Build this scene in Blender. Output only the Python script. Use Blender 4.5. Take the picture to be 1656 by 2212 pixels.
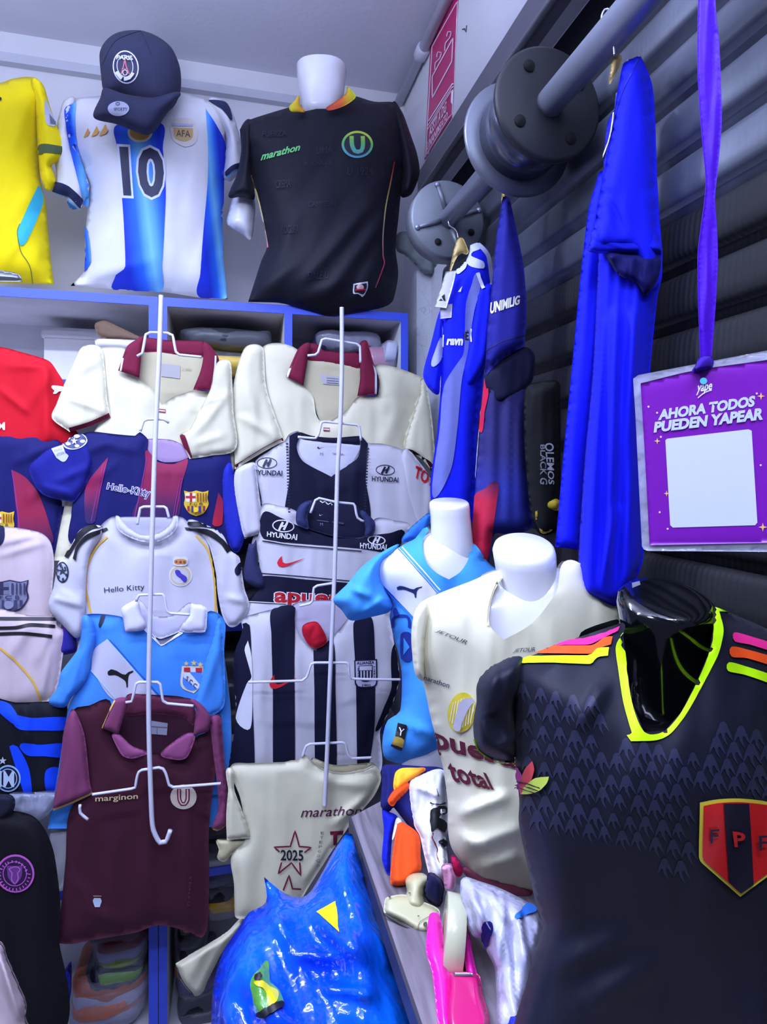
import bpy, bmesh, math, random
import numpy as np
from mathutils import Vector, Matrix, noise
from mathutils.bvhtree import BVHTree
from mathutils.geometry import delaunay_2d_cdt

for _o in list(bpy.data.objects):
    bpy.data.objects.remove(_o)
scene = bpy.context.scene
COL = scene.collection
random.seed(7)

# ------------------------------------------------------------------ camera
FPX, U0, V0 = 1300.0, 828.0, 1010.0        # focal length and principal point in the 1656 x 2212 frame
YAW = math.radians(14.16)
CAM = Vector((0.0, 0.0, 1.75))
FWD = Vector((math.sin(YAW), math.cos(YAW), 0))
RGT = Vector((math.cos(YAW), -math.sin(YAW), 0))
UP = Vector((0, 0, 1))
cd = bpy.data.cameras.new('camera')
cam = bpy.data.objects.new('camera', cd)
COL.objects.link(cam)
cam.location = CAM
cam.rotation_euler = (math.pi / 2, 0, -YAW)
cd.sensor_fit = 'HORIZONTAL'
cd.sensor_width = 36
cd.lens = 36 * FPX / 1656
cd.shift_y = (V0 - 1106) / 1656
cd.clip_start = 0.02
scene.camera = cam

# ------------------------------------------------------------------ world, lamps, exposure
W = bpy.data.worlds.new('world')
scene.world = W
W.use_nodes = True
W.node_tree.nodes['Background'].inputs[0].default_value = (0.40, 0.45, 0.86, 1)
W.node_tree.nodes['Background'].inputs[1].default_value = 0.17


def area(name, loc, sx, sy, power, col, rot=(0, 0, 0)):
    l = bpy.data.lights.new(name, 'AREA')
    l.shape = 'RECTANGLE'
    l.size, l.size_y = sx, sy
    l.energy = power
    l.color = col
    o = bpy.data.objects.new(name, l)
    o.location = loc
    o.rotation_euler = rot
    COL.objects.link(o)
    return o


LAMPS = [((-0.62, 1.00, 2.72), 1.2, 26), ((0.05, -0.15, 2.72), 1.2, 26), ((-1.15, 0.35, 2.72), 1.2, 16)]
for _i, (_l, _s, _p) in enumerate(LAMPS):
    area('led_tube_light', (_l[0], _l[1], _l[2] - 0.05), _s, 0.06, _p, (0.62, 0.70, 1.0))
    area('led_tube_light', (_l[0], _l[1], _l[2] + 0.05), _s, 0.06, _p * 1.0, (0.62, 0.70, 1.0), (math.pi, 0, 0))  # upward fill light added to brighten the ceiling; no tube faces up
scene.view_settings.view_transform = 'Standard'
scene.view_settings.look = 'None'
scene.view_settings.gamma = 1
scene.view_settings.use_curve_mapping = False
scene.view_settings.exposure = 0.18

# ------------------------------------------------------------------ projection helpers
ZO = {'A': (0, 0, 560 / 1656), 'B': (480, 100, 480 / 1656), 'C': (840, 0, 560 / 1656), 'D': (1150, 0, 506 / 1656),
      'E': (0, 580, 520 / 1656), 'F': (480, 640, 500 / 1656), 'G': (880, 480, 360 / 1048), 'H': (1160, 600, 496 / 1524),
      'I': (0, 1080, 560 / 1656), 'J': (480, 1050, 480 / 1633), 'K': (0, 1450, 540 / 1568), 'L': (360, 1600, 600 / 1656),
      'M': (720, 1050, 420 / 1429), 'N': (780, 1550, 460 / 1537), 'O': (1000, 1220, 656 / 1656), 'Q': (1050, 1600, 606 / 1656),
      'S': (0, 1980, 520 / 1656), 'T': (840, 480, 160 / 1106), 'V': (0, 1080, 180 / 830), 'W': (860, 0, 200 / 1164), 'P': (0, 0, 1)}


def zz(k, pts):
    ox, oy, s = ZO[k]
    return [(ox + p[0] * s, oy + p[1] * s) + tuple(p[2:]) for p in pts]


def ray(u, v):
    return FWD + RGT * ((u - U0) / FPX) + UP * ((V0 - v) / FPX)


def onY(Y):
    def f(u, v):
        d = ray(u, v)
        return CAM + d * (Y / d.y)
    f.n = Vector((0, -1, 0))
    f.s = lambda: Y / FPX
    return f


def onX(X):
    def f(u, v):
        d = ray(u, v)
        return CAM + d * (X / d.x)
    f.n = Vector((-1, 0, 0))
    return f


def onP(a, b, c):
    """plane through three (u, v, depth) readings"""
    A, B, C = [CAM + ray(p[0], p[1]) * p[2] for p in (a, b, c)]
    n = (B - A).cross(C - A).normalized()
    if n.dot(CAM - A) < 0:
        n = -n

    def f(u, v):
        d = ray(u, v)
        return CAM + d * ((A - CAM).dot(n) / d.dot(n))
    f.n = n
    return f


def onD(D):
    def f(u, v):
        return CAM + ray(u, v) * D
    f.n = -FWD
    f.s = lambda: D / FPX
    return f


# ------------------------------------------------------------------ materials
def lin(c):
    return tuple((x / 255 / 12.92) if x / 255 <= 0.04045 else ((x / 255 + 0.055) / 1.055) ** 2.4 for x in c[:3]) + (1.0,)


MC = {}


def _mat(name):
    m = bpy.data.materials.new(name)
    m.use_nodes = True
    nt = m.node_tree
    return m, nt, nt.nodes['Principled BSDF']


def _bump(nt, b, scale, strength, dist=0.002, stretch=None, detail=2):
    tc = nt.nodes.new('ShaderNodeTexCoord')
    mp = nt.nodes.new('ShaderNodeMapping')
    if stretch:
        mp.inputs['Scale'].default_value = stretch
    n = nt.nodes.new('ShaderNodeTexNoise')
    n.inputs['Scale'].default_value = scale
    n.inputs['Detail'].default_value = detail
    bu = nt.nodes.new('ShaderNodeBump')
    bu.inputs['Strength'].default_value = strength
    bu.inputs['Distance'].default_value = dist
    nt.links.new(tc.outputs['Object'], mp.inputs[0])
    nt.links.new(mp.outputs[0], n.inputs['Vector'])
    nt.links.new(n.outputs['Fac'], bu.inputs['Height'])
    old = b.inputs['Normal'].links
    if old:
        nt.links.new(old[0].from_socket, bu.inputs['Normal'])
    nt.links.new(bu.outputs[0], b.inputs['Normal'])
    return n


def fab(c, rough=0.75, var=0.06):
    """knitted sports fabric: colour with slight mottling, soft creases and a fine weave"""
    k = ('fab', tuple(c), rough)
    if k in MC:
        return MC[k]
    m, nt, b = _mat('fabric_%02x%02x%02x' % tuple(int(x) for x in c[:3]))
    b.inputs['Roughness'].default_value = rough
    b.inputs['Sheen Weight'].default_value = 0.03
    b.inputs['Specular IOR Level'].default_value = 0.22
    tc = nt.nodes.new('ShaderNodeTexCoord')
    n = nt.nodes.new('ShaderNodeTexNoise')
    n.inputs['Scale'].default_value = 9
    n.inputs['Detail'].default_value = 3
    r = nt.nodes.new('ShaderNodeValToRGB')
    L = lin(c)
    r.color_ramp.elements[0].position = 0.3
    r.color_ramp.elements[1].position = 0.7
    r.color_ramp.elements[0].color = tuple(x * (1 - var) for x in L[:3]) + (1,)
    r.color_ramp.elements[1].color = tuple(min(1, x * (1 + var)) for x in L[:3]) + (1,)
    nt.links.new(tc.outputs['Object'], n.inputs['Vector'])
    nt.links.new(n.outputs['Fac'], r.inputs[0])
    nt.links.new(r.outputs[0], b.inputs['Base Color'])
    _bump(nt, b, 14, 0.35, 0.006, (1, 1, 0.45), 2)
    _bump(nt, b, 900, 0.12, 0.0006)
    MC[k] = m
    return m


def plain(c, rough=0.5, metal=0.0, coat=0.0, bump=None, spec=0.5, name='paint'):
    k = ('pl', tuple(c), rough, metal, coat, bump)
    if k in MC:
        return MC[k]
    m, nt, b = _mat(name + '_%02x%02x%02x' % tuple(int(x) for x in c[:3]))
    tc = nt.nodes.new('ShaderNodeTexCoord')
    n = nt.nodes.new('ShaderNodeTexNoise')
    n.inputs['Scale'].default_value = 14
    n.inputs['Detail'].default_value = 4
    r = nt.nodes.new('ShaderNodeValToRGB')
    L = lin(c)
    r.color_ramp.elements[0].position = 0.25
    r.color_ramp.elements[1].position = 0.75
    r.color_ramp.elements[0].color = tuple(x * 0.94 for x in L[:3]) + (1,)
    r.color_ramp.elements[1].color = tuple(min(1, x * 1.04) for x in L[:3]) + (1,)
    nt.links.new(tc.outputs['Object'], n.inputs['Vector'])
    nt.links.new(n.outputs['Fac'], r.inputs[0])
    nt.links.new(r.outputs[0], b.inputs['Base Color'])
    b.inputs['Roughness'].default_value = rough
    b.inputs['Metallic'].default_value = metal
    b.inputs['Coat Weight'].default_value = coat
    b.inputs['Coat Roughness'].default_value = 0.08
    b.inputs['Specular IOR Level'].default_value = spec
    if bump:
        _bump(nt, b, bump[0], bump[1], bump[2])
    MC[k] = m
    return m


def ink(c, rough=0.55):
    k = ('ink', tuple(c), rough)
    if k in MC:
        return MC[k]
    m, nt, b = _mat('print_%02x%02x%02x' % tuple(int(x) for x in c[:3]))
    b.inputs['Base Color'].default_value = lin(c)
    b.inputs['Roughness'].default_value = rough
    MC[k] = m
    return m


def grad(stops, p0, p1, rough=0.75):
    """dyed gradient between world points p0 and p1: stops = [(pos, colour), ...]"""
    m, nt, b = _mat('gradient_fabric')
    g = nt.nodes.new('ShaderNodeNewGeometry')
    sub = nt.nodes.new('ShaderNodeVectorMath')
    sub.operation = 'SUBTRACT'
    sub.inputs[1].default_value = p0
    dot = nt.nodes.new('ShaderNodeVectorMath')
    dot.operation = 'DOT_PRODUCT'
    d = Vector(p1) - Vector(p0)
    dot.inputs[1].default_value = d / d.length_squared
    r = nt.nodes.new('ShaderNodeValToRGB')
    el = r.color_ramp.elements
    while len(el) < len(stops):
        el.new(0.5)
    for e, (p, c) in zip(el, stops):
        e.position = p
        e.color = lin(c)
    nt.links.new(g.outputs['Position'], sub.inputs[0])
    nt.links.new(sub.outputs[0], dot.inputs[0])
    nt.links.new(dot.outputs['Value'], r.inputs[0])
    nt.links.new(r.outputs[0], b.inputs['Base Color'])
    b.inputs['Roughness'].default_value = rough
    _bump(nt, b, 14, 0.3, 0.005, (1, 1, 0.45), 2)
    return m


def film(c=(235, 238, 255), alpha=0.25, rough=0.12):
    """clear plastic film"""
    k = ('film', tuple(c), alpha)
    if k in MC:
        return MC[k]
    m, nt, b = _mat('plastic_film')
    b.inputs['Base Color'].default_value = lin(c)
    b.inputs['Roughness'].default_value = rough
    b.inputs['Alpha'].default_value = alpha
    b.inputs['Specular IOR Level'].default_value = 0.9
    _bump(nt, b, 26, 0.9, 0.01, None, 4)
    MC[k] = m
    return m


# ------------------------------------------------------------------ outline and mesh helpers
def smooth_outline(pts, step, closed=True):
    """Catmull-Rom through the points; a point with a third entry is a sharp corner"""
    n = len(pts)
    P = np.array([p[:2] for p in pts], float)
    sharp = [len(p) > 2 for p in pts]
    out = []
    for i in range(n if closed else n - 1):
        p1, p2 = P[i], P[(i + 1) % n]
        p0 = P[i - 1] if (closed or i > 0) else p1
        p3 = P[(i + 2) % n] if (closed or i + 2 < n) else p2
        d = np.linalg.norm(p2 - p1)
        if d < 1e-6:
            continue
        def tan(a, bb, c):
            l1, l2 = np.linalg.norm(bb - a), np.linalg.norm(c - bb)
            t = (c - a)
            q = np.linalg.norm(t)
            return t / q * min(l1, l2) if q > 1e-6 else t * 0
        t1 = (p2 - p1) if sharp[i] else tan(p0, p1, p2)
        t2 = (p2 - p1) if sharp[(i + 1) % n] else tan(p1, p2, p3)
        k = max(1, int(round(d / step)))
        for j in range(k):
            t = j / k
            h1 = 2 * t ** 3 - 3 * t ** 2 + 1
            h2 = t ** 3 - 2 * t ** 2 + t
            h3 = -2 * t ** 3 + 3 * t ** 2
            h4 = t ** 3 - t ** 2
            out.append(h1 * p1 + h2 * t1 + h3 * p2 + h4 * t2)
    if not closed:
        out.append(P[-1])
    return np.array(out)


def inside(poly, pts):
    x, y = pts[:, 0][:, None], pts[:, 1][:, None]
    x1, y1 = poly[:, 0], poly[:, 1]
    x2, y2 = np.roll(x1, -1), np.roll(y1, -1)
    c = ((y1 > y) != (y2 > y)) & (x < (x2 - x1) * (y - y1) / (y2 - y1 + 1e-12) + x1)
    return c.sum(1) % 2 == 1


def dist(poly, pts):
    a, b = poly, np.roll(poly, -1, 0)
    d = b - a
    L = (d * d).sum(1) + 1e-12
    t = np.clip(((pts[:, None, :] - a) * d).sum(2) / L, 0, 1)
    q = a + t[..., None] * d
    return np.sqrt(((pts[:, None, :] - q) ** 2).sum(2).min(1))


def mesh2d(poly, res):
    """dense triangulation of a closed polygon; boundary vertices come first"""
    nb = len(poly)
    lo, hi = poly.min(0), poly.max(0)
    gx = np.arange(lo[0], hi[0] + res, res)
    gy = np.arange(lo[1], hi[1] + res, res * 0.866)
    G = []
    for j, y in enumerate(gy):
        for x in gx:
            G.append((x + (res / 2 if j % 2 else 0), y))
    G = np.array(G)
    G = G[inside(poly, G)]
    if len(G):
        G = G[dist(poly, G) > res * 0.45]
    V = [Vector(p) for p in poly] + [Vector(p) for p in G]
    E = [(i, (i + 1) % nb) for i in range(nb)]
    r = delaunay_2d_cdt(V, E, [], 1, 1e-4)
    V2 = np.array([(v[0], v[1]) for v in r[0]])
    F = [tuple(f) for f in r[2]]
    # drop faces outside (safety) and orient counter-clockwise in image axes
    cen = np.array([V2[list(f)].mean(0) for f in F])
    ok = inside(poly, cen)
    F2 = []
    for f, o in zip(F, ok):
        if not o:
            continue
        a, b, c = V2[f[0]], V2[f[1]], V2[f[2]]
        if (b[0] - a[0]) * (c[1] - a[1]) - (b[1] - a[1]) * (c[0] - a[0]) > 0:
            f = (f[0], f[2], f[1])
        F2.append(f)
    return V2, F2


class Mesh:
    def __init__(self):
        self.v, self.f, self.m, self.mats, self.smooth = [], [], [], [], True

    def add(self, V, F, mat):
        if mat not in self.mats:
            self.mats.append(mat)
        k = self.mats.index(mat)
        o = len(self.v)
        self.v += [Vector(p) for p in V]
        self.f += [tuple(i + o for i in f) for f in F]
        self.m += [k] * len(F)
        return self

    def box(self, lo, hi, mat, M=None):
        x0, y0, z0 = lo
        x1, y1, z1 = hi
        V = [Vector(p) for p in ((x0, y0, z0), (x1, y0, z0), (x1, y1, z0), (x0, y1, z0), (x0, y0, z1), (x1, y0, z1), (x1, y1, z1), (x0, y1, z1))]
        if M is not None:
            V = [M @ p for p in V]
        F = [(0, 3, 2, 1), (4, 5, 6, 7), (0, 1, 5, 4), (1, 2, 6, 5), (2, 3, 7, 6), (3, 0, 4, 7)]
        return self.add(V, F, mat)

    def tube(self, pts, r, mat, seg=8, caps=True):
        pts = [Vector(p) for p in pts]
        n = len(pts)
        rr = r if isinstance(r, (list, tuple)) else [r] * n
        t0 = (pts[1] - pts[0]).normalized()
        a = t0.orthogonal().normalized()
        V, F = [], []
        for i, p in enumerate(pts):
            t = (pts[min(i + 1, n - 1)] - pts[max(i - 1, 0)]).normalized()
            a = (a - t * a.dot(t)).normalized()
            b = t.cross(a)
            for j in range(seg):
                w = 2 * math.pi * j / seg
                V.append(p + (a * math.cos(w) + b * math.sin(w)) * rr[i])
        for i in range(n - 1):
            for j in range(seg):
                k = (j + 1) % seg
                F.append((i * seg + j, i * seg + k, (i + 1) * seg + k, (i + 1) * seg + j))
        if caps:
            F.append(tuple(range(seg))[::-1])
            F.append(tuple((n - 1) * seg + j for j in range(seg)))
        return self.add(V, F, mat)

    def rings(self, rings, mat, cap0=True, cap1=True):
        """loft through equal-length closed rings of points"""
        n = len(rings[0])
        V = [p for r in rings for p in r]
        F = []
        for i in range(len(rings) - 1):
            for j in range(n):
                k = (j + 1) % n
                F.append((i * n + j, i * n + k, (i + 1) * n + k, (i + 1) * n + j))
        if cap0:
            F.append(tuple(range(n))[::-1])
        if cap1:
            F.append(tuple((len(rings) - 1) * n + j for j in range(n)))
        return self.add(V, F, mat)

    def lathe(self, prof, axis_p, axis_d, mat, seg=32, cap0=True, cap1=True):
        """prof = [(radius, distance along the axis)]"""
        d = Vector(axis_d).normalized()
        a = d.orthogonal().normalized()
        b = d.cross(a)
        R = []
        for r, h in prof:
            R.append([Vector(axis_p) + d * h + (a * math.cos(2 * math.pi * j / seg) + b * math.sin(2 * math.pi * j / seg)) * r for j in range(seg)])
        return self.rings(R, mat, cap0, cap1)

    def bvh(self):
        return BVHTree.FromPolygons(self.v, self.f)

    def link(self, name, parent=None, origin=Vector((0, 0, 0)), smooth=None):
        me = bpy.data.meshes.new(name)
        me.from_pydata([tuple(p - origin) for p in self.v], [], self.f)
        for m in self.mats:
            me.materials.append(m)
        me.polygons.foreach_set('material_index', self.m)
        s = self.smooth if smooth is None else smooth
        me.polygons.foreach_set('use_smooth', [s] * len(me.polygons))
        me.update()
        o = bpy.data.objects.new(name, me)
        COL.objects.link(o)
        if parent is not None:
            o.parent = parent
        return o


def fold_height(P, folds):
    h = np.zeros(len(P))
    for f in folds:
        x0, y0, x1, y1, w, a = f[:6]
        d = np.array([x1 - x0, y1 - y0], float)
        L = np.linalg.norm(d)
        t = ((P - (x0, y0)) @ d) / (L * L)
        tc = np.clip(t, 0, 1)
        q = np.array([x0, y0]) + tc[:, None] * d
        r = np.linalg.norm(P - q, axis=1)
        taper = 0.35 + 0.65 * np.sin(np.pi * np.clip(tc, 0.0, 1.0)) ** 0.6
        h += a * np.exp(-(r / w) ** 2) * taper
    return h


SEED = [0]


def panel(pts, place, T, mat, w=None, back=0.5, res=None, folds=(), wr=0.007, wdir=92, wlen=260, wwid=42, smooth_it=None, off=0.0, key=None, full=None, ray_=True):
    """a filled cloth volume traced as an outline: front bulges T towards the viewer's side of its plane, back bulges back*T.
    wr = crease depth in metres, wdir = direction the creases run (degrees, 90 = down the picture)."""
    if key:
        pts = zz(key, pts)
    poly = np.array([p[:2] for p in pts], float)
    size = max(np.ptp(poly[:, 0]), np.ptp(poly[:, 1]))
    res = res or min(max(size / 46, 4.0), 11.0)
    poly = smooth_outline(pts, res)
    V, F = mesh2d(poly, res)
    n = len(V)
    nb = len(poly)
    if full is None:
        d = dist(poly, V)
        d[:nb] = 0
    else:
        d = dist(smooth_outline(zz(key, full) if key else full, res), V)
        d[d < 1.5] = 0
    d[d < 1e-3] = 0
    inr = d.max()
    w = (w or 0.3) * inr
    q = np.clip(d / max(w, min(1.8 * res, inr)), 0, 1)
    thin = w < 0.5 * inr
    h = 1 - (1 - q) ** 2 if thin else np.sqrt(np.clip(1 - (1 - q) ** 2, 0, 1))
    # relax so that the ridge of the distance field is rounded away
    E = set()
    for f in F:
        for i in range(3):
            a, b = f[i], f[(i + 1) % 3]
            E.add((min(a, b), max(a, b)))
    E = np.array(list(E))
    deg = np.bincount(E.ravel(), minlength=n).astype(float)
    bnd = d == 0
    if smooth_it is None:
        smooth_it = 3 if w < 0.5 * inr else 12
    for _ in range(smooth_it):
        s = np.bincount(E[:, 0], weights=h[E[:, 1]], minlength=n) + np.bincount(E[:, 1], weights=h[E[:, 0]], minlength=n)
        h2 = s / np.maximum(deg, 1)
        h = np.where(bnd, 0, 0.5 * h + 0.5 * h2)
    SEED[0] += 1
    sd = SEED[0] * 7.31
    ca, sa = math.cos(math.radians(wdir)), math.sin(math.radians(wdir))
    fade = np.clip(d / max(0.14 * inr, 2.2 * res), 0, 1) ** 1.5
    wrk = np.zeros(n)
    if wr:
        for i in range(n):
            x, y = V[i]
            s_, t_ = x * ca + y * sa, -x * sa + y * ca
            a = noise.noise(Vector((s_ / wlen, t_ / wwid, sd)))
            b = noise.noise(Vector((s_ / wlen * 2.1, t_ / wwid * 2.3, sd + 40)))
            wrk[i] = wr * (a + 0.45 * b)
    fh = fold_height(V, folds) if len(folds) else np.zeros(n)
    nrm = place.n
    base = []
    for p in V:
        b0 = place(p[0], p[1])
        r = (CAM - b0).normalized()
        base.append(b0 + r * (off / max(0.3, r.dot(nrm))))
    M = Mesh()
    H = [T * h[i] + fade[i] * (wrk[i] + fh[i]) for i in range(n)]
    if ray_:
        # large bulge close to the viewer: follow the sight line so the traced neckline stays where it was read
        front = []
        for i in range(n):
            r = (CAM - base[i]).normalized()
            front.append(base[i] + r * (H[i] / max(0.3, r.dot(nrm))))
    else:
        front = [base[i] + nrm * H[i] for i in range(n)]
    bi = {}
    allv = list(front)
    for i in range(n):
        if bnd[i] and not thin:
            bi[i] = i
        elif bnd[i]:
            bi[i] = len(allv)          # crisp cloth edge: front and back do not share normals
            allv.append(base[i] - nrm * 0.0008)
        else:
            bi[i] = len(allv)
            allv.append(base[i] - nrm * (back * T * h[i] + 0.0015))
    faces = list(F) + [tuple(bi[i] for i in f)[::-1] for f in F]
    if thin and full is None:
        for i in range(nb):
            j = (i + 1) % nb
            faces.append((j, i, bi[i], bi[j]))
    M.add(allv, faces, mat)
    M.place = place
    return M


_TC = {}


def text2d(s, bold=0.0, shear=0.0, font=None):
    k = (s, bold, shear)
    if k not in _TC:
        c = bpy.data.curves.new('t', 'FONT')
        c.body = s
        c.offset = bold
        c.shear = shear
        c.resolution_u = 3
        o = bpy.data.objects.new('t', c)
        COL.objects.link(o)
        dg = bpy.context.evaluated_depsgraph_get()
        dg.update()
        me = bpy.data.meshes.new_from_object(o.evaluated_get(dg))
        V = np.array([(v.co.x, v.co.y) for v in me.vertices]) if len(me.vertices) else np.zeros((0, 2))
        F = [tuple(p.vertices) for p in me.polygons]
        bpy.data.objects.remove(o)
        bpy.data.curves.remove(c)
        bpy.data.meshes.remove(me)
        _TC[k] = (V, F)
    return _TC[k]


def refine(V, F, L):
    bm = bmesh.new()
    vs = [bm.verts.new((p[0], p[1], 0)) for p in V]
    for f in F:
        try:
            bm.faces.new([vs[i] for i in f])
        except ValueError:
            pass
    bmesh.ops.triangulate(bm, faces=bm.faces[:])
    for _ in range(5):
        e = [x for x in bm.edges if x.calc_length() > L]
        if not e:
            break
        bmesh.ops.subdivide_edges(bm, edges=e, cuts=1)
        bmesh.ops.triangulate(bm, faces=[f for f in bm.faces if len(f.verts) > 3])
    bm.verts.index_update()
    V2 = np.array([(v.co.x, v.co.y) for v in bm.verts])
    F2 = [tuple(v.index for v in f.verts) for f in bm.faces]
    bm.free()
    return V2, F2


class Print:
    """flat print, embroidery or trim laid on the surfaces of a thing; layers stack upwards by a fraction of a millimetre"""

    def __init__(self, surf, key='P', lift=0.0022, res=7.0):
        self.surf, self.key, self.lift, self.res = surf, key, lift, res
        self.bv = [m.bvh() for m in surf]
        self.M = Mesh()
        self.layer = 0

    def _drop(self, V, F, mat):
        out = []
        lift = self.lift + 0.0007 * self.layer
        for u, v in V:
            d = ray(u, v).normalized()
            best = None
            for b in self.bv:
                co, no, i, t = b.ray_cast(CAM, d)
                if co is not None and (best is None or t < best[2]):
                    best = (co, no, t)
            if best is None:
                for m, b in zip(self.surf, self.bv):
                    pl = getattr(m, 'place', None)
                    p = pl(u, v) if pl else CAM + d
                    co, no, i, t = b.find_nearest(p)
                    if co is not None and (best is None or t < best[2]):
                        best = (co, no, t)
            co, no = best[0], best[1]
            if no.dot(d) > 0:
                no = -no
            q = (no * 0.6 - d * 0.4).normalized()
            out.append(co + q * lift)
        F2 = []
        for f in F:
            a, b, c = V[f[0]], V[f[1]], V[f[2]]
            if (b[0] - a[0]) * (c[1] - a[1]) - (b[1] - a[1]) * (c[0] - a[0]) > 0:
                f = (f[0], f[2], f[1]) + tuple(f[3:])
            F2.append(f)
        self.M.add(out, F2, mat)
        self.layer += 1
        return self

    def poly(self, pts, mat, key=None, sharp=False):
        pts = zz(key or self.key, pts)
        if sharp:
            pts = [p[:2] + (1,) for p in pts]
        P = np.array([p[:2] for p in pts])
        size = max(np.ptp(P[:, 0]), np.ptp(P[:, 1]))
        res = min(max(size / 10, 2.0), self.res)
        V, F = mesh2d(smooth_outline(pts, res), res)
        return self._drop(V, F, mat)

    def line(self, pts, w, mat, key=None, sharp=False):
        """w in photo pixels"""
        pts = zz(key or self.key, pts)
        if sharp:
            pts = [p[:2] + (1,) for p in pts]
        c = smooth_outline(pts, self.res * 0.8, closed=False)
        t = np.gradient(c, axis=0)
        t /= np.linalg.norm(t, axis=1)[:, None] + 1e-9
        nn = np.stack([-t[:, 1], t[:, 0]], 1) * w / 2
        k = len(c)
        V = np.concatenate([c + nn, c - nn])
        F = []
        for i in range(k - 1):
            F += [(i, i + 1, k + i + 1), (i, k + i + 1, k + i)]
        return self._drop(V, F, mat)

    def disc(self, cx, cy, rx, ry, mat, rot=0, key=None, seg=28):
        ox, oy, s = ZO[key or self.key]
        a = math.radians(rot)
        pts = []
        for j in range(seg):
            w = 2 * math.pi * j / seg
            x, y = rx * math.cos(w), ry * math.sin(w)
            pts.append((cx + x * math.cos(a) - y * math.sin(a), cy + x * math.sin(a) + y * math.cos(a), 1))
        return self.poly(pts, mat, key)

    def ring(self, cx, cy, rx, ry, w, mat, rot=0, key=None, seg=36):
        """w in the key's units"""
        ox, oy, s = ZO[key or self.key]
        a = math.radians(rot)
        V, F = [], []
        for k in (0, 1):
            for j in range(seg):
                q = 2 * math.pi * j / seg
                x, y = (rx - k * w) * math.cos(q), (ry - k * w) * math.sin(q)
                V.append((ox + s * (cx + x * math.cos(a) - y * math.sin(a)), oy + s * (cy + x * math.sin(a) + y * math.cos(a))))
        for j in range(seg):
            k = (j + 1) % seg
            F += [(j, k, seg + k), (j, seg + k, seg + j)]
        return self._drop(np.array(V), F, mat)

    def text(self, s, quad, mat, bold=0.0, shear=0.0, key=None, fit='ink'):
        """quad = top-left, top-right, bottom-right, bottom-left corners of the inked box"""
        q = np.array(zz(key or self.key, quad))
        V, F = text2d(s, bold, shear)
        if not len(V):
            return self
        V0, _ = text2d(s, 0.0, shear)
        lo, hi = V0.min(0), V0.max(0)
        N = (V - lo) / (hi - lo)
        W_ = np.linalg.norm(q[1] - q[0])
        H_ = np.linalg.norm(q[3] - q[0])
        N2, F = refine(N * [W_, H_], F, self.res)
        N = N2 / [W_, H_]
        x, y = N[:, :1], N[:, 1:]
        P = (q[3] * (1 - x) + q[2] * x) * (1 - y) + (q[0] * (1 - x) + q[1] * x) * y
        return self._drop(P, F, mat)


class Thing:
    """a top-level object: an Empty at the base that parents its parts"""

    def __init__(self, name, label, cat, group=None, kind=None):
        self.name, self.label, self.cat, self.group, self.kind = name, label, cat, group, kind
        self.parts = []      # (name, Mesh, parent index or None, label, smooth)
        self.surf = []

    def add(self, name, M, parent=None, label=None, smooth=None, surf=True):
        self.parts.append((name, M, parent, label, smooth))
        if surf:
            self.surf.append(M)
        return len(self.parts) - 1

    def panel(self, name, pts, place, T, mat, parent=None, label=None, surf=True, **k):
        M = panel(pts, place, T, mat, **k)
        return self.add(name, M, parent, label, surf=surf)

    def print(self, name, P, parent=None, label=None):
        return self.add(name, P.M, parent, label, surf=False, smooth=True)

    def finish(self):
        allv = [v for p in self.parts for v in p[1].v]
        lo = Vector((min(v.x for v in allv), min(v.y for v in allv), min(v.z for v in allv)))
        hi = Vector((max(v.x for v in allv), max(v.y for v in allv), max(v.z for v in allv)))
        org = Vector(((lo.x + hi.x) / 2, (lo.y + hi.y) / 2, lo.z))
        root = bpy.data.objects.new(self.name, None)
        root.empty_display_size = 0.05
        COL.objects.link(root)
        root.location = org
        tag(root, self.label, self.cat, self.group, self.kind)
        objs = []
        for (n, M, par, lab, sm) in self.parts:
            o = M.link(n, root if par is None else objs[par], org, sm)
            if lab:
                o['label'] = lab
            objs.append(o)
        # sub-parts: their parent mesh sits at the same origin, so no further offset is needed
        self.root, self.objs = root, objs
        return root


def tag(o, label=None, cat=None, group=None, kind=None):
    if label:
        o['label'] = label
    if cat:
        o['category'] = cat
    if group:
        o['group'] = group
    if kind:
        o['kind'] = kind
    return o


def struct(name, M, label=None, parent=None, smooth=False):
    o = M.link(name, parent, smooth=smooth)
    if parent is None:
        tag(o, label, None, None, 'structure')
    return o

# ================================================================== the room
YB, XR, ZC_ = 2.25, 0.65, 3.2


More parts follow.
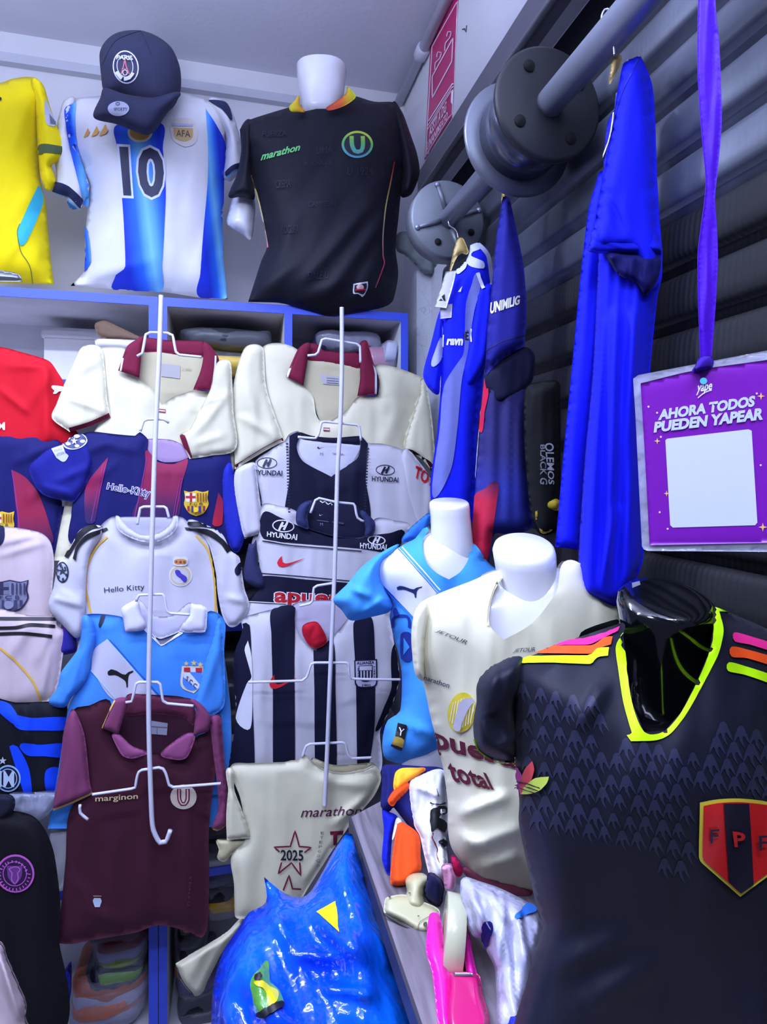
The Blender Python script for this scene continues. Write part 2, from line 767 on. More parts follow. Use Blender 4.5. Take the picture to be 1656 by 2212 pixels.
def plaster(c, name, crack=0.0):
    m, nt, b = _mat(name)
    tc = nt.nodes.new('ShaderNodeTexCoord')
    n = nt.nodes.new('ShaderNodeTexNoise')
    n.inputs['Scale'].default_value = 2.2
    n.inputs['Detail'].default_value = 6
    r = nt.nodes.new('ShaderNodeValToRGB')
    L = lin(c)
    r.color_ramp.elements[0].position = 0.3
    r.color_ramp.elements[1].position = 0.75
    r.color_ramp.elements[0].color = tuple(x * 0.90 for x in L[:3]) + (1,)
    r.color_ramp.elements[1].color = L
    nt.links.new(tc.outputs['Object'], n.inputs['Vector'])
    nt.links.new(n.outputs['Fac'], r.inputs[0])
    out = r.outputs[0]
    if crack:
        v = nt.nodes.new('ShaderNodeTexVoronoi')
        v.feature = 'DISTANCE_TO_EDGE'
        v.inputs['Scale'].default_value = 9
        n2 = nt.nodes.new('ShaderNodeTexNoise')
        n2.inputs['Scale'].default_value = 5
        nt.links.new(tc.outputs['Object'], n2.inputs['Vector'])
        nt.links.new(n2.outputs['Color'], v.inputs['Vector'])
        r2 = nt.nodes.new('ShaderNodeValToRGB')
        r2.color_ramp.elements[0].position = 0.0
        r2.color_ramp.elements[0].color = (0.25, 0.25, 0.25, 1)
        r2.color_ramp.elements[1].position = 0.02
        mx = nt.nodes.new('ShaderNodeMix')
        mx.data_type = 'RGBA'
        mx.blend_type = 'MULTIPLY'
        mx.inputs[0].default_value = crack
        nt.links.new(v.outputs['Distance'], r2.inputs[0])
        nt.links.new(out, mx.inputs[6])
        nt.links.new(r2.outputs[0], mx.inputs[7])
        out = mx.outputs[2]
    nt.links.new(out, b.inputs['Base Color'])
    b.inputs['Roughness'].default_value = 0.85
    _bump(nt, b, 60, 0.25, 0.003, None, 5)
    return m


M_WALL = plaster((226, 226, 232), 'white_plaster')
M_CEIL = plaster((218, 218, 230), 'ceiling_plaster')
M_CRACK = plaster((214, 218, 226), 'cracked_plaster', 0.35)
M_FLOOR = plaster((128, 126, 130), 'cement_floor')
M_DARK = plain((44, 46, 54), 0.45, 0.3, name='dark_steel')
M_STEEL = plain((122, 126, 138), 0.42, 0.55, bump=(40, 0.15, 0.001), name='grey_steel')
M_TUBE = plain((150, 156, 172), 0.38, 0.5, name='tube_steel')
M_BEAM = plain((120, 118, 130), 0.6, 0.2, name='beam_paint')

struct('floor', Mesh().box((-2.4, -1.6, -0.05), (2.0, YB + 0.1, 0), M_FLOOR), 'grey cement shop floor')
struct('ceiling', Mesh().box((-2.4, -1.6, ZC_), (XR + 0.4, YB + 0.1, ZC_ + 0.06), M_CEIL), 'pale lilac plastered ceiling')
struct('wall_back', Mesh().box((-2.4, YB, 0), (XR + 0.4, YB + 0.1, ZC_), M_WALL), 'white back wall behind the shelf unit')
wr_ = struct('wall_right', Mesh().box((XR, -1.6, 2.79), (XR + 0.12, YB, ZC_), M_WALL), 'white wall above the roller shutter')
struct('wall_pier', Mesh().box((0.608, 1.95, 0), (XR + 0.12, 2.035, 2.42), M_CRACK).box((XR + 0.01, 1.80, 0), (XR + 0.12, 1.95, 2.42), M_CRACK), 'cracked white plaster pier beside the shutter')
struct('wall_return', Mesh().box((XR, 2.035, 0), (XR + 0.12, YB, 2.79), M_WALL), 'white wall between pier and back corner')
struct('trim_1', Mesh().box((-2.4, YB - 0.03, 3.085), (XR, YB, 3.115), plain((196, 198, 210), 0.5, name='trunking')), 'white cable trunking under the ceiling')
# steel lintel with a lip along its lower edge
bm_ = Mesh().box((XR - 0.012, -1.6, 2.70), (XR + 0.02, 2.035, 2.79), M_BEAM)
lint = struct('trim_2', bm_, 'grey steel lintel over the shutter')
struct('lip', Mesh().tube([(XR - 0.02, -1.6, 2.697), (XR - 0.02, 2.035, 2.697)], 0.009, plain((150, 152, 160), 0.35, 0.5), 10), None, lint, True)
# dark hood sheet behind the barrel
struct('trim_3', Mesh().box((XR + 0.07, -1.6, 2.30), (XR + 0.09, 1.95, 2.72), M_DARK), 'dark sheet metal hood behind the shutter barrel')

# roller shutter: one curved steel slat above the other
def slat_material(c0=(52, 56, 66), c1=(104, 110, 126), rib=0.05):
    m, nt, b = _mat('shutter_steel')
    tc = nt.nodes.new('ShaderNodeTexCoord')
    w = nt.nodes.new('ShaderNodeTexWave')
    w.bands_direction = 'Y'
    w.inputs['Scale'].default_value = 30
    w.inputs['Distortion'].default_value = 0.6
    n = nt.nodes.new('ShaderNodeTexNoise')
    n.inputs['Scale'].default_value = 5
    n.inputs['Detail'].default_value = 6
    r = nt.nodes.new('ShaderNodeValToRGB')
    r.color_ramp.elements[0].color = lin(c0)
    r.color_ramp.elements[1].color = lin(c1)
    r.color_ramp.elements[0].position = 0.3
    r.color_ramp.elements[1].position = 0.7
    bu = nt.nodes.new('ShaderNodeBump')
    bu.inputs['Strength'].default_value = rib
    bu.inputs['Distance'].default_value = 0.002
    for x in (w, n):
        nt.links.new(tc.outputs['Object'], x.inputs['Vector'])
    nt.links.new(n.outputs['Fac'], r.inputs[0])
    nt.links.new(r.outputs[0], b.inputs['Base Color'])
    nt.links.new(w.outputs['Fac'], bu.inputs['Height'])
    nt.links.new(bu.outputs[0], b.inputs['Normal'])
    b.inputs['Metallic'].default_value = 0.25
    b.inputs['Roughness'].default_value = 0.5 if rib < 0.1 else 0.75
    return m


M_SLAT = slat_material()
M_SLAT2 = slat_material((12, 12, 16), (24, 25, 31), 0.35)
PIT = 0.086
prof = [(0.010, 0.0), (0.001, -0.006), (-0.002, -0.014), (-0.004, -0.030), (-0.0055, -0.046), (-0.005, -0.060), (-0.001, -0.067), (0.010, -0.071), (0.011, -PIT)]
door = bpy.data.objects.new('door_1', None)
COL.objects.link(door)
door.location = (XR, 0, 0)
tag(door, 'grey steel roller shutter with curved horizontal slats', None, None, 'structure')
sm_ = Mesh()
SV, SF = [], []
for y in (0.1, 1.80):
    for (x, z) in prof:
        SV.append((x, y, z))
    for (x, z) in prof[::-1]:
        SV.append((x + 0.006, y, z))
ns = len(prof) * 2
SF = [(j, (j + 1) % ns, ns + (j + 1) % ns, ns + j) for j in range(ns)] + [tuple(range(ns))[::-1], tuple(range(ns, 2 * ns))]
sm_.add(SV, SF, M_SLAT)
slat0 = None
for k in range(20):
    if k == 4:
        sm_.mats = [M_SLAT2]     # from here down the slats are darker and more strongly ribbed
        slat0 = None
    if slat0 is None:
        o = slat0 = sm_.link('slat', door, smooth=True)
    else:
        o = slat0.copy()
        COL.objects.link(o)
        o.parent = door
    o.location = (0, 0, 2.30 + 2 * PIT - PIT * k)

# barrel: axle tube, spring drums with flanges, far pulley disc
AX = (0.537, 2.385)
def axp(y):
    return Vector((AX[0], y, AX[1]))


bar = Thing('shutter_barrel', 'grey steel shutter axle with two spring drums under the lintel', 'shutter barrel')
bar.add('axle', Mesh().lathe([(0.0245, 0), (0.0245, 1.72)], axp(-0.25), (0, 1, 0), M_TUBE, 24))
M_DISC = plain((48, 49, 54), 0.55, 0.35, bump=(18, 0.3, 0.002), name='oily_steel')
M_DISC2 = plain((128, 134, 142), 0.45, 0.35, bump=(25, 0.2, 0.001), name='dusty_steel')
M_HOLE = plain((10, 10, 12), 0.9, name='hole')
d1 = bar.add('drum_flange', Mesh().lathe([(0.03, 0), (0.094, 0), (0.1, 0.004), (0.1, 0.014), (0.03, 0.014)], axp(0.945), (0, 1, 0), M_DISC, 48), label='dark near disc with bolt holes')
bar.add('drum', Mesh().lathe([(0.083, 0.0), (0.083, 0.12)], axp(0.958), (0, 1, 0), plain((96, 100, 116), 0.2, 0.7, name='bright_steel'), 40))
bar.add('drum_flange', Mesh().lathe([(0.083, 0), (0.108, 0), (0.112, 0.006), (0.108, 0.014), (0.083, 0.014)], axp(1.06), (0, 1, 0), M_STEEL, 48))
for a in (35, 125, 215, 305):
    c = axp(0.9445) + Vector((math.cos(math.radians(a)) * 0.07, 0, math.sin(math.radians(a)) * 0.07))
    bar.add('bolt_hole', Mesh().lathe([(0.0105, 0.0), (0.0105, 0.002)], c, (0, -1, 0), M_HOLE, 14), parent=d1)
d2 = bar.add('end_disc', Mesh().lathe([(0.02, 0), (0.094, 0), (0.1, 0.005), (0.1, 0.05), (0.02, 0.05)], axp(1.45), (0, 1, 0), M_DISC2, 48), label='dusty far disc with pressed ribs')
for a in (20, 110, 200, 290):
    v = Vector((math.cos(math.radians(a)), 0, math.sin(math.radians(a))))
    bar.add('rib', Mesh().tube([axp(1.449) + v * 0.026, axp(1.447) + v * 0.06, axp(1.449) + v * 0.09], [0.007, 0.006, 0.004], M_DISC2, 8), parent=d2)
    c = axp(1.449) + v * 0.093 * 0.95
    bar.add('rivet', Mesh().lathe([(0.008, 0), (0.006, 0.004), (0.002, 0.006)], c, (0, -1, 0), M_TUBE, 12), parent=d2)
for a in (245, 335):
    c = axp(1.4495) + Vector((math.cos(math.radians(a)) * 0.068, 0, math.sin(math.radians(a)) * 0.068))
    bar.add('bolt_hole', Mesh().lathe([(0.009, 0), (0.009, 0.002)], c, (0, -1, 0), M_HOLE, 14), parent=d2)
bar.finish()

# pipe under the ceiling on the right wall
pp = Thing('conduit_pipe', 'white plastic conduit pipe with coupling in the ceiling corner', 'pipe')
MPV = plain((205, 206, 220), 0.35, name='pvc')
pp.add('pipe', Mesh().tube([(XR - 0.022, -0.6, 3.165), (XR - 0.022, YB, 3.165)], 0.017, MPV, 16))
pp.add('coupling', Mesh().lathe([(0.019, 0), (0.024, 0.004), (0.024, 0.045), (0.019, 0.05)], (XR - 0.022, 1.93, 3.165), (0, 1, 0), MPV, 20))
pp.finish()

# grey concrete block wedged on the pier
blk = Thing('concrete_block', 'broken grey concrete block wedged on top of the pier', 'block')
q_ = panel([(858, 505), (893, 503), (925, 520), (940, 560), (940, 588), (915, 590), (897, 572), (876, 552), (856, 540)], onY(1.93), 0.02, plaster((120, 130, 132), 'rough_concrete'), w=0.3, wr=0.006, wlen=30, wwid=20, back=1.0)
blk.add('block', q_)
blk.finish()

# ------------------------------------------------------------------ wall sign
def quad_slab(q, place, th, mat):
    V = [place(*p) for p in q]
    n = place.n
    M = Mesh()
    M.add([p + n * th for p in V] + V, [(3, 2, 1, 0), (4, 5, 6, 7), (0, 1, 5, 4), (1, 2, 6, 5), (2, 3, 7, 6), (3, 0, 4, 7)], mat)
    # make sure the face looks along n
    M.place = place
    return M


sg = Thing('wall_sign', 'magenta safety sign with white line drawing high on the right wall', 'sign')
i0 = sg.add('sign_board', quad_slab([(931, 97), (991, -22), (976, 253), (918, 345)], onX(XR - 0.001), 0.003, ink((205, 40, 110), 0.35)), smooth=False)
WHT = ink((240, 225, 240))
P = Print(sg.surf, 'W', lift=0.0006)
P.line([(425, 585), (745, 10), (685, 1470), (340, 2000), (425, 585)], 2.0, WHT, sharp=True)
P.line([(690, 480), (675, 770), (430, 1230), (430, 960), (690, 480)], 2.4, WHT, sharp=True)
P.line([(465, 880), (470, 790), (520, 740), (545, 660), (500, 655), (490, 720)], 2.0, WHT)
P.line([(590, 640), (600, 540), (650, 480), (670, 400), (630, 400), (615, 460)], 2.0, WHT)
P.line([(390, 1520), (690, 1050)], 2.2, WHT)
P.line([(382, 1580), (690, 1090)], 1.4, WHT)
P.line([(372, 1640), (685, 1130), (670, 1440), (365, 1940), (372, 1640)], 1.4, WHT, sharp=True)
P.text('ASSTI A DG', [(405, 1600), (622, 1270), (612, 1400), (400, 1730)], WHT, 0.02)
P.text('UNANIMSATO', [(380, 1790), (640, 1395), (632, 1490), (375, 1900)], WHT, 0.02)
sg.print('sign_print', P, i0)
sg.finish()
P = None
# small pencil mark on the wall
mk = Mesh().tube([onX(XR - 0.002)(*p) for p in zz('W', [(805, 370), (830, 360), (850, 400), (858, 320)])], 0.0015, ink((70, 75, 95)), 6)
struct('trim_4', mk, 'small pencil mark on the white wall')

# ------------------------------------------------------------------ unseen LED tube lamps, hung low so added uplight spreads over the ceiling
MLH = plain((225, 225, 230), 0.4, name='lamp_housing')
mt, nt, b = _mat('led_tube')
b.inputs['Emission Color'].default_value = (0.8, 0.86, 1, 1)
b.inputs['Emission Strength'].default_value = 6
for i, (l, s, p) in enumerate(LAMPS):
    t = Thing('ceiling_lamp', ['white LED batten on the ceiling nearest the shelf unit', 'white LED batten on the ceiling above the viewer', 'white LED batten on the ceiling far left of the viewer'][i], 'lamp', 'LED battens on the ceiling')
    t.add('housing', Mesh().box((l[0] - s / 2, l[1] - 0.035, l[2] - 0.005), (l[0] + s / 2, l[1] + 0.035, l[2] + 0.03), MLH), smooth=False)
    for dx in (-0.45, 0.45):
        t.add('suspension_wire', Mesh().tube([(l[0] + dx, l[1], l[2] + 0.03), (l[0] + dx, l[1], ZC_)], 0.002, MLH, 6))
    t.add('tube', Mesh().tube([(l[0] - s / 2 + 0.02, l[1], l[2] - 0.022), (l[0] + s / 2 - 0.02, l[1], l[2] - 0.022)], 0.014, mt, 12))
    t.finish()

# ------------------------------------------------------------------ blue-edged shelf units
YF, YK = 1.87, 2.24
ZT = 2.25
BLUE = plain((66, 92, 232), 0.5, name='blue_edge')
INW = plain((222, 222, 228), 0.55, name='white_board')


def xat(u, Y=YF):
    d = ray(u, 1000)
    return d.x / d.y * Y


def board(M, lo, hi):
    """white board with blue front edging"""
    M.box((lo[0], lo[1] + 0.004, lo[2]), hi, INW)
    M.box(lo, (hi[0], lo[1] + 0.004, hi[2]), BLUE)
    return M


def shelf_unit(label, xs, top_extra=0.0):
    """xs = list of (x0, x1) upright panels"""
    t = Thing('shelf_unit', label, 'shelf', 'shelf units along the back wall')
    x0, x1 = xs[0][0], xs[-1][1]
    t.add('top_board', board(Mesh(), (x0, YF, ZT - 0.026), (x1, YK, ZT)), smooth=False)
    for a, b_ in xs:
        t.add('upright', board(Mesh(), (a, YF, 0.0), (b_, YK, ZT - 0.026)), smooth=False)
    t.add('back_panel', Mesh().box((x0, YK - 0.006, 0.0), (x1, YK, ZT - 0.026), INW), smooth=False)
    for k in range(len(xs) - 1):
        for z in (2.0, 1.64, 1.28, 0.92, 0.55, 0.06):
            t.add('shelf_board', board(Mesh(), (xs[k][1], YF + 0.004, z - 0.024), (xs[k + 1][0], YK - 0.006, z)), smooth=False)
    t.finish()
    return t


shelf_unit('blue-edged white shelf unit under the yellow and the sky-striped shirts', [(-1.55, -1.526), (-1.05, -1.026), (xat(321), xat(341))])
shelf_unit('blue-edged white shelf unit under the black football shirt', [(xat(343), xat(361)), (xat(614), xat(631)), (xat(866), xat(881))])

# ------------------------------------------------------------------ counter
def wood():
    m, nt, b = _mat('grey_wood')
    tc = nt.nodes.new('ShaderNodeTexCoord')
    mp = nt.nodes.new('ShaderNodeMapping')
    mp.inputs['Scale'].default_value = (14, 1.2, 14)
    n = nt.nodes.new('ShaderNodeTexNoise')
    n.inputs['Scale'].default_value = 3
    n.inputs['Detail'].default_value = 7
    n.inputs['Distortion'].default_value = 1.2
    r = nt.nodes.new('ShaderNodeValToRGB')
    r.color_ramp.elements[0].position = 0.3
    r.color_ramp.elements[1].position = 0.72
    r.color_ramp.elements[0].color = lin((96, 88, 96))
    r.color_ramp.elements[1].color = lin((150, 142, 150))
    nt.links.new(tc.outputs['Object'], mp.inputs[0])
    nt.links.new(mp.outputs[0], n.inputs['Vector'])
    nt.links.new(n.outputs['Fac'], r.inputs[0])
    nt.links.new(r.outputs[0], b.inputs['Base Color'])
    b.inputs['Roughness'].default_value = 0.45
    return m


ZTAB = 1.10
tb = Thing('counter', 'grey wood-look counter along the roller shutter', 'counter')
MW = wood()
top = [(0.215, 0.0), (0.60, 0.0), (0.60, 1.32), (0.215, 1.10)]
M = Mesh()
M.add([(x, y, ZTAB) for x, y in top] + [(x, y, ZTAB - 0.028) for x, y in top], [(0, 1, 2, 3), (7, 6, 5, 4), (0, 4, 5, 1), (1, 5, 6, 2), (2, 6, 7, 3), (3, 7, 4, 0)], MW)
tb.add('counter_top', M, smooth=False)
tb.add('edge_strip', Mesh().box((0.211, 0.0, ZTAB - 0.03), (0.2155, 1.10, ZTAB + 0.001), plain((60, 58, 70), 0.4)), smooth=False)
for x, y in ((0.25, 0.05), (0.56, 0.05), (0.25, 1.05), (0.56, 1.2)):
    tb.add('leg', Mesh().box((x - 0.02, y - 0.02, 0), (x + 0.02, y + 0.02, ZTAB - 0.028), M_STEEL), smooth=False)
tb.finish()

# ================================================================== shirts on the shelf top
MANW = plain((232, 232, 238), 0.22, coat=0.6, name='mannequin_white')
MANB = plain((9, 10, 14), 0.12, coat=1.0, name='mannequin_black')
NAVY = ink((16, 18, 52))
BLK = ink((14, 14, 20))
WH = ink((232, 232, 240))
GOLD = ink((214, 160, 70))
YEL = ink((235, 205, 20))
RED = ink((205, 20, 36))


def neck(rows, D, ratio, mat, key='P', power=2.2, capdome=0.0, seg=40, capped=True):
    """upright neck: horizontal rings read off the photograph at camera depth D; rows = (v, uL, uR)"""
    ox, oy, s = ZO[key]
    R = []
    for row in rows:
        v, a, b = oy + row[0] * s, ox + row[1] * s, ox + row[2] * s
        tl = math.tan(math.radians(row[3])) if len(row) > 3 else 0.0
        c = CAM + ray((a + b) / 2, v) * D
        rx = (b - a) / 2 / FPX * D
        ring = []
        for j in range(seg):
            w = 2 * math.pi * j / seg
            cx, sy = math.cos(w), math.sin(w)
            k = (abs(cx) ** power + abs(sy) ** power) ** (-1 / power)
            ring.append(c + RGT * (rx * cx * k) + (FWD + UP * tl) * (rx * ratio * sy * k))
        R.append(ring)
    M = Mesh()
    M.rings(R, mat, capped, True)
    if R[0][0].z > R[-1][0].z:
        M.f = [f[::-1] for f in M.f]
    return M


def shield(P, mat, cx, cy, w, h, key=None, pointy=0.35):
    p = [(cx - w / 2, cy - h / 2, 1), (cx + w / 2, cy - h / 2, 1), (cx + w / 2, cy + h * 0.1), (cx + w * 0.36, cy + h * 0.32), (cx, cy + h / 2, 1), (cx - w * 0.36, cy + h * 0.32), (cx - w / 2, cy + h * 0.1)]
    return P.poly(p, mat, key)


def star(P, mat, cx, cy, r, key=None, rot=0, w=None):
    pts = []
    for j in range(10):
        a = math.radians(rot - 90 + 36 * j)
        q = r if j % 2 == 0 else r * 0.4
        pts.append((cx + q * math.cos(a), cy + q * math.sin(a), 1))
    if w:
        return P.line(pts + [pts[0]], w, mat, key)
    return P.poly(pts, mat, key)


# ---- yellow shirt
Y1 = onY(1.98)
ye = fab((250, 226, 8))
t = Thing('football_shirt', 'bright yellow football shirt at the left edge of the shelf top', 'shirt', 'shirts on mannequins on the shelf top')
t.panel('body', [(-330, 500), (-200, 492), (-120, 520), (0, 530), (70, 505), (180, 490), (250, 520), (275, 640), (255, 830), (250, 1000), (258, 1150), (290, 1280), (305, 1450), (330, 1700), (345, 1815, 1), (-330, 1800, 1)], Y1, 0.075, ye, key='A', w=0.8,
        folds=[(20, 480, 90, 380, 14, .006), (10, 560, 80, 470, 12, .006), (60, 300, 80, 420, 12, .004)], wdir=110)
t.panel('sleeve', [(200, 500), (275, 540), (320, 680), (365, 810), (400, 880), (435, 950), (440, 1008, 1), (360, 1040), (328, 1060), (355, 1150), (310, 1220), (262, 1140), (245, 1000), (235, 850), (225, 650)], Y1, 0.03, ye, key='A', w=0.5, off=0.03)
t.panel('sleeve', [(-330, 520), (-420, 560), (-470, 700), (-540, 900), (-575, 1010), (-480, 1060), (-400, 1150), (-350, 1100), (-345, 850)], Y1, 0.03, ye, key='A', w=0.5, off=0.02)
P = Print(t.surf, 'A')
P.poly([(250, 930), (300, 920), (435, 948), (440, 1003), (380, 985), (290, 975), (248, 990)], fab((86, 104, 70)))
t.print('sleeve_band', P)
P = Print(t.surf, 'A')
P.poly([(240, 1190), (272, 1240), (270, 1310), (200, 1480), (140, 1570), (113, 1500), (130, 1430)], fab((64, 190, 215)))
P.line([(128, 1430), (112, 1480), (130, 1600), (190, 1700), (208, 1810)], 1.8, ink((90, 110, 40)))
t.print('side_panel', P)
P = Print(t.surf, 'A')
P.poly([(285, 640), (318, 700), (352, 800), (295, 788)], ink((205, 208, 220)))
P.text('1', [(320, 740), (345, 770), (348, 795), (325, 790)], ink((120, 125, 150)), 0.03)
P.poly([(-8, 625), (12, 632), (-2, 645)], BLK)
t.print('sleeve_patch', P)
t.finish()

mb = Thing('metal_ring', 'grey oval metal ring on the shelf edge below the yellow shirt', 'ring')
mb.panel('rim', [(-60, 1728), (60, 1735), (125, 1755), (142, 1800, 1), (-60, 1795, 1)], onY(1.885), 0.01, plain((120, 125, 130), 0.3, 0.7), key='A', wr=0)
mb.finish()

# ---- sky-blue and white striped shirt with the number ten
wh = fab((226, 226, 230))
t = Thing('football_shirt', 'white and sky-blue striped football shirt with number 10 below the cap', 'shirt', 'shirts on mannequins on the shelf top')
t.panel('body', [(480, 628), (640, 612), (900, 600), (1160, 590), (1330, 635), (1430, 650), (1465, 760), (1450, 860), (1440, 1000), (1430, 1200), (1420, 1500), (1425, 1650), (1440, 1800), (1452, 1912, 1), (1270, 1900), (1030, 1865), (760, 1852), (450, 1825, 1), (540, 1720), (545, 1500), (560, 1320), (565, 1190), (500, 1000), (440, 850), (405, 740), (415, 650)], Y1, 0.085, wh, key='A', w=0.85,
        folds=[(200, 600, 330, 560, 14, .008), (180, 580, 270, 470, 16, .006), (350, 590, 360, 400, 18, .005), (420, 600, 460, 480, 14, .005)], wdir=95)
t.panel('sleeve', [(480, 628), (410, 640), (375, 740), (358, 850), (345, 1000), (360, 1130), (332, 1222), (420, 1262), (440, 1320), (505, 1340), (532, 1290), (572, 1190), (500, 1000), (450, 850)], Y1, 0.05, wh, key='A', w=0.7, off=0.012)
t.panel('sleeve', [(1330, 638), (1440, 650), (1500, 760), (1550, 950), (1577, 1082), (1530, 1105), (1470, 1160), (1428, 1130), (1440, 1000), (1440, 860)], Y1, 0.05, wh, key='A', w=0.7, off=0.012)
ax = [onY(1.9)(*zz('A', [(x, 1200)])[0]) for x in (760, 1050, 1270, 1430, 440, 585)]
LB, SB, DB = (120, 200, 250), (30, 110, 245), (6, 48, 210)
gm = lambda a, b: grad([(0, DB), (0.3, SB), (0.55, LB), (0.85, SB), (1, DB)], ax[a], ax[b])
P = Print(t.surf, 'A')
P.poly([(745, 800), (1030, 790), (1040, 950), (1058, 1200), (1050, 1450), (1035, 1700), (1020, 1864), (722, 1846), (740, 1755, 1), (800, 1700), (790, 1400), (770, 1150), (750, 950)], gm(0, 1))
t.print('stripe', P)
P = Print(t.surf, 'A')
P.poly([(1312, 695, 1), (1380, 800), (1440, 930), (1430, 1100), (1425, 1400), (1420, 1600), (1440, 1800), (1448, 1905), (1270, 1893), (1278, 1750), (1300, 1450), (1325, 1150), (1325, 900)], gm(2, 3))
t.print('stripe', P)
P = Print(t.surf, 'A')
P.poly([(415, 700), (487, 650, 1), (482, 800), (500, 950), (570, 1180), (568, 1330), (540, 1320), (490, 1130), (430, 880)], gm(4, 5))
P.poly([(550, 1450), (583, 1670), (525, 1730), (540, 1600)], gm(4, 5))
t.print('stripe', P)
P = Print(t.surf, 'A', lift=0.003)
P.text('10', [(775, 950), (1035, 965), (1035, 1250), (800, 1240)], ink((225, 235, 250)), 0.075)
P.text('10', [(775, 950), (1035, 965), (1035, 1250), (800, 1240)], ink((38, 42, 78)), 0.035)
t.print('number', P, label='navy number 10 with a white outline')
P = Print(t.surf, 'A', lift=0.002)
for k in range(3):
    x = 535 + k * 48
    P.poly([(x, 880 - k * 4, 1), (x + 28 + k * 9, 868 - k * 6, 1), (x + 40 + k * 10, 845 - k * 5, 1), (x + 28 + k * 8, 818 - k * 12, 1)], GOLD)
t.print('logo', P, label='three slanted gold bars')
P = Print(t.surf, 'A', lift=0.002)
P.poly([(1095, 775), (1170, 755), (1240, 775), (1262, 850), (1245, 915), (1180, 938), (1110, 900), (1088, 840)], ink((222, 214, 205)))
P.poly([(1110, 818, 1), (1232, 822, 1), (1228, 880), (1180, 905), (1118, 880)], ink((206, 172, 110)))
P.poly([(1098, 790, 1), (1232, 795, 1), (1230, 810, 1), (1098, 806, 1)], ink((190, 190, 225)))
P.text('AFA', [(1125, 832), (1215, 838), (1215, 880), (1125, 874)], ink((70, 60, 60)))
t.print('crest', P)
P = Print(t.surf, 'A', lift=0.003)
P.disc(895, 850, 80, 62, ink((236, 226, 210)))
P.disc(895, 848, 66, 50, GOLD)
t.print('badge', P)
P = Print(t.surf, 'A')
P.poly([(348, 1165), (440, 1190), (530, 1280), (514, 1332), (440, 1258), (335, 1222)], fab((40, 44, 84)))
P.line([(335, 1228), (420, 1258), (500, 1330)], 2.5, ink((120, 190, 245)))
P.poly([(405, 1268), (500, 1338), (470, 1352), (425, 1330)], fab((50, 110, 190)))
t.print('cuff', P)
P = Print(t.surf, 'A')
P.poly([(1440, 1098), (1500, 1048), (1570, 1040), (1576, 1072), (1500, 1080), (1450, 1128)], fab((40, 44, 84)))
P.line([(1448, 1135), (1500, 1092), (1574, 1082)], 2.5, ink((120, 190, 245)))
t.print('cuff', P)
P = Print(t.surf, 'A')
P.poly([(1330, 640), (1440, 655), (1480, 740), (1475, 770), (1420, 700), (1360, 660)], fab((46, 48, 88)))
P.line([(1335, 645), (1420, 700), (1470, 765)], 1.5, NAVY)
t.print('shoulder_stripe', P)
t.finish()
cf = Thing('mannequin', 'white mannequin neck hidden under the dark cap', 'mannequin')
cf.add('neck', neck([(330, 760, 1060), (500, 780, 1040), (640, 720, 1100)], 2.02, 0.85, MANW, 'A'))
cf.finish()

# ---- cap
t = Thing('baseball_cap', 'dark navy baseball cap with round embroidered crest over the striped shirt', 'cap')
cn = fab((54, 57, 84), 0.85)
YC = onY(1.885)
t.panel('crown', [(668, 590), (645, 480), (635, 350), (660, 280), (720, 222), (800, 196), (900, 195), (1000, 230), (1090, 300), (1140, 400), (1156, 490), (1150, 590), (1110, 680), (1040, 720), (900, 690), (760, 620)], YC, 0.075, cn, key='A', w=1.0, wr=0.0015, back=0.8)
t.panel('brim', [(668, 560), (640, 625), (603, 700), (597, 748), (640, 772), (760, 798), (870, 845), (945, 862), (1000, 825), (1045, 755), (1120, 650), (1150, 590), (1060, 600), (950, 620), (800, 600)], YC, 0.045, cn, key='A', w=0.8, off=0.055, wr=0.001, back=0.4)
P = Print(t.surf[:1], 'A', lift=0.002)
P.disc(804, 430, 82, 106, WH, -8)
P.disc(804, 430, 74, 97, ink((34, 38, 92)), -8)
P.ring(800, 425, 52, 70, 5, WH, -8)
P.disc(800, 425, 46, 63, ink((44, 52, 84)), -8)
P.line([(776, 480), (792, 425), (800, 372)], 2.2, ink((220, 120, 140)))
P.line([(828, 478), (808, 425), (800, 372)], 2.2, ink((220, 120, 140)))
P.line([(782, 445), (820, 445)], 1.6, ink((220, 120, 140)))
P.ring(802, 468, 16, 18, 5, WH)
P.text('PARIS', [(755, 360), (845, 365), (850, 392), (750, 385)], WH, 0.03)
P.line([(750, 465), (772, 495), (783, 503)], 7, WH)
P.line([(795, 507), (830, 500), (852, 470)], 7, WH)
t.print('crest', P)
P = Print(t.surf[1:], 'A', lift=0.002)
P.disc(757, 695, 68, 46, ink((170, 174, 196)))
P.text('9FORTY', [(728, 690), (815, 690), (812, 712), (728, 708)], ink((70, 74, 110)), 0.02)
P.ring(752, 665, 14, 10, 4, ink((70, 74, 110)))
t.print('sticker', P)
P = Print(t.surf[:1], 'A', lift=0.0008)
P.line([(900, 197), (960, 330), (985, 480), (980, 620)], 1.5, ink((36, 38, 66)))
P.line([(900, 197), (740, 260), (660, 400)], 1.2, ink((40, 42, 70)))
t.print('seam', P)
t.finish()

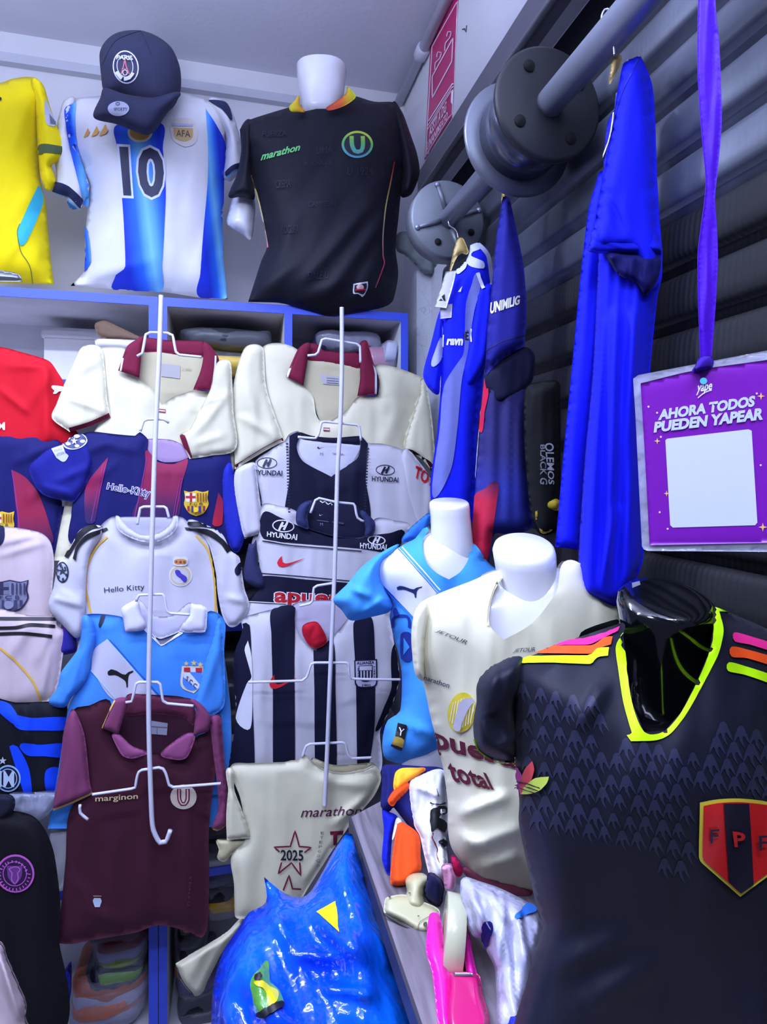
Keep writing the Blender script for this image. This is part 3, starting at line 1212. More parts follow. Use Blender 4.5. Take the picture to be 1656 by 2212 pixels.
# ---- black shirt
YK1 = onY(1.865)
bk = fab((27, 27, 40), 0.6)
m2 = Thing('mannequin', 'white headless mannequin in the black shirt on the shelf top', 'mannequin')
nk = neck([(172, 556, 925), (178, 554, 926), (260, 563, 915), (330, 572, 908), (400, 582, 900), (470, 600, 870), (560, 610, 860)], 1.86, 0.9, MANW, 'B', power=2.4)
m2.add('neck', nk)
m2.panel('arm', [(110, 1060), (215, 1060), (245, 1180), (238, 1300), (215, 1440), (150, 1402), (40, 1330), (50, 1230)], onY(1.93), 0.035, MANW, key='B', w=0.9, wr=0, back=0.9)
m2.panel('torso', [(420, 520), (1080, 500), (1250, 560), (1280, 900), (1200, 1300), (1180, 1860), (330, 1860), (400, 1400), (300, 900), (260, 600)], onY(1.95), 0.03, MANW, key='B', wr=0, back=0.9)
m2.finish()
t = Thing('football_shirt', 'black football shirt with green U badge on the white mannequin neck', 'shirt', 'shirts on mannequins on the shelf top')
t.panel('body', [(500, 455), (560, 482), (620, 484), (700, 466), (780, 466), (860, 455), (940, 415), (990, 372), (1130, 412), (1270, 415), (1325, 470), (1355, 600), (1380, 800), (1350, 950), (1330, 1100), (1310, 1300), (1290, 1500), (1310, 1700), (1270, 1900), (1200, 1945), (1130, 1962), (960, 1990), (800, 2010), (700, 1985), (540, 1940), (420, 1912), (192, 1905, 1), (232, 1780), (290, 1600), (335, 1480), (300, 1300), (250, 1100), (215, 950), (180, 800), (150, 700), (130, 620), (210, 545)], YK1, 0.09, bk, key='B', w=0.85, full=[(500, 455), (560, 400), (640, 360), (740, 340), (880, 340), (990, 368), (1130, 412), (1270, 415), (1325, 470), (1355, 600), (1380, 800), (1350, 950), (1330, 1100), (1310, 1300), (1290, 1500), (1310, 1700), (1270, 1900), (1200, 1945), (1130, 1962), (960, 1990), (800, 2010), (700, 1985), (540, 1940), (420, 1912), (192, 1905, 1), (232, 1780), (290, 1600), (335, 1480), (300, 1300), (250, 1100), (215, 950), (180, 800), (150, 700), (130, 620), (210, 545)],
        folds=[(650, 610, 800, 440, 13, .012), (700, 640, 830, 470, 12, .011), (600, 560, 640, 460, 12, .007), (560, 630, 650, 560, 14, .008), (620, 660, 760, 600, 14, .009), (760, 650, 840, 500, 10, .007), (680, 470, 720, 380, 22, .004)], wdir=125, wr=0.004)
t.panel('sleeve', [(210, 545), (135, 615), (140, 780), (110, 950), (62, 1060), (52, 1128), (150, 1120), (240, 1135), (225, 950), (240, 700)], YK1, 0.05, bk, key='B', w=0.7, off=-0.01)
t.panel('sleeve', [(1270, 415), (1340, 490), (1400, 650), (1450, 800), (1470, 930), (1445, 1030), (1400, 1110), (1330, 1118), (1340, 950), (1320, 800), (1290, 600)], YK1, 0.05, bk, key='B', w=0.7, off=0.0)
c0, c1 = onY(1.8)(*zz('B', [(500, 420)])[0]), onY(1.8)(*zz('B', [(990, 420)])[0])
colm = grad([(0, (225, 215, 30)), (0.18, (235, 150, 40)), (0.5, (225, 70, 60)), (0.75, (235, 110, 50)), (0.9, (225, 205, 40)), (1, (205, 215, 40))], c0, c1)
t.panel('collar', [(570, 366), (545, 398), (498, 450), (512, 486), (560, 488), (616, 488), (592, 455), (576, 425)], YK1, 0.004, colm, key='B', off=0.082, wr=0)
t.panel('collar', [(934, 302), (994, 368), (960, 412), (880, 456), (776, 472), (830, 420), (895, 376), (925, 340)], YK1, 0.004, colm, key='B', off=0.09, wr=0)
g0, g1 = onY(1.8)(*zz('B', [(1000, 630)])[0]), onY(1.8)(*zz('B', [(1000, 835)])[0])
gg = grad([(0, (220, 232, 60)), (0.5, (110, 205, 90)), (1, (90, 175, 190))], g0, g1, 0.5)
P = Print(t.surf, 'B', lift=0.002)
P.disc(1005, 733, 117, 101, gg)
P.disc(1005, 733, 99, 84, ink((26, 26, 44)))
P.line([(962, 672), (965, 740), (985, 782), (1010, 790), (1035, 780), (1046, 740), (1044, 672)], 9, gg)
t.print('badge', P, label='round green and yellow U badge')
P = Print(t.surf, 'B', lift=0.002)
P.text('marathon', [(295, 795), (578, 728), (578, 775), (290, 850)], ink((120, 225, 130)), 0.03, 0.3)
t.print('lettering', P)
pm = grad([(0, (200, 40, 50)), (0.3, (225, 205, 120)), (0.55, (190, 190, 160)), (0.8, (225, 60, 120)), (1, (120, 70, 60))], onY(1.8)(*zz('B', [(1200, 870)])[0]), onY(1.8)(*zz('B', [(1200, 1780)])[0]))
P = Print(t.surf, 'B')
P.line([(212, 960), (262, 1110), (302, 1280), (342, 1500)], 3, pm)
t.print('piping', P)
P = Print(t.surf, 'B')
P.line([(1280, 860), (1250, 1020), (1215, 1200), (1195, 1400), (1195, 1560), (1205, 1620), (1140, 1800)], 2.6, pm)
t.print('piping', P)
P = Print(t.surf, 'B', lift=0.002)
P.poly([(975, 1770, 1), (1082, 1752, 1), (1082, 1800), (1060, 1850), (1042, 1868, 1), (1010, 1845), (975, 1842)], WH)
P.poly([(984, 1780, 1), (1073, 1764, 1), (1073, 1800), (1050, 1845), (1010, 1835), (984, 1832)], ink((40, 34, 56)))
P.disc(1026, 1795, 26, 22, ink((225, 190, 190)))
P.line([(992, 1815), (1065, 1812)], 3, RED)
t.print('patch', P)
# tone-on-tone lettering bands in the cloth
P = Print(t.surf, 'B', lift=0.0007)
tn = fab((44, 45, 62), 0.5)
for (s, x, y, w, h) in (('LIMA', 700, 750, 120, 50), ('Y DALE', 600, 860, 230, 30), ('U 1924', 930, 905, 190, 60), ('CAMPEON', 640, 1160, 200, 40), ('LOCURA', 450, 1340, 120, 60), ('DALE U', 640, 1680, 150, 60), ('FUERZA', 300, 640, 180, 40), ('CREMA', 400, 1000, 110, 60)):
    P.text(s, [(x, y), (x + w, y - 8), (x + w, y + h - 8), (x, y + h)], tn)
t.print('tonal_pattern', P)
t.finish()

# ================================================================== shirts hanging on the middle-left display rod
G1 = 'shirts on the rod in front of the left shelf unit'
CREAM = (228, 223, 192)
cr = fab(CREAM)
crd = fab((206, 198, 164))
MAR = (120, 26, 58)
ma = fab(MAR)
tabm = ink((150, 40, 60))


def badge_barca(P, cx, cy, w, h, key, grey=False):
    """quartered shield: cross and stripes above, striped field with ball below"""
    c = (lambda a, b: ink(b)) if grey else (lambda a, b: ink(a))
    out = [(cx - w * .5, cy - h * .5, 1), (cx - w * .28, cy - h * .44), (cx, cy - h * .5, 1), (cx + w * .28, cy - h * .44), (cx + w * .5, cy - h * .5, 1), (cx + w * .46, cy - h * .2), (cx + w * .5, cy + h * .05), (cx + w * .3, cy + h * .38), (cx, cy + h * .5, 1), (cx - w * .3, cy + h * .38), (cx - w * .5, cy + h * .05), (cx - w * .46, cy - h * .2)]
    P.poly(out, c((240, 200, 30), (46, 44, 84)), key)
    f = lambda k: [(cx + (p[0] - cx) * k, cy + (p[1] - cy) * k) + tuple(p[2:]) for p in out]
    P.poly(f(0.92), c((225, 190, 50), (128, 130, 158)), key)
    P.poly([(cx - w * .44, cy - h * .40, 1), (cx - .02 * w, cy - h * .40, 1), (cx - .02 * w, cy - .06 * h, 1), (cx - w * .42, cy - .06 * h, 1)], c((235, 230, 235), (120, 122, 150)), key)
    P.line([(cx - w * .22, cy - h * .42), (cx - w * .22, cy - h * .06)], w * .1 * ZO[key][2], c((200, 30, 40), (52, 52, 84)), key)
    P.line([(cx - w * .43, cy - h * .25), (cx - w * .02, cy - h * .25)], h * .08 * ZO[key][2], c((200, 30, 40), (52, 52, 84)), key)
    for k in range(4):
        x = cx + w * (.07 + .11 * k)
        P.line([(x, cy - h * .40), (x, cy - h * .07)], w * .05 * ZO[key][2], c((150, 80, 20), (60, 60, 92)), key)
    P.text('F C B', [(cx - w * .26, cy - h * .03), (cx + w * .26, cy - h * .03), (cx + w * .26, cy + h * .07), (cx - w * .26, cy + h * .07)], c((90, 70, 20), (50, 50, 84)), 0.03, key=key)
    for k in range(5):
        x = cx + w * (-.32 + .16 * k)
        hh = .40 - .9 * abs(x - cx) / w * .35
        P.line([(x, cy + h * .10), (x, cy + h * hh)], w * .09 * ZO[key][2], c((60, 40, 130) if k % 2 else (170, 30, 60), (60, 60, 96)), key)
    P.disc(cx, cy + h * .24, w * .11, w * .11, c((240, 210, 40), (140, 142, 170)), key=key)


# ---- 1 cream polo
Y = onY(1.835)
t = Thing('polo_shirt', 'cream polo shirt with maroon collar at the top of the left display rod', 'shirt', G1)
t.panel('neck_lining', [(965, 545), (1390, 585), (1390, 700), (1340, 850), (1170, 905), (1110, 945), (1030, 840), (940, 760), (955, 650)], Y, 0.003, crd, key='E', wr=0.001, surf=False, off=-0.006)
t.panel('body', [(690, 545), (850, 540), (880, 575), (955, 748), (1050, 830), (1112, 938, 1), (1175, 892), (1330, 838), (1450, 832), (1500, 640), (1570, 640), (1600, 800), (1610, 1300), (1560, 2005, 1), (370, 2010, 1), (430, 1700), (500, 1400), (690, 1050), (725, 930), (690, 800), (680, 650)], Y, 0.013, cr, key='E',
        folds=[(225, 780, 250, 870, 9, .006), (300, 840, 330, 880, 9, .004), (430, 850, 380, 930, 12, .005)])
t.panel('sleeve', [(572, 536), (690, 543), (722, 700), (738, 900), (762, 1022, 1), (620, 1085), (478, 1124, 1), (358, 1030), (390, 930), (440, 800), (520, 620)], Y, 0.015, cr, key='E', off=0.012, folds=[(150, 860, 230, 890, 9, .007), (170, 800, 210, 780, 12, .005)])
t.panel('sleeve', [(1490, 650), (1580, 638), (1597, 800), (1607, 1000), (1622, 1238), (1450, 1288), (1303, 1310, 1), (1235, 1150), (1300, 1110), (1370, 980), (1450, 820)], Y, 0.015, cr, key='E', off=0.03, folds=[(430, 930, 490, 850, 10, .008), (420, 960, 480, 940, 9, .006)])
cl = t.panel('collar', [(985, 478), (1150, 492), (1400, 503), (1402, 606), (1220, 597), (1100, 577), (960, 566)], Y, 0.006, ma, key='E', wr=0.001, off=-0.004)
t.panel('collar_wing', [(985, 470), (935, 490), (870, 540), (812, 702, 1), (957, 750, 1), (972, 600)], Y, 0.008, ma, key='E', wr=0.001, off=0.026, parent=cl)
t.panel('collar_wing', [(1395, 503), (1445, 530), (1502, 610), (1502, 660), (1450, 840, 1), (1328, 834, 1), (1380, 700), (1398, 600)], Y, 0.008, ma, key='E', wr=0.001, off=0.026, parent=cl)
P = Print(t.surf[-2:], 'E', lift=0.001)
P.line([(868, 548), (846, 620), (830, 704)], 3.6, WH)
t.print('collar_stripe', P)
P = Print(t.surf[-1:], 'E', lift=0.001)
P.line([(1482, 600), (1478, 680), (1456, 822)], 3.6, WH)
P.line([(1498, 620), (1494, 690), (1474, 800)], 2.2, NAVY)
t.print('collar_stripe', P)
P = Print(t.surf[:3], 'E')
P.line([(478, 1108), (620, 1066), (752, 1006)], 9, ma)
t.print('cuff', P)
P = Print([t.surf[2]], 'E')
P.poly([(1238, 1150), (1272, 1148), (1322, 1296), (1296, 1302)], ma)
t.print('cuff', P)
P = Print(t.surf[:1], 'E')
P.poly([(1088, 964, 1), (1140, 970, 1), (1138, 994, 1), (1088, 988, 1)], tabm)
P.line([(1092, 977), (1136, 982)], 2.2, WH)
t.print('placket_tab', P)
P = Print([t.parts[0][1]], 'E')
P.poly([(1110, 655, 1), (1240, 668, 1), (1236, 758, 1), (1108, 742, 1)], ink((176, 172, 172)))
P.text('2 AÑ', [(1250, 668), (1312, 675), (1310, 705), (1250, 698)], ink((190, 184, 150)))
t.print('size_label', P)
t.finish()

# ---- 2 navy and maroon shirt
Y = onY(1.81)
nv = fab((24, 26, 96))
bl = fab((34, 44, 176))
t = Thing('football_shirt', 'navy and maroon striped football shirt with yellow crest on the left display rod', 'shirt', G1)
t.panel('neck_lining', [(985, 1175), (1200, 1185), (1310, 1295), (1180, 1345), (1070, 1315), (1000, 1245)], Y, 0.003, fab((176, 150, 190)), key='E', wr=0.001, surf=False, off=-0.006)
z0, z1 = Y(*zz('E', [(1100, 1250)])[0]), Y(*zz('E', [(1100, 1760)])[0])
mr = grad([(0, (150, 22, 72)), (0.5, (140, 22, 76)), (0.8, (60, 22, 84)), (1, (26, 26, 92))], z0, z1)
t.panel('body', [(560, 1140), (640, 1122), (800, 1140), (930, 1150), (962, 1125), (1020, 1180), (1012, 1240), (1060, 1300), (1130, 1332), (1230, 1327), (1300, 1300), (1430, 1290), (1560, 1255), (1590, 1330), (1602, 1560), (1590, 1900), (500, 1900), (490, 1700), (505, 1600), (580, 1480), (480, 1350), (440, 1230)], Y, 0.013, nv, key='E',
        folds=[(160, 990, 250, 945, 10, .008), (200, 1040, 250, 1000, 10, .006), (230, 960, 300, 975, 9, .006)])
t.panel('sleeve', [(440, 1200), (560, 1140), (640, 1300), (600, 1470), (512, 1602), (460, 1598), (288, 1548), (200, 1380), (270, 1290), (350, 1230)], Y, 0.015, fab((28, 32, 132)), key='E', off=0.008, folds=[(120, 1040, 190, 1010, 10, .006), (90, 1050, 150, 1065, 7, .004)])
t.panel('sleeve', [(478, 1030), (498, 1000), (518, 1085), (528, 1155), (506, 1193), (484, 1130)], Y, 0.02, bl, off=0.0)
P = Print(t.surf[:1], 'E')
P.poly([(1010, 1250), (1080, 1330), (1200, 1345), (1292, 1312), (1245, 1500), (1200, 1745), (925, 1745), (960, 1560), (1000, 1330)], mr)
t.print('stripe', P)
P = Print(t.surf[:1], 'E')
P.poly([(742, 1298, 1), (690, 1500), (650, 1745), (590, 1745), (580, 1600), (600, 1480), (690, 1360)], mr)
t.print('stripe', P)
P = Print(t.surf[:1], 'E')
P.poly([(1500, 1540, 1), (1532, 1600), (1525, 1760), (1460, 1760)], grad([(0, (40, 26, 90)), (1, (190, 26, 60))], z0, z1))
t.print('stripe', P)
mg = ink((150, 40, 130))
P = Print(t.surf[:1], 'E', lift=0.002)
P.line([(740, 1305), (690, 1520), (650, 1740)], 2, mg)
P.line([(712, 1340), (672, 1520), (628, 1740)], 1.4, mg)
P.line([(1010, 1300), (965, 1530), (925, 1720)], 2, mg)
P.line([(1255, 1440), (1225, 1600), (1200, 1740)], 2, mg)
P.line([(1240, 1440), (1210, 1600), (1185, 1740)], 1.4, mg)
t.print('pinstripes', P)
P = Print(t.surf[:1], 'E', lift=0.003)
P.text('Hello-Kitty', [(740, 1475), (1035, 1520), (1028, 1590), (735, 1530)], WH, 0.06, 0.1)
P.text('Hello-Kitty', [(740, 1475), (1035, 1520), (1028, 1590), (735, 1530)], ink((60, 50, 140)), 0.005, 0.1)
t.print('lettering', P)
P = Print(t.surf[:1], 'E', lift=0.003)
badge_barca(P, 1350, 1615, 168, 176, 'E')
t.print('crest', P)
P = Print(t.surf[:2], 'E', lift=0.002)
P.disc(515, 1190, 86, 54, WH, -12)
P.disc(515, 1190, 76, 46, ink((70, 80, 130)), -12)
for a in range(5):
    w = math.radians(72 * a)
    P.disc(515 + 52 * math.cos(w), 1190 + 32 * math.sin(w), 17, 11, WH)
star(P, WH, 515, 1190, 24, 'E')
t.print('ball_badge', P)
P = Print(t.surf[:2], 'E', lift=0.002)
P.poly([(355, 1240, 1), (432, 1214, 1), (452, 1270), (472, 1288), (440, 1330), (388, 1302, 1)], ink((196, 200, 224)))
P.text('FOUND', [(372, 1250), (425, 1232), (432, 1248), (380, 1266)], ink((110, 115, 160)))
P.text('ATION', [(385, 1275), (440, 1256), (446, 1274), (392, 1292)], ink((110, 115, 160)))
t.print('sleeve_patch', P)
t.finish()

# ---- 3 white shirt, black shoulder stripes, yellow piping
Y = onY(1.785)
ws = fab((208, 206, 216))
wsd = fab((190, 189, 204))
t = Thing('football_shirt', 'white football shirt with black shoulder stripes and yellow piping on the left rod', 'shirt', G1)
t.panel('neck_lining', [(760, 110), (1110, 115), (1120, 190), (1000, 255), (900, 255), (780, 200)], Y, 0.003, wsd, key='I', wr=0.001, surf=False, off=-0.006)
t.panel('body', [(640, 168), (735, 104), (758, 185), (830, 238), (920, 265), (1000, 265), (1080, 228), (1125, 175), (1135, 104), (1200, 140), (1310, 230), (1360, 430), (1380, 600), (1392, 720), (1470, 1300), (1480, 1700, 1), (300, 2540, 1), (330, 2000), (420, 1300), (545, 720), (540, 550), (560, 380), (600, 280)], Y, 0.013, ws, key='I',
        folds=[(215, 1140, 250, 1180, 10, .005), (400, 1150, 440, 1200, 12, .005)])
t.panel('sleeve', [(640, 165), (520, 185), (460, 280), (410, 370), (372, 400), (340, 560), (310, 690), (400, 800), (482, 882), (522, 858), (545, 700), (550, 500), (575, 350), (640, 240)], Y, 0.015, ws, key='I', off=0.012, folds=[(110, 1290, 180, 1310, 7, .008), (130, 1280, 175, 1300, 9, .006), (150, 1200, 170, 1260, 9, .005)])
t.panel('sleeve', [(1195, 140), (1330, 165), (1420, 220), (1470, 320), (1530, 370), (1560, 560), (1592, 680), (1540, 780), (1470, 812), (1420, 740), (1390, 600), (1375, 450), (1320, 260)], Y, 0.015, ws, key='I', off=0.006, folds=[(490, 1290, 530, 1300, 8, .008)])
cb = t.panel('collar', [(738, 100), (765, 108), (795, 150), (850, 195), (930, 225), (1020, 205), (1085, 155), (1105, 105), (1136, 104), (1128, 178), (1080, 232), (1000, 268), (920, 268), (830, 240), (756, 188)], Y, 0.007, fab((214, 212, 222)), key='I', off=0.024, wr=0.0)
P = Print(t.surf[:3], 'I', lift=0.004)
P.poly([(682, 176, 1), (692, 192, 1), (560, 252), (502, 312), (482, 388, 1), (464, 374, 1), (492, 290), (560, 218)], BLK)
P.poly([(645, 158, 1), (540, 178), (470, 260), (418, 362, 1), (440, 372, 1), (490, 282), (560, 202), (655, 172, 1)], BLK)
t.print('shoulder_stripes', P)
P = Print(t.surf[:3], 'I', lift=0.004)
P.poly([(1180, 175, 1), (1330, 190), (1420, 250), (1472, 322, 1), (1450, 338, 1), (1400, 272), (1310, 218), (1186, 192, 1)], BLK)
P.poly([(1195, 140, 1), (1330, 148), (1422, 180, 1), (1425, 202, 1), (1330, 178), (1196, 158, 1)], BLK)
t.print('shoulder_stripes', P)
yp = ink((236, 184, 66))
P = Print(t.surf[:1], 'I')
P.line([(686, 235), (612, 310), (562, 420), (549, 560), (582, 725)], 4.2, yp)
t.print('piping', P)
P = Print(t.surf[:1], 'I')
P.line([(1250, 228), (1320, 310), (1358, 440), (1374, 600), (1374, 715)], 4.2, yp)
t.print('piping', P)
P = Print(t.surf[:1], 'I', lift=0.002)
P.disc(1152, 482, 74, 70, WH)
P.disc(1152, 482, 66, 62, ink((216, 200, 160)))
P.disc(1152, 484, 52, 48, ink((206, 206, 214)))
P.poly([(1120, 450), (1145, 448), (1160, 470), (1192, 495), (1180, 526), (1150, 500), (1128, 480)], ink((74, 60, 180)))
P.poly([(1104, 372, 1), (1128, 358), (1152, 366), (1176, 358), (1200, 372, 1), (1188, 416), (1115, 416)], WH)
P.poly([(1115, 384), (1150, 376), (1190, 384), (1182, 408), (1122, 408)], ink((210, 150, 80)))
for x in (1128, 1152, 1176):
    P.disc(x, 394, 7, 7, ink((170, 60, 50)))
t.print('crest', P)
P = Print(t.surf[:1], 'I', lift=0.002)
P.text('Hello Kitty', [(665, 560), (922, 535), (922, 582), (668, 602)], ink((40, 40, 60)), 0.0, 0.0)
t.print('lettering', P)
P = Print(t.surf[1:2], 'I', lift=0.002)
P.ring(400, 462, 40, 66, 9, ink((40, 46, 70)))
P.disc(400, 462, 31, 56, ink((180, 188, 200)))
star(P, ink((50, 60, 80)), 402, 455, 30, 'I')
for a in range(6):
    w = math.radians(60 * a + 20)
    P.disc(400 + 26 * math.cos(w), 462 + 44 * math.sin(w), 7, 10, ink((50, 56, 80)))
t.print('sleeve_badge', P)
P = Print(t.surf[2:3], 'I', lift=0.002)
P.text('FLY', [(1565, 290), (1578, 380), (1550, 388), (1540, 300)], ink((180, 50, 60)), 0.03)
P.poly([(1500, 440), (1540, 400), (1530, 470), (1508, 480)], NAVY)
t.print('sleeve_print', P)
t.finish()


def puma(P, mat, x, y, w, h, key):
    """leaping cat in a box"""
    c = [(0, .12), (.12, 0), (.32, .08), (.55, .27), (.67, .30), (.78, .16), (.99, .07), (.97, .17), (.84, .26), (.78, .5), (.765, 1), (.71, 1), (.675, .68), (.48, .46), (.26, .32), (.03, .34)]
    return P.poly([(x + a * w, y + b * h) for a, b in c], mat, key)


# ---- 4 light-blue polo with white collar
Y = onY(1.755)
sk = fab((70, 146, 240))
t = Thing('polo_shirt', 'light-blue polo shirt with white collar and pale sash on the left rod', 'shirt', G1)
t.panel('neck_lining', [(875, 625), (985, 735), (1100, 735), (1215, 655), (1215, 740), (1180, 800), (1150, 840), (1050, 880), (1015, 885), (935, 835), (890, 720)], Y, 0.003, fab((214, 212, 232)), key='I', wr=0.001, surf=False, off=-0.006)
t.panel('body', [(545, 735), (780, 748), (800, 842), (925, 825), (1030, 932, 1), (1170, 842), (1310, 842), (1320, 718), (1400, 728), (1440, 800), (1432, 1000), (1470, 1340), (1470, 1640), (1380, 2090, 1), (305, 2100, 1), (360, 1800), (440, 1320), (560, 1100), (600, 850)], Y, 0.013, sk, key='I',
        folds=[(200, 1360, 240, 1350, 10, .006), (150, 1560, 120, 1780, 12, .006)])
t.panel('sleeve', [(545, 735), (520, 850), (500, 950), (390, 1100), (365, 1200), (310, 1285), (350, 1322), (420, 1322), (450, 1270), (550, 1150), (585, 1000), (610, 850)], Y, 0.015, sk, key='I', off=0.012, folds=[(180, 1400, 150, 1500, 10, .008)])
t.panel('sleeve', [(1395, 745), (1420, 800), (1432, 1000), (1432, 1308), (1312, 1404, 1), (1265, 1380), (1238, 1310), (1270, 1200), (1320, 1000), (1365, 860)], Y, 0.015, sk, key='I', off=0.032, folds=[(440, 1500, 470, 1400, 10, .008)])
wc = fab((226, 224, 240))
cl = t.panel('collar', [(882, 628, 1), (778, 690), (788, 770), (800, 845, 1), (928, 822), (905, 730)], Y, 0.01, wc, key='I', off=0.026, wr=0.001)
t.panel('collar', [(1215, 656, 1), (1312, 680), (1322, 760), (1310, 842, 1), (1150, 834), (1208, 740)], Y, 0.01, wc, key='I', off=0.026, wr=0.001)
P = Print(t.surf[:1], 'I')
P.poly([(685, 888, 1), (600, 960), (585, 1080, 1), (745, 1285), (1010, 1260, 1)], fab((200, 198, 216)))
P.line([(682, 890), (840, 1070), (1005, 1258)], 3.5, ink((190, 210, 245)))
P.line([(700, 890), (860, 1070), (1020, 1250)], 2, ink((40, 90, 190)))
P.line([(585, 1085), (750, 1280)], 3.5, ink((190, 210, 245)))
t.print('sash', P)
P = Print(t.surf[:1] + [t.parts[0][1]], 'I')
P.line([(925, 822), (1030, 925), (1165, 842)], 7, WH, sharp=True)
t.print('neck_trim', P)
P = Print(t.surf[:1], 'I', lift=0.003)
puma(P, BLK, 690, 1080, 165, 116, 'I')
t.print('logo', P, label='black leaping cat')
P = Print(t.surf[:1], 'I', lift=0.002)
P.poly([(1162, 1060, 1), (1298, 1062, 1), (1296, 1170), (1238, 1235, 1), (1156, 1190)], ink((236, 226, 180)))
P.poly([(1170, 1068, 1), (1290, 1070, 1), (1286, 1165), (1236, 1222, 1), (1164, 1184)], ink((228, 228, 236)))
P.poly([(1174, 1098, 1), (1288, 1098, 1), (1286, 1160), (1236, 1215), (1170, 1180)], ink((80, 140, 235)))
P.poly([(1174, 1100, 1), (1210, 1100, 1), (1288, 1190, 1), (1260, 1205, 1), (1172, 1130, 1)], ink((228, 228, 236)))
P.poly([(1174, 1068, 1), (1214, 1068, 1), (1214, 1095, 1), (1174, 1093, 1)], ink((200, 40, 50)))
P.poly([(1250, 1070, 1), (1290, 1070, 1), (1290, 1096, 1), (1250, 1096, 1)], ink((200, 40, 50)))
P.text('S C C', [(1195, 1120), (1262, 1178), (1250, 1200), (1185, 1145)], ink((40, 40, 90)), 0.02)
star(P, ink((230, 200, 110)), 1190, 1042, 18, 'I')
star(P, ink((230, 200, 110)), 1238, 1038, 22, 'I')
star(P, ink((230, 200, 110)), 1280, 1048, 18, 'I')
t.print('crest', P)
P = Print(t.surf[:1], 'I')
P.poly([(645, 742), (670, 735), (660, 780), (640, 815), (630, 800)], NAVY)
t.print('shoulder_mark', P)
t.finish()

# ---- 5 maroon polo
Y = onY(1.72)
mn = fab((66, 24, 42))
mv = fab((128, 62, 100))
t = Thing('polo_shirt', 'dark maroon polo shirt with cream U badge, lowest on the left rod', 'shirt', G1)
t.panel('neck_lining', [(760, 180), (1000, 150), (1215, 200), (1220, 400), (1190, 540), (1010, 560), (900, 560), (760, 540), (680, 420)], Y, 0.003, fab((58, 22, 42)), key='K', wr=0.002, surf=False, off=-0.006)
t.panel('body', [(455, 245), (560, 215), (690, 185), (690, 390), (760, 522), (822, 548), (920, 512), (1010, 517), (1080, 552), (1162, 542), (1220, 420), (1310, 370), (1320, 285), (1385, 280), (1390, 450), (1340, 700), (1310, 1000), (1312, 1300), (1302, 1600), (1262, 1672), (1200, 1640), (1000, 1592), (850, 1640), (600, 1682), (450, 1712), (358, 1706, 1), (380, 1500), (410, 1200), (430, 900), (540, 700), (520, 500), (470, 350)], Y, 0.015, mn, key='K',
        folds=[(320, 1640, 320, 1960, 14, .008), (250, 1800, 230, 1990, 16, .006), (400, 1750, 400, 1980, 14, .006), (170, 1960, 260, 1990, 12, .006), (160, 1900, 200, 1960, 12, .006)], wr=0.005)
t.panel('sleeve', [(462, 240), (530, 400), (562, 690), (582, 772, 1), (450, 832), (330, 876, 1), (345, 760), (375, 600), (395, 400), (420, 300)], Y, 0.015, mv, key='K', off=0.014, folds=[(150, 1560, 170, 1680, 14, .006)])
t.panel('sleeve', [(1315, 290), (1385, 288), (1402, 500), (1420, 700), (1428, 950), (1380, 998), (1328, 982), (1368, 860), (1360, 700), (1335, 500)], Y, 0.024, mv, key='K', off=0.012)
cl = t.panel('collar', [(795, 152), (870, 143), (1100, 168), (1180, 168), (1225, 200), (1218, 335), (1150, 292), (960, 270), (800, 282), (775, 250)], Y, 0.008, fab((98, 40, 66)), key='K', wr=0.002, off=-0.004)
t.panel('collar_wing', [(790, 165), (715, 182), (640, 358, 1), (742, 398, 1), (772, 300), (800, 210)], Y, 0.01, mv, key='K', wr=0.001, off=0.03, parent=cl)
t.panel('collar_wing', [(1195, 180), (1228, 240), (1212, 405, 1), (1305, 378, 1), (1322, 290), (1260, 205)], Y, 0.01, mv, key='K', wr=0.001, off=0.03, parent=cl)
t.panel('collar_facing', [(700, 402), (748, 396), (830, 470), (925, 508), (880, 535), (818, 548), (760, 522)], Y, 0.006, fab((150, 78, 124)), key='K', off=0.028, wr=0.001)
t.panel('collar_facing', [(1008, 514), (1150, 398), (1214, 388), (1220, 430), (1170, 542), (1085, 553)], Y, 0.006, fab((150, 78, 124)), key='K', off=0.028, wr=0.001)
ye2 = ink((226, 190, 110))
P = Print(t.surf, 'K')
P.line([(722, 184), (678, 270), (640, 358)], 3.6, ye2)
t.print('collar_edge', P)
P = Print(t.surf[1:2], 'K')
P.line([(336, 866), (450, 821), (577, 762)], 4, ye2)
t.print('cuff', P)
P = Print(t.surf[2:3], 'K')
P.line([(1330, 982), (1382, 996), (1426, 955)], 3.2, ye2)
t.print('cuff', P)
P = Print(t.surf[:1], 'K', lift=0.003)
P.text('marginon', [(600, 782), (865, 766), (865, 808), (600, 826)], ink((232, 206, 160)), 0.012)
t.print('lettering', P)
P = Print(t.surf[:1], 'K', lift=0.003)
P.disc(1150, 786, 82, 78, ink((214, 196, 180)))
P.line([(1122, 735), (1124, 800), (1140, 830), (1160, 830), (1176, 800), (1176, 735)], 9, ink((110, 26, 56)))
P.line([(1122, 738), (1124, 800), (1140, 830), (1160, 830), (1176, 800), (1176, 738)], 3, ink((214, 196, 180)))
t.print('badge', P, label='cream disc with a maroon U')
P = Print(t.surf[:1], 'K', lift=0.002)
P.poly([(585, 1405, 1), (637, 1405, 1), (637, 1412, 1), (585, 1412, 1)], ink((150, 140, 110)))
P.poly([(582, 1440), (590, 1420, 1), (630, 1420, 1), (638, 1440), (625, 1478, 1), (595, 1478, 1)], ink((190, 200, 226)))
t.print('patch', P)
P = Print(t.surf[:1], 'K', lift=0.002)
P.text('Y DALE U', [(1200, 1280), (1186, 1470), (1174, 1468), (1188, 1280)], ink((110, 66, 84)))
t.print('hem_text', P)
P = Print([t.parts[0][1]], 'K', lift=0.002)
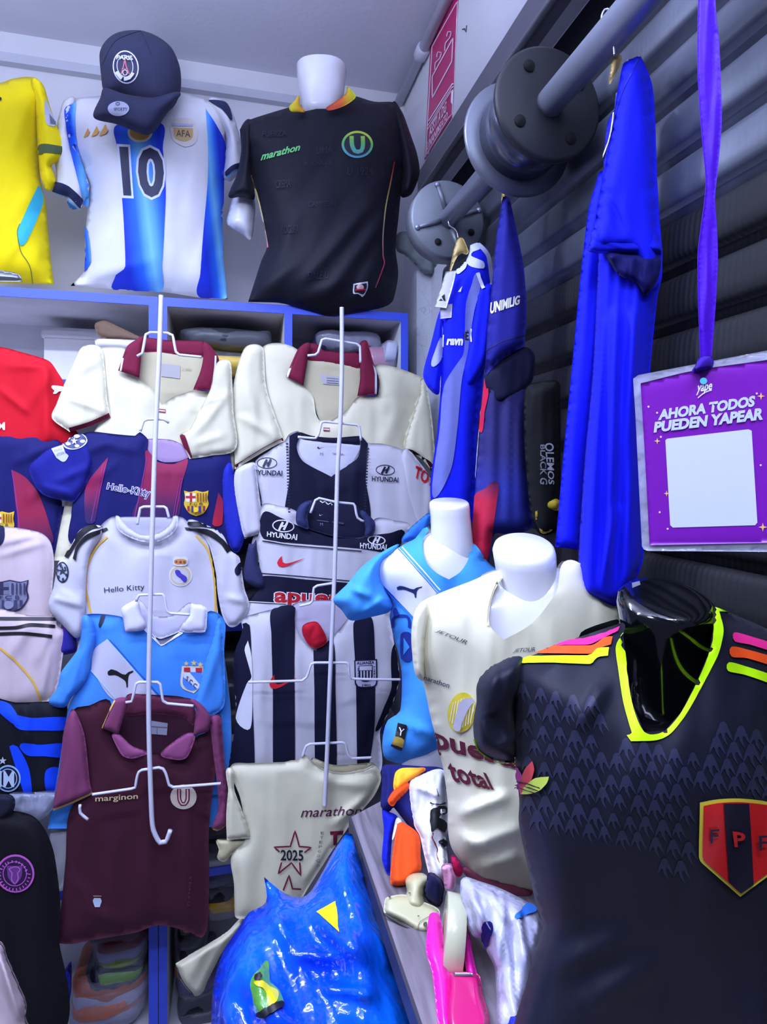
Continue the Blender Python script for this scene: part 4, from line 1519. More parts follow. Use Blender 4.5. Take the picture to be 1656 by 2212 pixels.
P.poly([(946, 308, 1), (1052, 325, 1), (1046, 400, 1), (944, 392, 1)], ink((150, 150, 168)))
P.line([(948, 345), (1048, 352)], 1.5, ink((90, 88, 110)))
P.line([(985, 350), (984, 395)], 1.0, ink((90, 88, 110)))
t.print('size_label', P)
t.finish()


# ------------------------------------------------------------------ white wire display rods
WIRE = plain((214, 214, 230), 0.35, name='white_wire')


def wire(pts, key, place, r, off=0.0):
    c = smooth_outline(zz(key, pts), 9, closed=False)
    return Mesh().tube([place(p[0], p[1]) + place.n * off for p in c], r, WIRE, 8)


def rod(label, main, arms, Yr, extra=()):
    t = Thing('display_rod', label, 'display rod', 'white wire display rods')
    R = onY(Yr)
    t.add('upright_wire', wire(main, 'P', R, 0.0062))
    for k, a in arms:
        t.add('arm', wire(a, k, R, 0.0036, -0.007))
    for k, a in extra:
        t.add('hook', wire(a, k, R, 0.0036, -0.004))
    t.finish()
    return t


rod('white wire display rod with cream polo on top and maroon polo lowest',
    [(348, 638), (344, 760), (336, 930), (330, 1100), (325, 1280), (321, 1480), (322, 1600), (327, 1750), (331, 1792), (345, 1820), (358, 1818), (368, 1793)],
    [('E', [(940, 600), (975, 580), (1000, 450), (1030, 436), (1150, 440), (1185, 455), (1208, 570), (1230, 590), (1385, 606)]),
     ('E', [(962, 1118), (985, 1048), (1012, 1036), (1125, 1036), (1160, 1060)]),
     ('E', [(940, 1765), (962, 1650), (985, 1640), (1125, 1640), (1142, 1650), (1162, 1720)]),
     ('I', [(868, 652), (885, 612), (1035, 606), (1046, 620), (1065, 715), (1085, 728), (1212, 736)]),
     ('K', [(785, 202), (822, 196), (850, 85), (870, 74), (985, 74), (1003, 88), (1020, 192), (1045, 208), (1212, 224)]),
     ('K', [(575, 782), (820, 746), (845, 738), (868, 640), (935, 622), (1020, 620), (1058, 722), (1082, 736), (1384, 712)])],
    1.665, [('K', [(500, 842), (500, 892), (550, 936)])])
rod('white wire display rod hung with the black-and-white and cream shirts',
    [(738, 664), (738, 790), (735, 910), (729, 1010), (725, 1150), (722, 1250), (714, 1430), (707, 1610), (701, 1740)],
    [('F', [(612, 421), (668, 416), (688, 398), (715, 308), (740, 300), (965, 338), (988, 355), (992, 472)]),
     ('F', [(542, 1006), (668, 1016), (690, 990), (712, 900), (735, 896), (970, 920), (984, 935), (996, 1032)]),
     ('F', [(633, 1552), (668, 1460), (695, 1446), (810, 1472), (940, 1486), (952, 1500), (970, 1585), (1016, 1612)]),
     ('J', [(568, 886), (645, 868), (664, 850), (675, 752), (700, 736), (820, 716)]),
     ('J', [(190, 1448), (590, 1436), (622, 1410), (655, 1315), (680, 1304), (915, 1304), (934, 1320), (955, 1420), (1312, 1428)]),
     ('J', [(588, 2002), (618, 1918), (645, 1904), (885, 1892), (905, 1900), (930, 1988), (952, 2010), (1102, 2004)])],
    1.665)

# ================================================================== shirts hanging on the middle-right display rod
G2 = 'shirts on the rod in front of the right shelf unit'


def hyundai(P, ex, ey, rx, ry, quad, mat, key, slant=0.0, bold=0.0, w=5, s='HYUNDAI'):
    P.ring(ex, ey, rx, ry, w, mat, slant, key=key)
    P.line([(ex - rx * .38, ey + ry * .68), (ex - rx * .18, ey - ry * .1), (ex - rx * .02, ey - ry * .62)], rx * .20 * ZO[key][2], mat, key)
    P.line([(ex + rx * .04, ey + ry * .62), (ex + rx * .18, ey + ry * .1), (ex + rx * .38, ey - ry * .68)], rx * .20 * ZO[key][2], mat, key)
    P.line([(ex - rx * .22, ey + ry * .12), (ex, ey), (ex + rx * .22, ey - ry * .12)], ry * .22 * ZO[key][2], mat, key)
    P.text(s, quad, mat, bold, key=key)


def swoosh(P, mat, x, y, w, h, key):
    c = [(.17, 0, 1), (.06, .3), (0, .62), (.05, .9), (.18, 1.0), (.4, .86), (1, .18, 1), (.45, .62), (.28, .68), (.19, .55)]
    return P.poly([(x + p[0] * w, y + p[1] * h) + tuple(p[2:]) for p in c], mat, key)


# ---- 1 large cream polo
Y = onY(1.835)
t = Thing('polo_shirt', 'large cream polo shirt with maroon collar at the top of the right rod', 'shirt', G2)
t.panel('neck_lining', [(600, 440), (985, 500), (990, 600), (975, 730), (860, 850), (800, 890), (700, 890), (640, 720), (570, 640)], Y, 0.003, crd, key='F', wr=0.002, surf=False, off=-0.006)
t.panel('body', [(280, 370), (540, 385), (500, 590), (580, 642), (650, 720), (702, 892), (860, 838), (975, 717), (1110, 702), (1100, 490), (1440, 588), (1420, 720), (1320, 1040), (1320, 1250), (1320, 1600), (400, 1600), (420, 1000), (380, 900), (300, 660)], Y, 0.013, cr, key='F',
        folds=[(580, 860, 600, 940, 10, .008), (590, 930, 560, 960, 9, .006), (830, 960, 850, 900, 12, .006), (690, 880, 700, 940, 8, .005), (660, 850, 690, 890, 6, .005)])
t.panel('sleeve', [(165, 364), (290, 370), (315, 650), (400, 920), (442, 1036, 1), (300, 1110), (88, 1238, 1), (85, 1100), (68, 800), (90, 580)], Y, 0.015, cr, key='F', off=0.012, folds=[(520, 900, 590, 940, 10, .009), (530, 830, 560, 920, 12, .007)])
t.panel('sleeve', [(1435, 588), (1472, 700), (1502, 900), (1522, 1150), (1517, 1275, 1), (1420, 1160), (1305, 1108, 1), (1310, 1030), (1350, 900), (1415, 690)], Y, 0.014, cr, key='F', off=0.012)
cl = t.panel('collar', [(620, 340), (690, 350), (720, 385), (850, 400), (975, 412), (990, 515), (890, 502), (740, 478), (600, 458)], Y, 0.005, ma, key='F', wr=0.001, off=-0.006)
t.panel('collar_wing', [(625, 338), (540, 380), (455, 572, 1), (580, 638, 1), (612, 440)], Y, 0.008, ma, key='F', wr=0.001, off=0.015, parent=cl)
t.panel('collar_wing', [(985, 335), (1035, 320), (1078, 465), (1122, 600), (1116, 704, 1), (966, 715, 1), (985, 590)], Y, 0.008, ma, key='F', wr=0.001, off=0.015, parent=cl)
wl, wrg = t.surf[-2], t.surf[-1]
P = Print([wl], 'F')
P.line([(538, 386), (500, 480), (466, 576)], 4.2, WH)
P.line([(524, 390), (484, 480), (455, 572)], 1.6, NAVY)
t.print('collar_stripe', P)
P = Print([wrg], 'F')
P.line([(1078, 478), (1096, 560), (1096, 698)], 4.2, WH)
P.line([(1092, 500), (1110, 570), (1110, 700)], 2.2, NAVY)
t.print('collar_stripe', P)
P = Print(t.surf[1:2], 'F')
P.line([(94, 1222), (300, 1094), (434, 1026)], 9, ma)
t.print('cuff', P)
P = Print(t.surf[2:3], 'F')
P.poly([(1303, 1095), (1360, 1098), (1430, 1145), (1490, 1185), (1518, 1245), (1515, 1290), (1440, 1215), (1380, 1150), (1308, 1125)], fab((62, 16, 36)))
t.print('cuff', P)
P = Print(t.surf[:1], 'F')
P.poly([(722, 940, 1), (768, 942, 1), (768, 968, 1), (722, 965, 1)], tabm)
P.line([(724, 952), (766, 955)], 2.4, WH)
t.print('placket_tab', P)
P = Print([t.parts[0][1]], 'F')
P.poly([(695, 560, 1), (840, 575, 1), (836, 638, 1), (720, 628, 1)], ink((188, 186, 190)))
for k in range(3):
    P.line([(745, 585 + 16 * k), (830, 592 + 16 * k)], 1.6, ink((130, 130, 146)))
t.print('size_label', P)
t.finish()

# ---- 2 white shirt with navy centre panel
Y = onY(1.81)
nb = fab((17, 18, 46))
t = Thing('football_shirt', 'white football shirt with navy centre panel and two car-maker logos', 'shirt', G2)
t.panel('neck_lining', [(545, 1005), (985, 1050), (950, 1180), (780, 1300), (590, 1200), (530, 1090)], Y, 0.003, fab((214, 214, 232)), key='F', wr=0.001, surf=False, off=-0.006)
t.panel('body', [(480, 985), (560, 972), (536, 1080), (600, 1192), (780, 1293, 1), (925, 1190), (985, 1085), (992, 1000), (1040, 1048), (1150, 1055), (1290, 1100), (1400, 1200), (1470, 1600), (1480, 1900), (250, 1900), (285, 1500), (230, 1200), (330, 1110), (440, 1040)], Y, 0.013, ws, key='F',
        folds=[(870, 1000, 880, 1120, 14, .006), (560, 1000, 570, 1080, 14, .005)])
t.panel('sleeve', [(195, 1190), (235, 1195), (262, 1400), (298, 1690, 1), (160, 1735, 1), (120, 1600), (88, 1400), (95, 1245)], Y, 0.014, ws, key='F', off=0.012)
t.panel('sleeve', [(1290, 1100), (1420, 1200), (1512, 1370), (1502, 1560), (1470, 1640), (1390, 1640), (1300, 1400)], Y, 0.014, ws, key='F', off=0.006)
P = Print(t.surf[:1], 'F')
P.poly([(480, 1000), (505, 984), (560, 975), (530, 1080), (580, 1185), (780, 1293, 1), (960, 1165), (988, 1080), (995, 1002), (1040, 1048), (1025, 1300), (1010, 1700), (495, 1700), (478, 1300)], nb)
t.print('centre_panel', P)
cl = t.panel('collar', [(555, 972), (650, 1000), (800, 1012), (990, 1000), (990, 1060), (900, 1060), (740, 1050), (600, 1030), (550, 1010)], Y, 0.005, nb, key='F', wr=0.001, off=-0.004)
P = Print(t.surf[:1], 'F', lift=0.002)
for k in range(24):
    a = k / 23
    for (x0, y0, x1, y1) in ((463, 1055, 478, 1540), (1040, 1090, 1012, 1560)):
        x, y = x0 + (x1 - x0) * a, y0 + (y1 - y0) * a
        P.poly([(x - 9, y - 5, 1), (x + 9, y - 5, 1), (x + 9, y + 5, 1), (x - 9, y + 5, 1)], NAVY)
dash_i = t.print('dashed_trim', P)
P = Print(t.surf[:1], 'F', lift=0.002)
hyundai(P, 320, 1193, 72, 40, [(225, 1242), (428, 1248), (426, 1284), (222, 1276)], NAVY, 'F', 0.0, 0.02)
t.print('logo', P)
P = Print(t.surf[:1], 'F', lift=0.002)
hyundai(P, 1165, 1243, 68, 38, [(1070, 1288), (1258, 1296), (1256, 1330), (1070, 1322)], NAVY, 'F', 4, 0.02)
t.print('logo', P)
P = Print([t.parts[0][1]], 'F', lift=0.002)
swoosh(P, BLK, 678, 1074, 54, 16, 'F')
P.text('M', [(698, 1118), (720, 1118), (720, 1138), (698, 1138)], ink((120, 120, 170)))
P.line([(785, 1122), (865, 1128)], 2, ink((170, 170, 205)))
t.print('neck_print', P)
P = Print(t.surf[2:3], 'F', lift=0.003)
P.text('TOTAL', [(1385, 1215), (1600, 1320), (1580, 1410), (1370, 1290)], ink((225, 30, 50)), 0.03)
t.print('lettering', P)
P = Print(t.surf[1:2], 'F')
P.poly([(150, 1728), (220, 1712), (297, 1688, 1), (292, 1742, 1), (165, 1772, 1)], fab((42, 44, 84)))
t.print('cuff', P)
t.finish()

# ---- 3 navy and white hooped shirt
Y = onY(1.785)
t = Thing('football_shirt', 'white and navy hooped football shirt with red swoosh and red lettering', 'shirt', G2)
t.panel('neck_lining', [(640, 100), (705, 96), (830, 128), (985, 138), (1045, 255), (1050, 368), (880, 380), (700, 338), (620, 300), (615, 220)], Y, 0.003, fab((28, 28, 56)), key='J', wr=0.002, surf=False, off=-0.006)
t.panel('body', [(290, 140), (420, 145), (550, 190), (560, 290), (700, 350), (820, 388), (1000, 382), (1090, 352), (1120, 240), (1260, 250), (1390, 300), (1300, 450), (1280, 700), (1250, 960), (1250, 1100), (190, 1100), (195, 850), (285, 740), (255, 420), (280, 300)], Y, 0.013, ws, key='J', folds=[(570, 1090, 640, 1110, 8, .008), (830, 1120, 880, 1140, 8, .007)])
t.panel('sleeve', [(250, 395), (225, 425), (195, 425), (160, 600), (172, 700), (302, 748), (290, 640), (262, 560)], Y, 0.016, fab((48, 50, 92)), key='J', off=0.004)
P = Print(t.surf[:1], 'J')
P.poly([(300, 195), (420, 228), (550, 290), (650, 325), (820, 375), (1000, 385), (1100, 362), (1230, 345), (1335, 330), (1300, 490), (1000, 458), (500, 415), (300, 382)], nb)
P.line([(298, 392), (500, 425), (1020, 468)], 1.6, WH)
P.line([(292, 402), (500, 436), (1020, 480)], 2, NAVY)
t.print('hoop', P)
P = Print(t.surf[:1], 'J')
P.line([(285, 640), (600, 665), (1100, 712)], 2, NAVY)
P.poly([(290, 662), (600, 684), (1100, 735), (1100, 890), (500, 868), (190, 852), (195, 790)], nb)
P.line([(190, 848), (500, 862), (1100, 884)], 1.6, WH)
t.print('hoop', P)
cl = t.panel('collar', [(560, 148), (650, 100), (648, 150), (625, 220), (634, 312), (595, 308), (548, 280), (540, 235)], Y, 0.012, fab((50, 56, 100)), key='J', off=0.02, wr=0.001)
t.panel('collar', [(1012, 175), (1080, 220), (1122, 270), (1112, 350), (1052, 372), (1050, 310), (1040, 250)], Y, 0.012, fab((50, 56, 100)), key='J', off=0.02, wr=0.001)
P = Print(t.surf[:1], 'J', lift=0.003)
hyundai(P, 447, 293, 80, 46, [(332, 334), (548, 356), (546, 396), (330, 368)], WH, 'J', 6, 0.03, 8)
t.print('logo', P)
P = Print(t.surf[:1], 'J', lift=0.003)
hyundai(P, 1132, 398, 66, 34, [(1012, 420), (1205, 430), (1200, 468), (1010, 456)], WH, 'J', 4, 0.03, 8)
t.print('logo', P)
P = Print(t.surf[:1], 'J', lift=0.003)
swoosh(P, ink((225, 28, 50)), 402, 512, 212, 82, 'J')
t.print('logo', P, label='red swoosh')
P = Print(t.surf[:1], 'J', lift=0.003)
Q = [(392, 770), (1010, 800), (1010, 880), (388, 884)]
P.text('apuesta', Q, WH, 0.07)
P.text('apuesta', Q, ink((190, 22, 36)), 0.03)
t.print('lettering', P)
P = Print([t.parts[0][1]], 'J', lift=0.002)
P.line([(716, 108), (735, 122), (755, 112), (775, 135), (800, 122), (806, 140)], 2.2, WH)
swoosh(P, WH, 712, 205, 26, 14, 'J')
P.line([(695, 250), (780, 262)], 1.4, ink((110, 110, 150)))
P.line([(805, 262), (890, 275)], 4, ink((70, 70, 100)))
P.text('M', [(718, 268), (738, 270), (738, 292), (718, 290)], ink((130, 130, 170)))
t.print('neck_print', P)
t.finish()

# ---- 4 black and white vertical stripes
Y = onY(1.755)
t = Thing('football_shirt', 'white football shirt with dark vertical stripes and a club crest reading ALIANZA', 'shirt', G2)
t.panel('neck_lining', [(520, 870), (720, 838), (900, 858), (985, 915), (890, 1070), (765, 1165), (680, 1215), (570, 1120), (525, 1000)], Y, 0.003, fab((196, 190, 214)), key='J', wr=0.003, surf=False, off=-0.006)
t.panel('body', [(145, 970), (370, 905), (520, 878), (530, 1000), (580, 1122), (680, 1213, 1), (760, 1162), (900, 1002), (980, 900), (1150, 920), (1222, 960), (1262, 1150), (1300, 1400), (1250, 1600), (1160, 1800), (1120, 2140), (230, 2140), (150, 2140), (40, 2140), (100, 1700), (80, 1300), (150, 1060)], Y, 0.013, ws, key='J',
        folds=[(560, 1450, 570, 1640, 14, .006), (640, 1420, 640, 1640, 14, .006), (760, 1450, 770, 1640, 14, .006), (800, 1500, 770, 1640, 12, .008)], wr=0.006)
P = Print(t.surf[:1], 'J')
P.poly([(365, 908), (520, 880), (532, 1000), (530, 1300), (530, 2130), (378, 2130), (370, 1500), (360, 1100)], nb)
t.print('stripe', P)
P = Print(t.surf[:1], 'J')
P.poly([(668, 1205), (690, 1210), (815, 1140), (830, 1500), (836, 2130), (686, 2130), (676, 1500)], nb)
t.print('stripe', P)
P = Print(t.surf[:1], 'J')
P.poly([(965, 1005), (1095, 968), (1120, 1250), (1122, 1500), (1112, 1800), (1060, 2130), (992, 2130), (980, 1400)], nb)
t.print('stripe', P)
P = Print(t.surf[:1], 'J')
P.poly([(150, 1010), (200, 1020), (212, 1150), (220, 1500), (232, 2130), (45, 2130), (100, 1700), (82, 1300)], nb)
P.poly([(190, 1135, 1), (165, 1205), (215, 1400), (180, 1450), (100, 1705), (205, 1780), (222, 1500), (214, 1250)], fab((222, 222, 234)))
t.print('side_panel', P)
P = Print(t.surf[:1], 'J')
P.poly([(1262, 1160), (1300, 1400), (1250, 1600), (1135, 1800), (1175, 1650), (1240, 1480)], nb)
t.print('side_panel', P)
t.panel('neck_tag', [(590, 1030), (640, 1000), (700, 1002), (752, 1080), (765, 1150), (700, 1192), (640, 1172), (592, 1095)], Y, 0.012, fab((190, 18, 44)), key='J', off=0.012, wr=0.004, wlen=30, wwid=14, label='bunched red tag in the neck')
P = Print(t.surf[:1], 'J', lift=0.003)
swoosh(P, ink((215, 28, 46)), 345, 1384, 208, 106, 'J')
t.print('logo', P)
P = Print(t.surf[:1], 'J', lift=0.003)
P.poly([(968, 1278, 1), (1136, 1270, 1), (1138, 1440), (1120, 1475), (1050, 1485), (990, 1478), (972, 1450)], NAVY)
P.poly([(978, 1286, 1), (1126, 1280, 1), (1128, 1440), (1112, 1466), (1050, 1474), (998, 1468), (982, 1446)], ink((190, 190, 216)))
P.text('ALIANZA', [(988, 1290), (1114, 1284), (1114, 1304), (988, 1310)], NAVY, 0.03)
P.poly([(1000, 1318, 1), (1102, 1312, 1), (1102, 1400), (1085, 1425), (1052, 1436), (1020, 1428), (1002, 1402)], NAVY)
P.poly([(1006, 1322, 1), (1096, 1318, 1), (1096, 1350, 1), (1006, 1352, 1)], ink((200, 200, 222)))
for k in range(4):
    x = 1018 + k * 22
    P.line([(x, 1354), (x, 1418)], 3, ink((200, 200, 222)))
P.text('1901', [(1026, 1452), (1082, 1450), (1082, 1468), (1026, 1470)], NAVY, 0.03)
P.text('CLUB', [(992, 1420), (992, 1330), (1000, 1330), (1000, 1420)], NAVY, 0.02)
P.text('LIMA', [(1118, 1320), (1118, 1410), (1108, 1410), (1108, 1320)], NAVY, 0.02)
t.print('crest', P)
t.finish()

# ---- 5 cream shirt with the star and year
Y = onY(1.70)
t = Thing('t_shirt', 'cream T-shirt with maroon star and 2025, lowest on the right rod', 'shirt', G2)
t.panel('neck_lining', [(870, 100), (1000, 145), (1230, 130), (1240, 150), (1060, 200), (920, 180), (860, 130)], Y, 0.003, crd, key='L', wr=0.001, surf=False, off=-0.006)
t.panel('body', [(378, 158), (500, 135), (700, 128), (740, 118), (790, 112), (820, 80), (870, 130), (930, 170), (1050, 192), (1170, 170), (1235, 138), (1278, 220), (1235, 330), (1110, 480), (990, 650), (860, 850), (800, 950), (720, 1090), (560, 1100), (470, 1065), (408, 1050), (400, 850), (384, 690), (470, 580), (440, 350)], Y, 0.015, cr, key='L',
        folds=[(700, 1680, 800, 1700, 14, .012), (720, 1780, 820, 1700, 9, .016), (660, 1900, 760, 1770, 9, .014), (560, 1640, 640, 1660, 12, .008), (520, 1850, 530, 1960, 12, .006)], wr=0.006)
t.panel('sleeve', [(375, 160), (405, 300), (455, 430), (500, 582, 1), (358, 592, 1), (354, 450), (365, 300)], Y, 0.014, cr, key='L', off=0.01)
t.panel('sleeve', [(300, 590), (490, 590), (470, 620), (385, 680), (345, 722), (302, 700), (310, 650)], Y, 0.018, fab((206, 198, 158)), key='L', off=-0.012)
P = Print(t.surf[:1], 'L')
P.line([(835, 88), (880, 140), (950, 178), (1050, 196), (1170, 176), (1230, 148)], 2.2, ink((186, 182, 168)))
P.line([(365, 535), (430, 525), (492, 528)], 1.2, ink((190, 186, 170)))
t.print('neck_seam', P)
P = Print(t.surf[:1], 'L', lift=0.003)
P.text('marathon', [(802, 396), (1160, 388), (1158, 440), (798, 455)], ink((88, 24, 70)), 0.005, 0.25)
t.print('lettering', P)
P = Print(t.surf[:1], 'L', lift=0.003)
mc = ink((124, 20, 60))
P.line([(672, 660), (640, 632), (735, 628), (764, 535), (790, 628), (860, 634), (820, 665)], 3.2, mc, sharp=True)
P.line([(684, 722), (664, 790), (742, 725), (798, 800), (792, 722)], 3.2, mc, sharp=True)
t.print('star', P)
P = Print(t.surf[:1], 'L', lift=0.003)
P.text('2025', [(680, 650), (812, 652), (812, 712), (680, 710)], ink((26, 26, 50)), 0.02)
t.print('lettering', P, label='dark year 2025')
P = Print(t.surf[:1], 'L', lift=0.003)
P.line([(694, 890), (728, 800), (748, 880), (800, 882)], 3.2, mc, sharp=True)
t.print('star', P)
P = Print(t.surf[:1], 'L', lift=0.003)
P.poly([(972, 538, 1), (1052, 534, 1), (1046, 556, 1), (1015, 560, 1), (1012, 620, 1), (990, 620, 1), (992, 558, 1), (974, 560, 1)], mc)
t.print('letter', P)
P = Print(t.surf[:1], 'L', lift=0.003)
for k, ch in enumerate('ETEPGDGO'):
    y = 540 + k * 27
    x = 926 - k * 4.5
    P.text(ch, [(x - 8, y), (x + 10, y), (x + 10, y + 15), (x - 8, y + 15)], ink((80, 80, 96)))
t.print('lettering', P)
t.finish()

# ---- cream garment sleeve sticking out below, maroon trim
t = Thing('shirt_sleeve', 'cream shirt sleeve with maroon trim sticking out of the shelf beside the blue bag', 'shirt')
t.panel('sleeve', [(440, 1060), (360, 1140), (250, 1210), (52, 1330, 1), (90, 1440), (165, 1522), (215, 1500), (245, 1430), (300, 1320), (350, 1230), (450, 1110)], onY(1.74), 0.03, cr, key='L', folds=[(470, 1990, 410, 2110, 14, .012)])
P = Print(t.surf, 'L')
P.line([(54, 1340), (95, 1440), (160, 1518)], 3.5, ink((90, 26, 80)))
t.print('cuff', P)
t.finish()

# ================================================================== shirts at the left edge of the picture
G0 = 'shirts on the rod at the left edge'
Y = onY(1.855)
t = Thing('football_shirt', 'red football shirt at the left edge', 'shirt', G0)
t.panel('body', [(-300, 540), (0, 540), (130, 570), (330, 632), (400, 720), (442, 800), (430, 900), (450, 1050), (540, 1140), (480, 1200), (380, 1230), (-300, 1230)], Y, 0.016, fab((208, 18, 38)), key='E',
        folds=[(0, 840, 60, 890, 8, .008), (60, 880, 110, 800, 14, .008), (100, 960, 100, 800, 12, .008), (20, 790, 110, 790, 10, .006)], wr=0.007)
P = Print(t.surf, 'E', lift=0.003)
P.poly([(350, 812), (385, 806), (442, 815), (442, 838), (400, 848), (385, 862), (362, 860), (372, 842)], WH)
t.print('logo', P)
P = Print(t.surf, 'E', lift=0.003)
P.text('M', [(-10, 1060), (34, 1060), (34, 1110), (-10, 1110)], WH, 0.03)
t.print('lettering', P)
t.finish()

Y = onY(1.845)
t = Thing('football_shirt', 'navy and maroon football shirt with yellow crest cut by the left edge', 'shirt', G0)
t.panel('body', [(-300, 1118), (0, 1120), (200, 1140), (380, 1172), (440, 1232), (400, 1320), (340, 1430), (345, 1560), (425, 1600), (400, 1815), (330, 2000), (-300, 2000)], Y, 0.015, nv, key='E', folds=[(30, 1000, 110, 960, 12, .008), (60, 1080, 110, 1030, 12, .007)])
z0, z1 = Y(*zz('E', [(200, 1380)])[0]), Y(*zz('E', [(200, 1900)])[0])
P = Print(t.surf, 'E')
P.poly([(85, 1385, 1), (180, 1440), (270, 1560), (340, 1760), (350, 1900), (150, 1900), (120, 1700), (100, 1550)], grad([(0, (150, 22, 70)), (0.6, (150, 20, 64)), (1, (60, 22, 80))], z0, z1))
P.line([(82, 1385), (110, 1560), (135, 1800)], 2.2, mg)
t.print('stripe', P)
P = Print(t.surf, 'E', lift=0.003)
badge_barca(P, 15, 1760, 170, 180, 'E')
t.print('crest', P)
t.finish()

Y = onY(1.815)
pk = fab((208, 190, 194))
t = Thing('football_shirt', 'pale pink football shirt with grey crest at the left edge', 'shirt', G0)
t.panel('body', [(-300, 165), (30, 168), (250, 206), (322, 270), (345, 400), (332, 600), (330, 760), (300, 860), (-300, 860)], Y, 0.015, pk, key='I', folds=[(0, 1175, 90, 1150, 9, .008), (0, 1200, 100, 1170, 9, .006)])
P = Print(t.surf, 'I', lift=0.003)
badge_barca(P, 65, 615, 240, 212, 'I', True)
t.print('crest', P)
P = Print(t.surf, 'I')
P.poly([(-60, 160), (20, 166), (30, 200), (20, 270), (-60, 310)], fab((26, 28, 66)))
t.print('collar_edge', P)
t.finish()

Y = onY(1.79)
t = Thing('football_shirt', 'pale football shirt with three black shoulder stripes and yellow piping at the left edge', 'shirt', G0)
t.panel('body', [(-300, 738), (200, 738), (355, 745), (362, 800), (420, 850), (400, 1000), (370, 1180), (300, 1290), (-300, 1300)], Y, 0.015, pk, key='I', folds=[(80, 1430, 110, 1350, 12, .008), (20, 1420, 60, 1350, 14, .007), (90, 1500, 110, 1400, 8, .006)])
for yy in ([(-60, 757), (355, 760)], [(-60, 818), (100, 815), (200, 797), (350, 808)], [(-60, 858), (150, 852), (332, 872)]):
    P = Print(t.surf, 'I')
    P.line(yy, 7, BLK)
    t.print('shoulder_stripe', P)
P = Print(t.surf, 'I')
P.line([(-40, 925), (10, 952), (105, 1035), (212, 1160), (262, 1285)], 4.5, yp)
t.print('piping', P)
t.finish()

t = Thing('shirt_sleeve', 'dark blue sleeve hanging behind the white shirt cuff', 'shirt')
t.panel('sleeve', [(395, 790), (430, 800), (480, 860), (490, 960), (440, 985), (370, 980), (378, 900)], onY(1.80), 0.014, grad([(0, (120, 30, 110)), (0.4, (34, 24, 150)), (1, (20, 20, 110))], onY(1.8)(124, 1390), onY(1.8)(165, 1390)), key='I')
t.finish()

Y = onY(1.765)
bb = fab((14, 16, 28))
t = Thing('football_shirt', 'blue and black hooped football shirt with round white monogram badge at the left edge', 'shirt', G0)
t.panel('body', [(-300, 180), (100, 196), (300, 190), (415, 188), (405, 400), (375, 600), (352, 770), (-300, 800)], Y, 0.015, bb, key='K', folds=[(50, 1500, 70, 1650, 12, .01), (20, 1540, 60, 1600, 10, .008)])
for pts in ([(80, 282), (200, 292), (412, 288), (408, 365), (250, 370), (120, 362)], [(130, 455), (250, 460), (400, 455), (392, 535), (280, 532), (170, 525)], [(60, 470), (110, 470), (180, 600), (200, 760), (150, 760)], [(290, 620), (375, 615), (358, 745), (290, 745)], [(-40, 205), (60, 205), (130, 330), (70, 320)]):
    P = Print(t.surf, 'K')
    P.poly(pts, fab((16, 70, 232)))
    t.print('stripe', P)
P = Print(t.surf, 'K', lift=0.003)
P.disc(52, 670, 80, 84, ink((150, 190, 225)))
P.disc(52, 670, 70, 74, ink((14, 20, 60)))
P.ring(52, 670, 58, 62, 5, ink((180, 205, 230)))
P.text('IM', [(0, 625), (90, 625), (90, 720), (0, 720)], ink((190, 210, 232)), 0.02)
star(P, ink((190, 200, 215)), 18, 558, 26, 'K')
t.print('badge', P)
t.finish()

t = Thing('garment_bag', 'crumpled clear grey plastic bag over the black shirt with pink badge', 'bag')
t.panel('film', [(60, 770), (200, 760), (385, 762), (335, 860), (240, 935), (120, 900), (60, 860)], onY(1.74), 0.02, film((170, 176, 200), 0.55), key='K', wr=0.012, wlen=60, wwid=25)
t.finish()

Y = onY(1.70)
t = Thing('football_shirt', 'black football shirt with round pink badge at the lower left edge', 'shirt', G0)
t.panel('body', [(-300, 860), (50, 872), (200, 905), (285, 1000), (340, 1150), (378, 1450), (372, 1700), (372, 2300), (-300, 2300)], Y, 0.03, fab((13, 12, 20)), key='K', wr=0.006)
t.panel('collar', [(-80, 790), (20, 770), (85, 790), (90, 860), (40, 920), (-80, 930)], Y, 0.02, fab((30, 30, 50)), key='K', off=0.01)
P = Print(t.surf[:1], 'K', lift=0.003)
pkm = ink((214, 100, 205))
P.disc(98, 1266, 120, 120, pkm)
P.disc(98, 1266, 108, 108, ink((44, 22, 66)))
P.ring(95, 1266, 76, 78, 5, pkm)
P.poly([(45, 1215, 1), (145, 1215, 1), (135, 1290), (95, 1340, 1), (55, 1290)], ink((120, 60, 140)))
P.line([(60, 1235), (95, 1220), (130, 1235), (112, 1262), (118, 1290), (95, 1325), (75, 1290), (80, 1262), (60, 1235)], 2, ink((200, 120, 205)))
for k in range(26):
    a = math.radians(k * 360 / 26)
    P.line([(98 + 84 * math.cos(a), 1266 + 84 * math.sin(a)), (98 + 100 * math.cos(a), 1266 + 100 * math.sin(a))], 2.2, pkm)
t.print('badge', P)
t.finish()

t = Thing('folded_cloth', 'pale pink cloth bunched in the bottom left corner', 'cloth')
t.panel('cloth', [(-120, 1690), (10, 1712), (40, 1790), (80, 1885), (125, 1990), (165, 2090), (160, 2180), (185, 2300), (-120, 2300)], onY(1.5), 0.04, fab((226, 204, 208)), key='K', wr=0.014, wdir=70, wwid=30, folds=[(0, 2060, 40, 2200, 8, .02)])
t.finish()

# ================================================================== garments hanging from the shutter axle
WOODH = plain((214, 186, 110), 0.45, coat=0.3, name='hanger_wood')
WIREG = plain((190, 190, 205), 0.25, 0.9, name='hook_wire')


def hook(key, pts, place, r=0.0022):
    c = smooth_outline(zz(key, pts), 5, closed=False)
    return Mesh().tube([place(p[0], p[1]) for p in c], r, WIREG, 8)


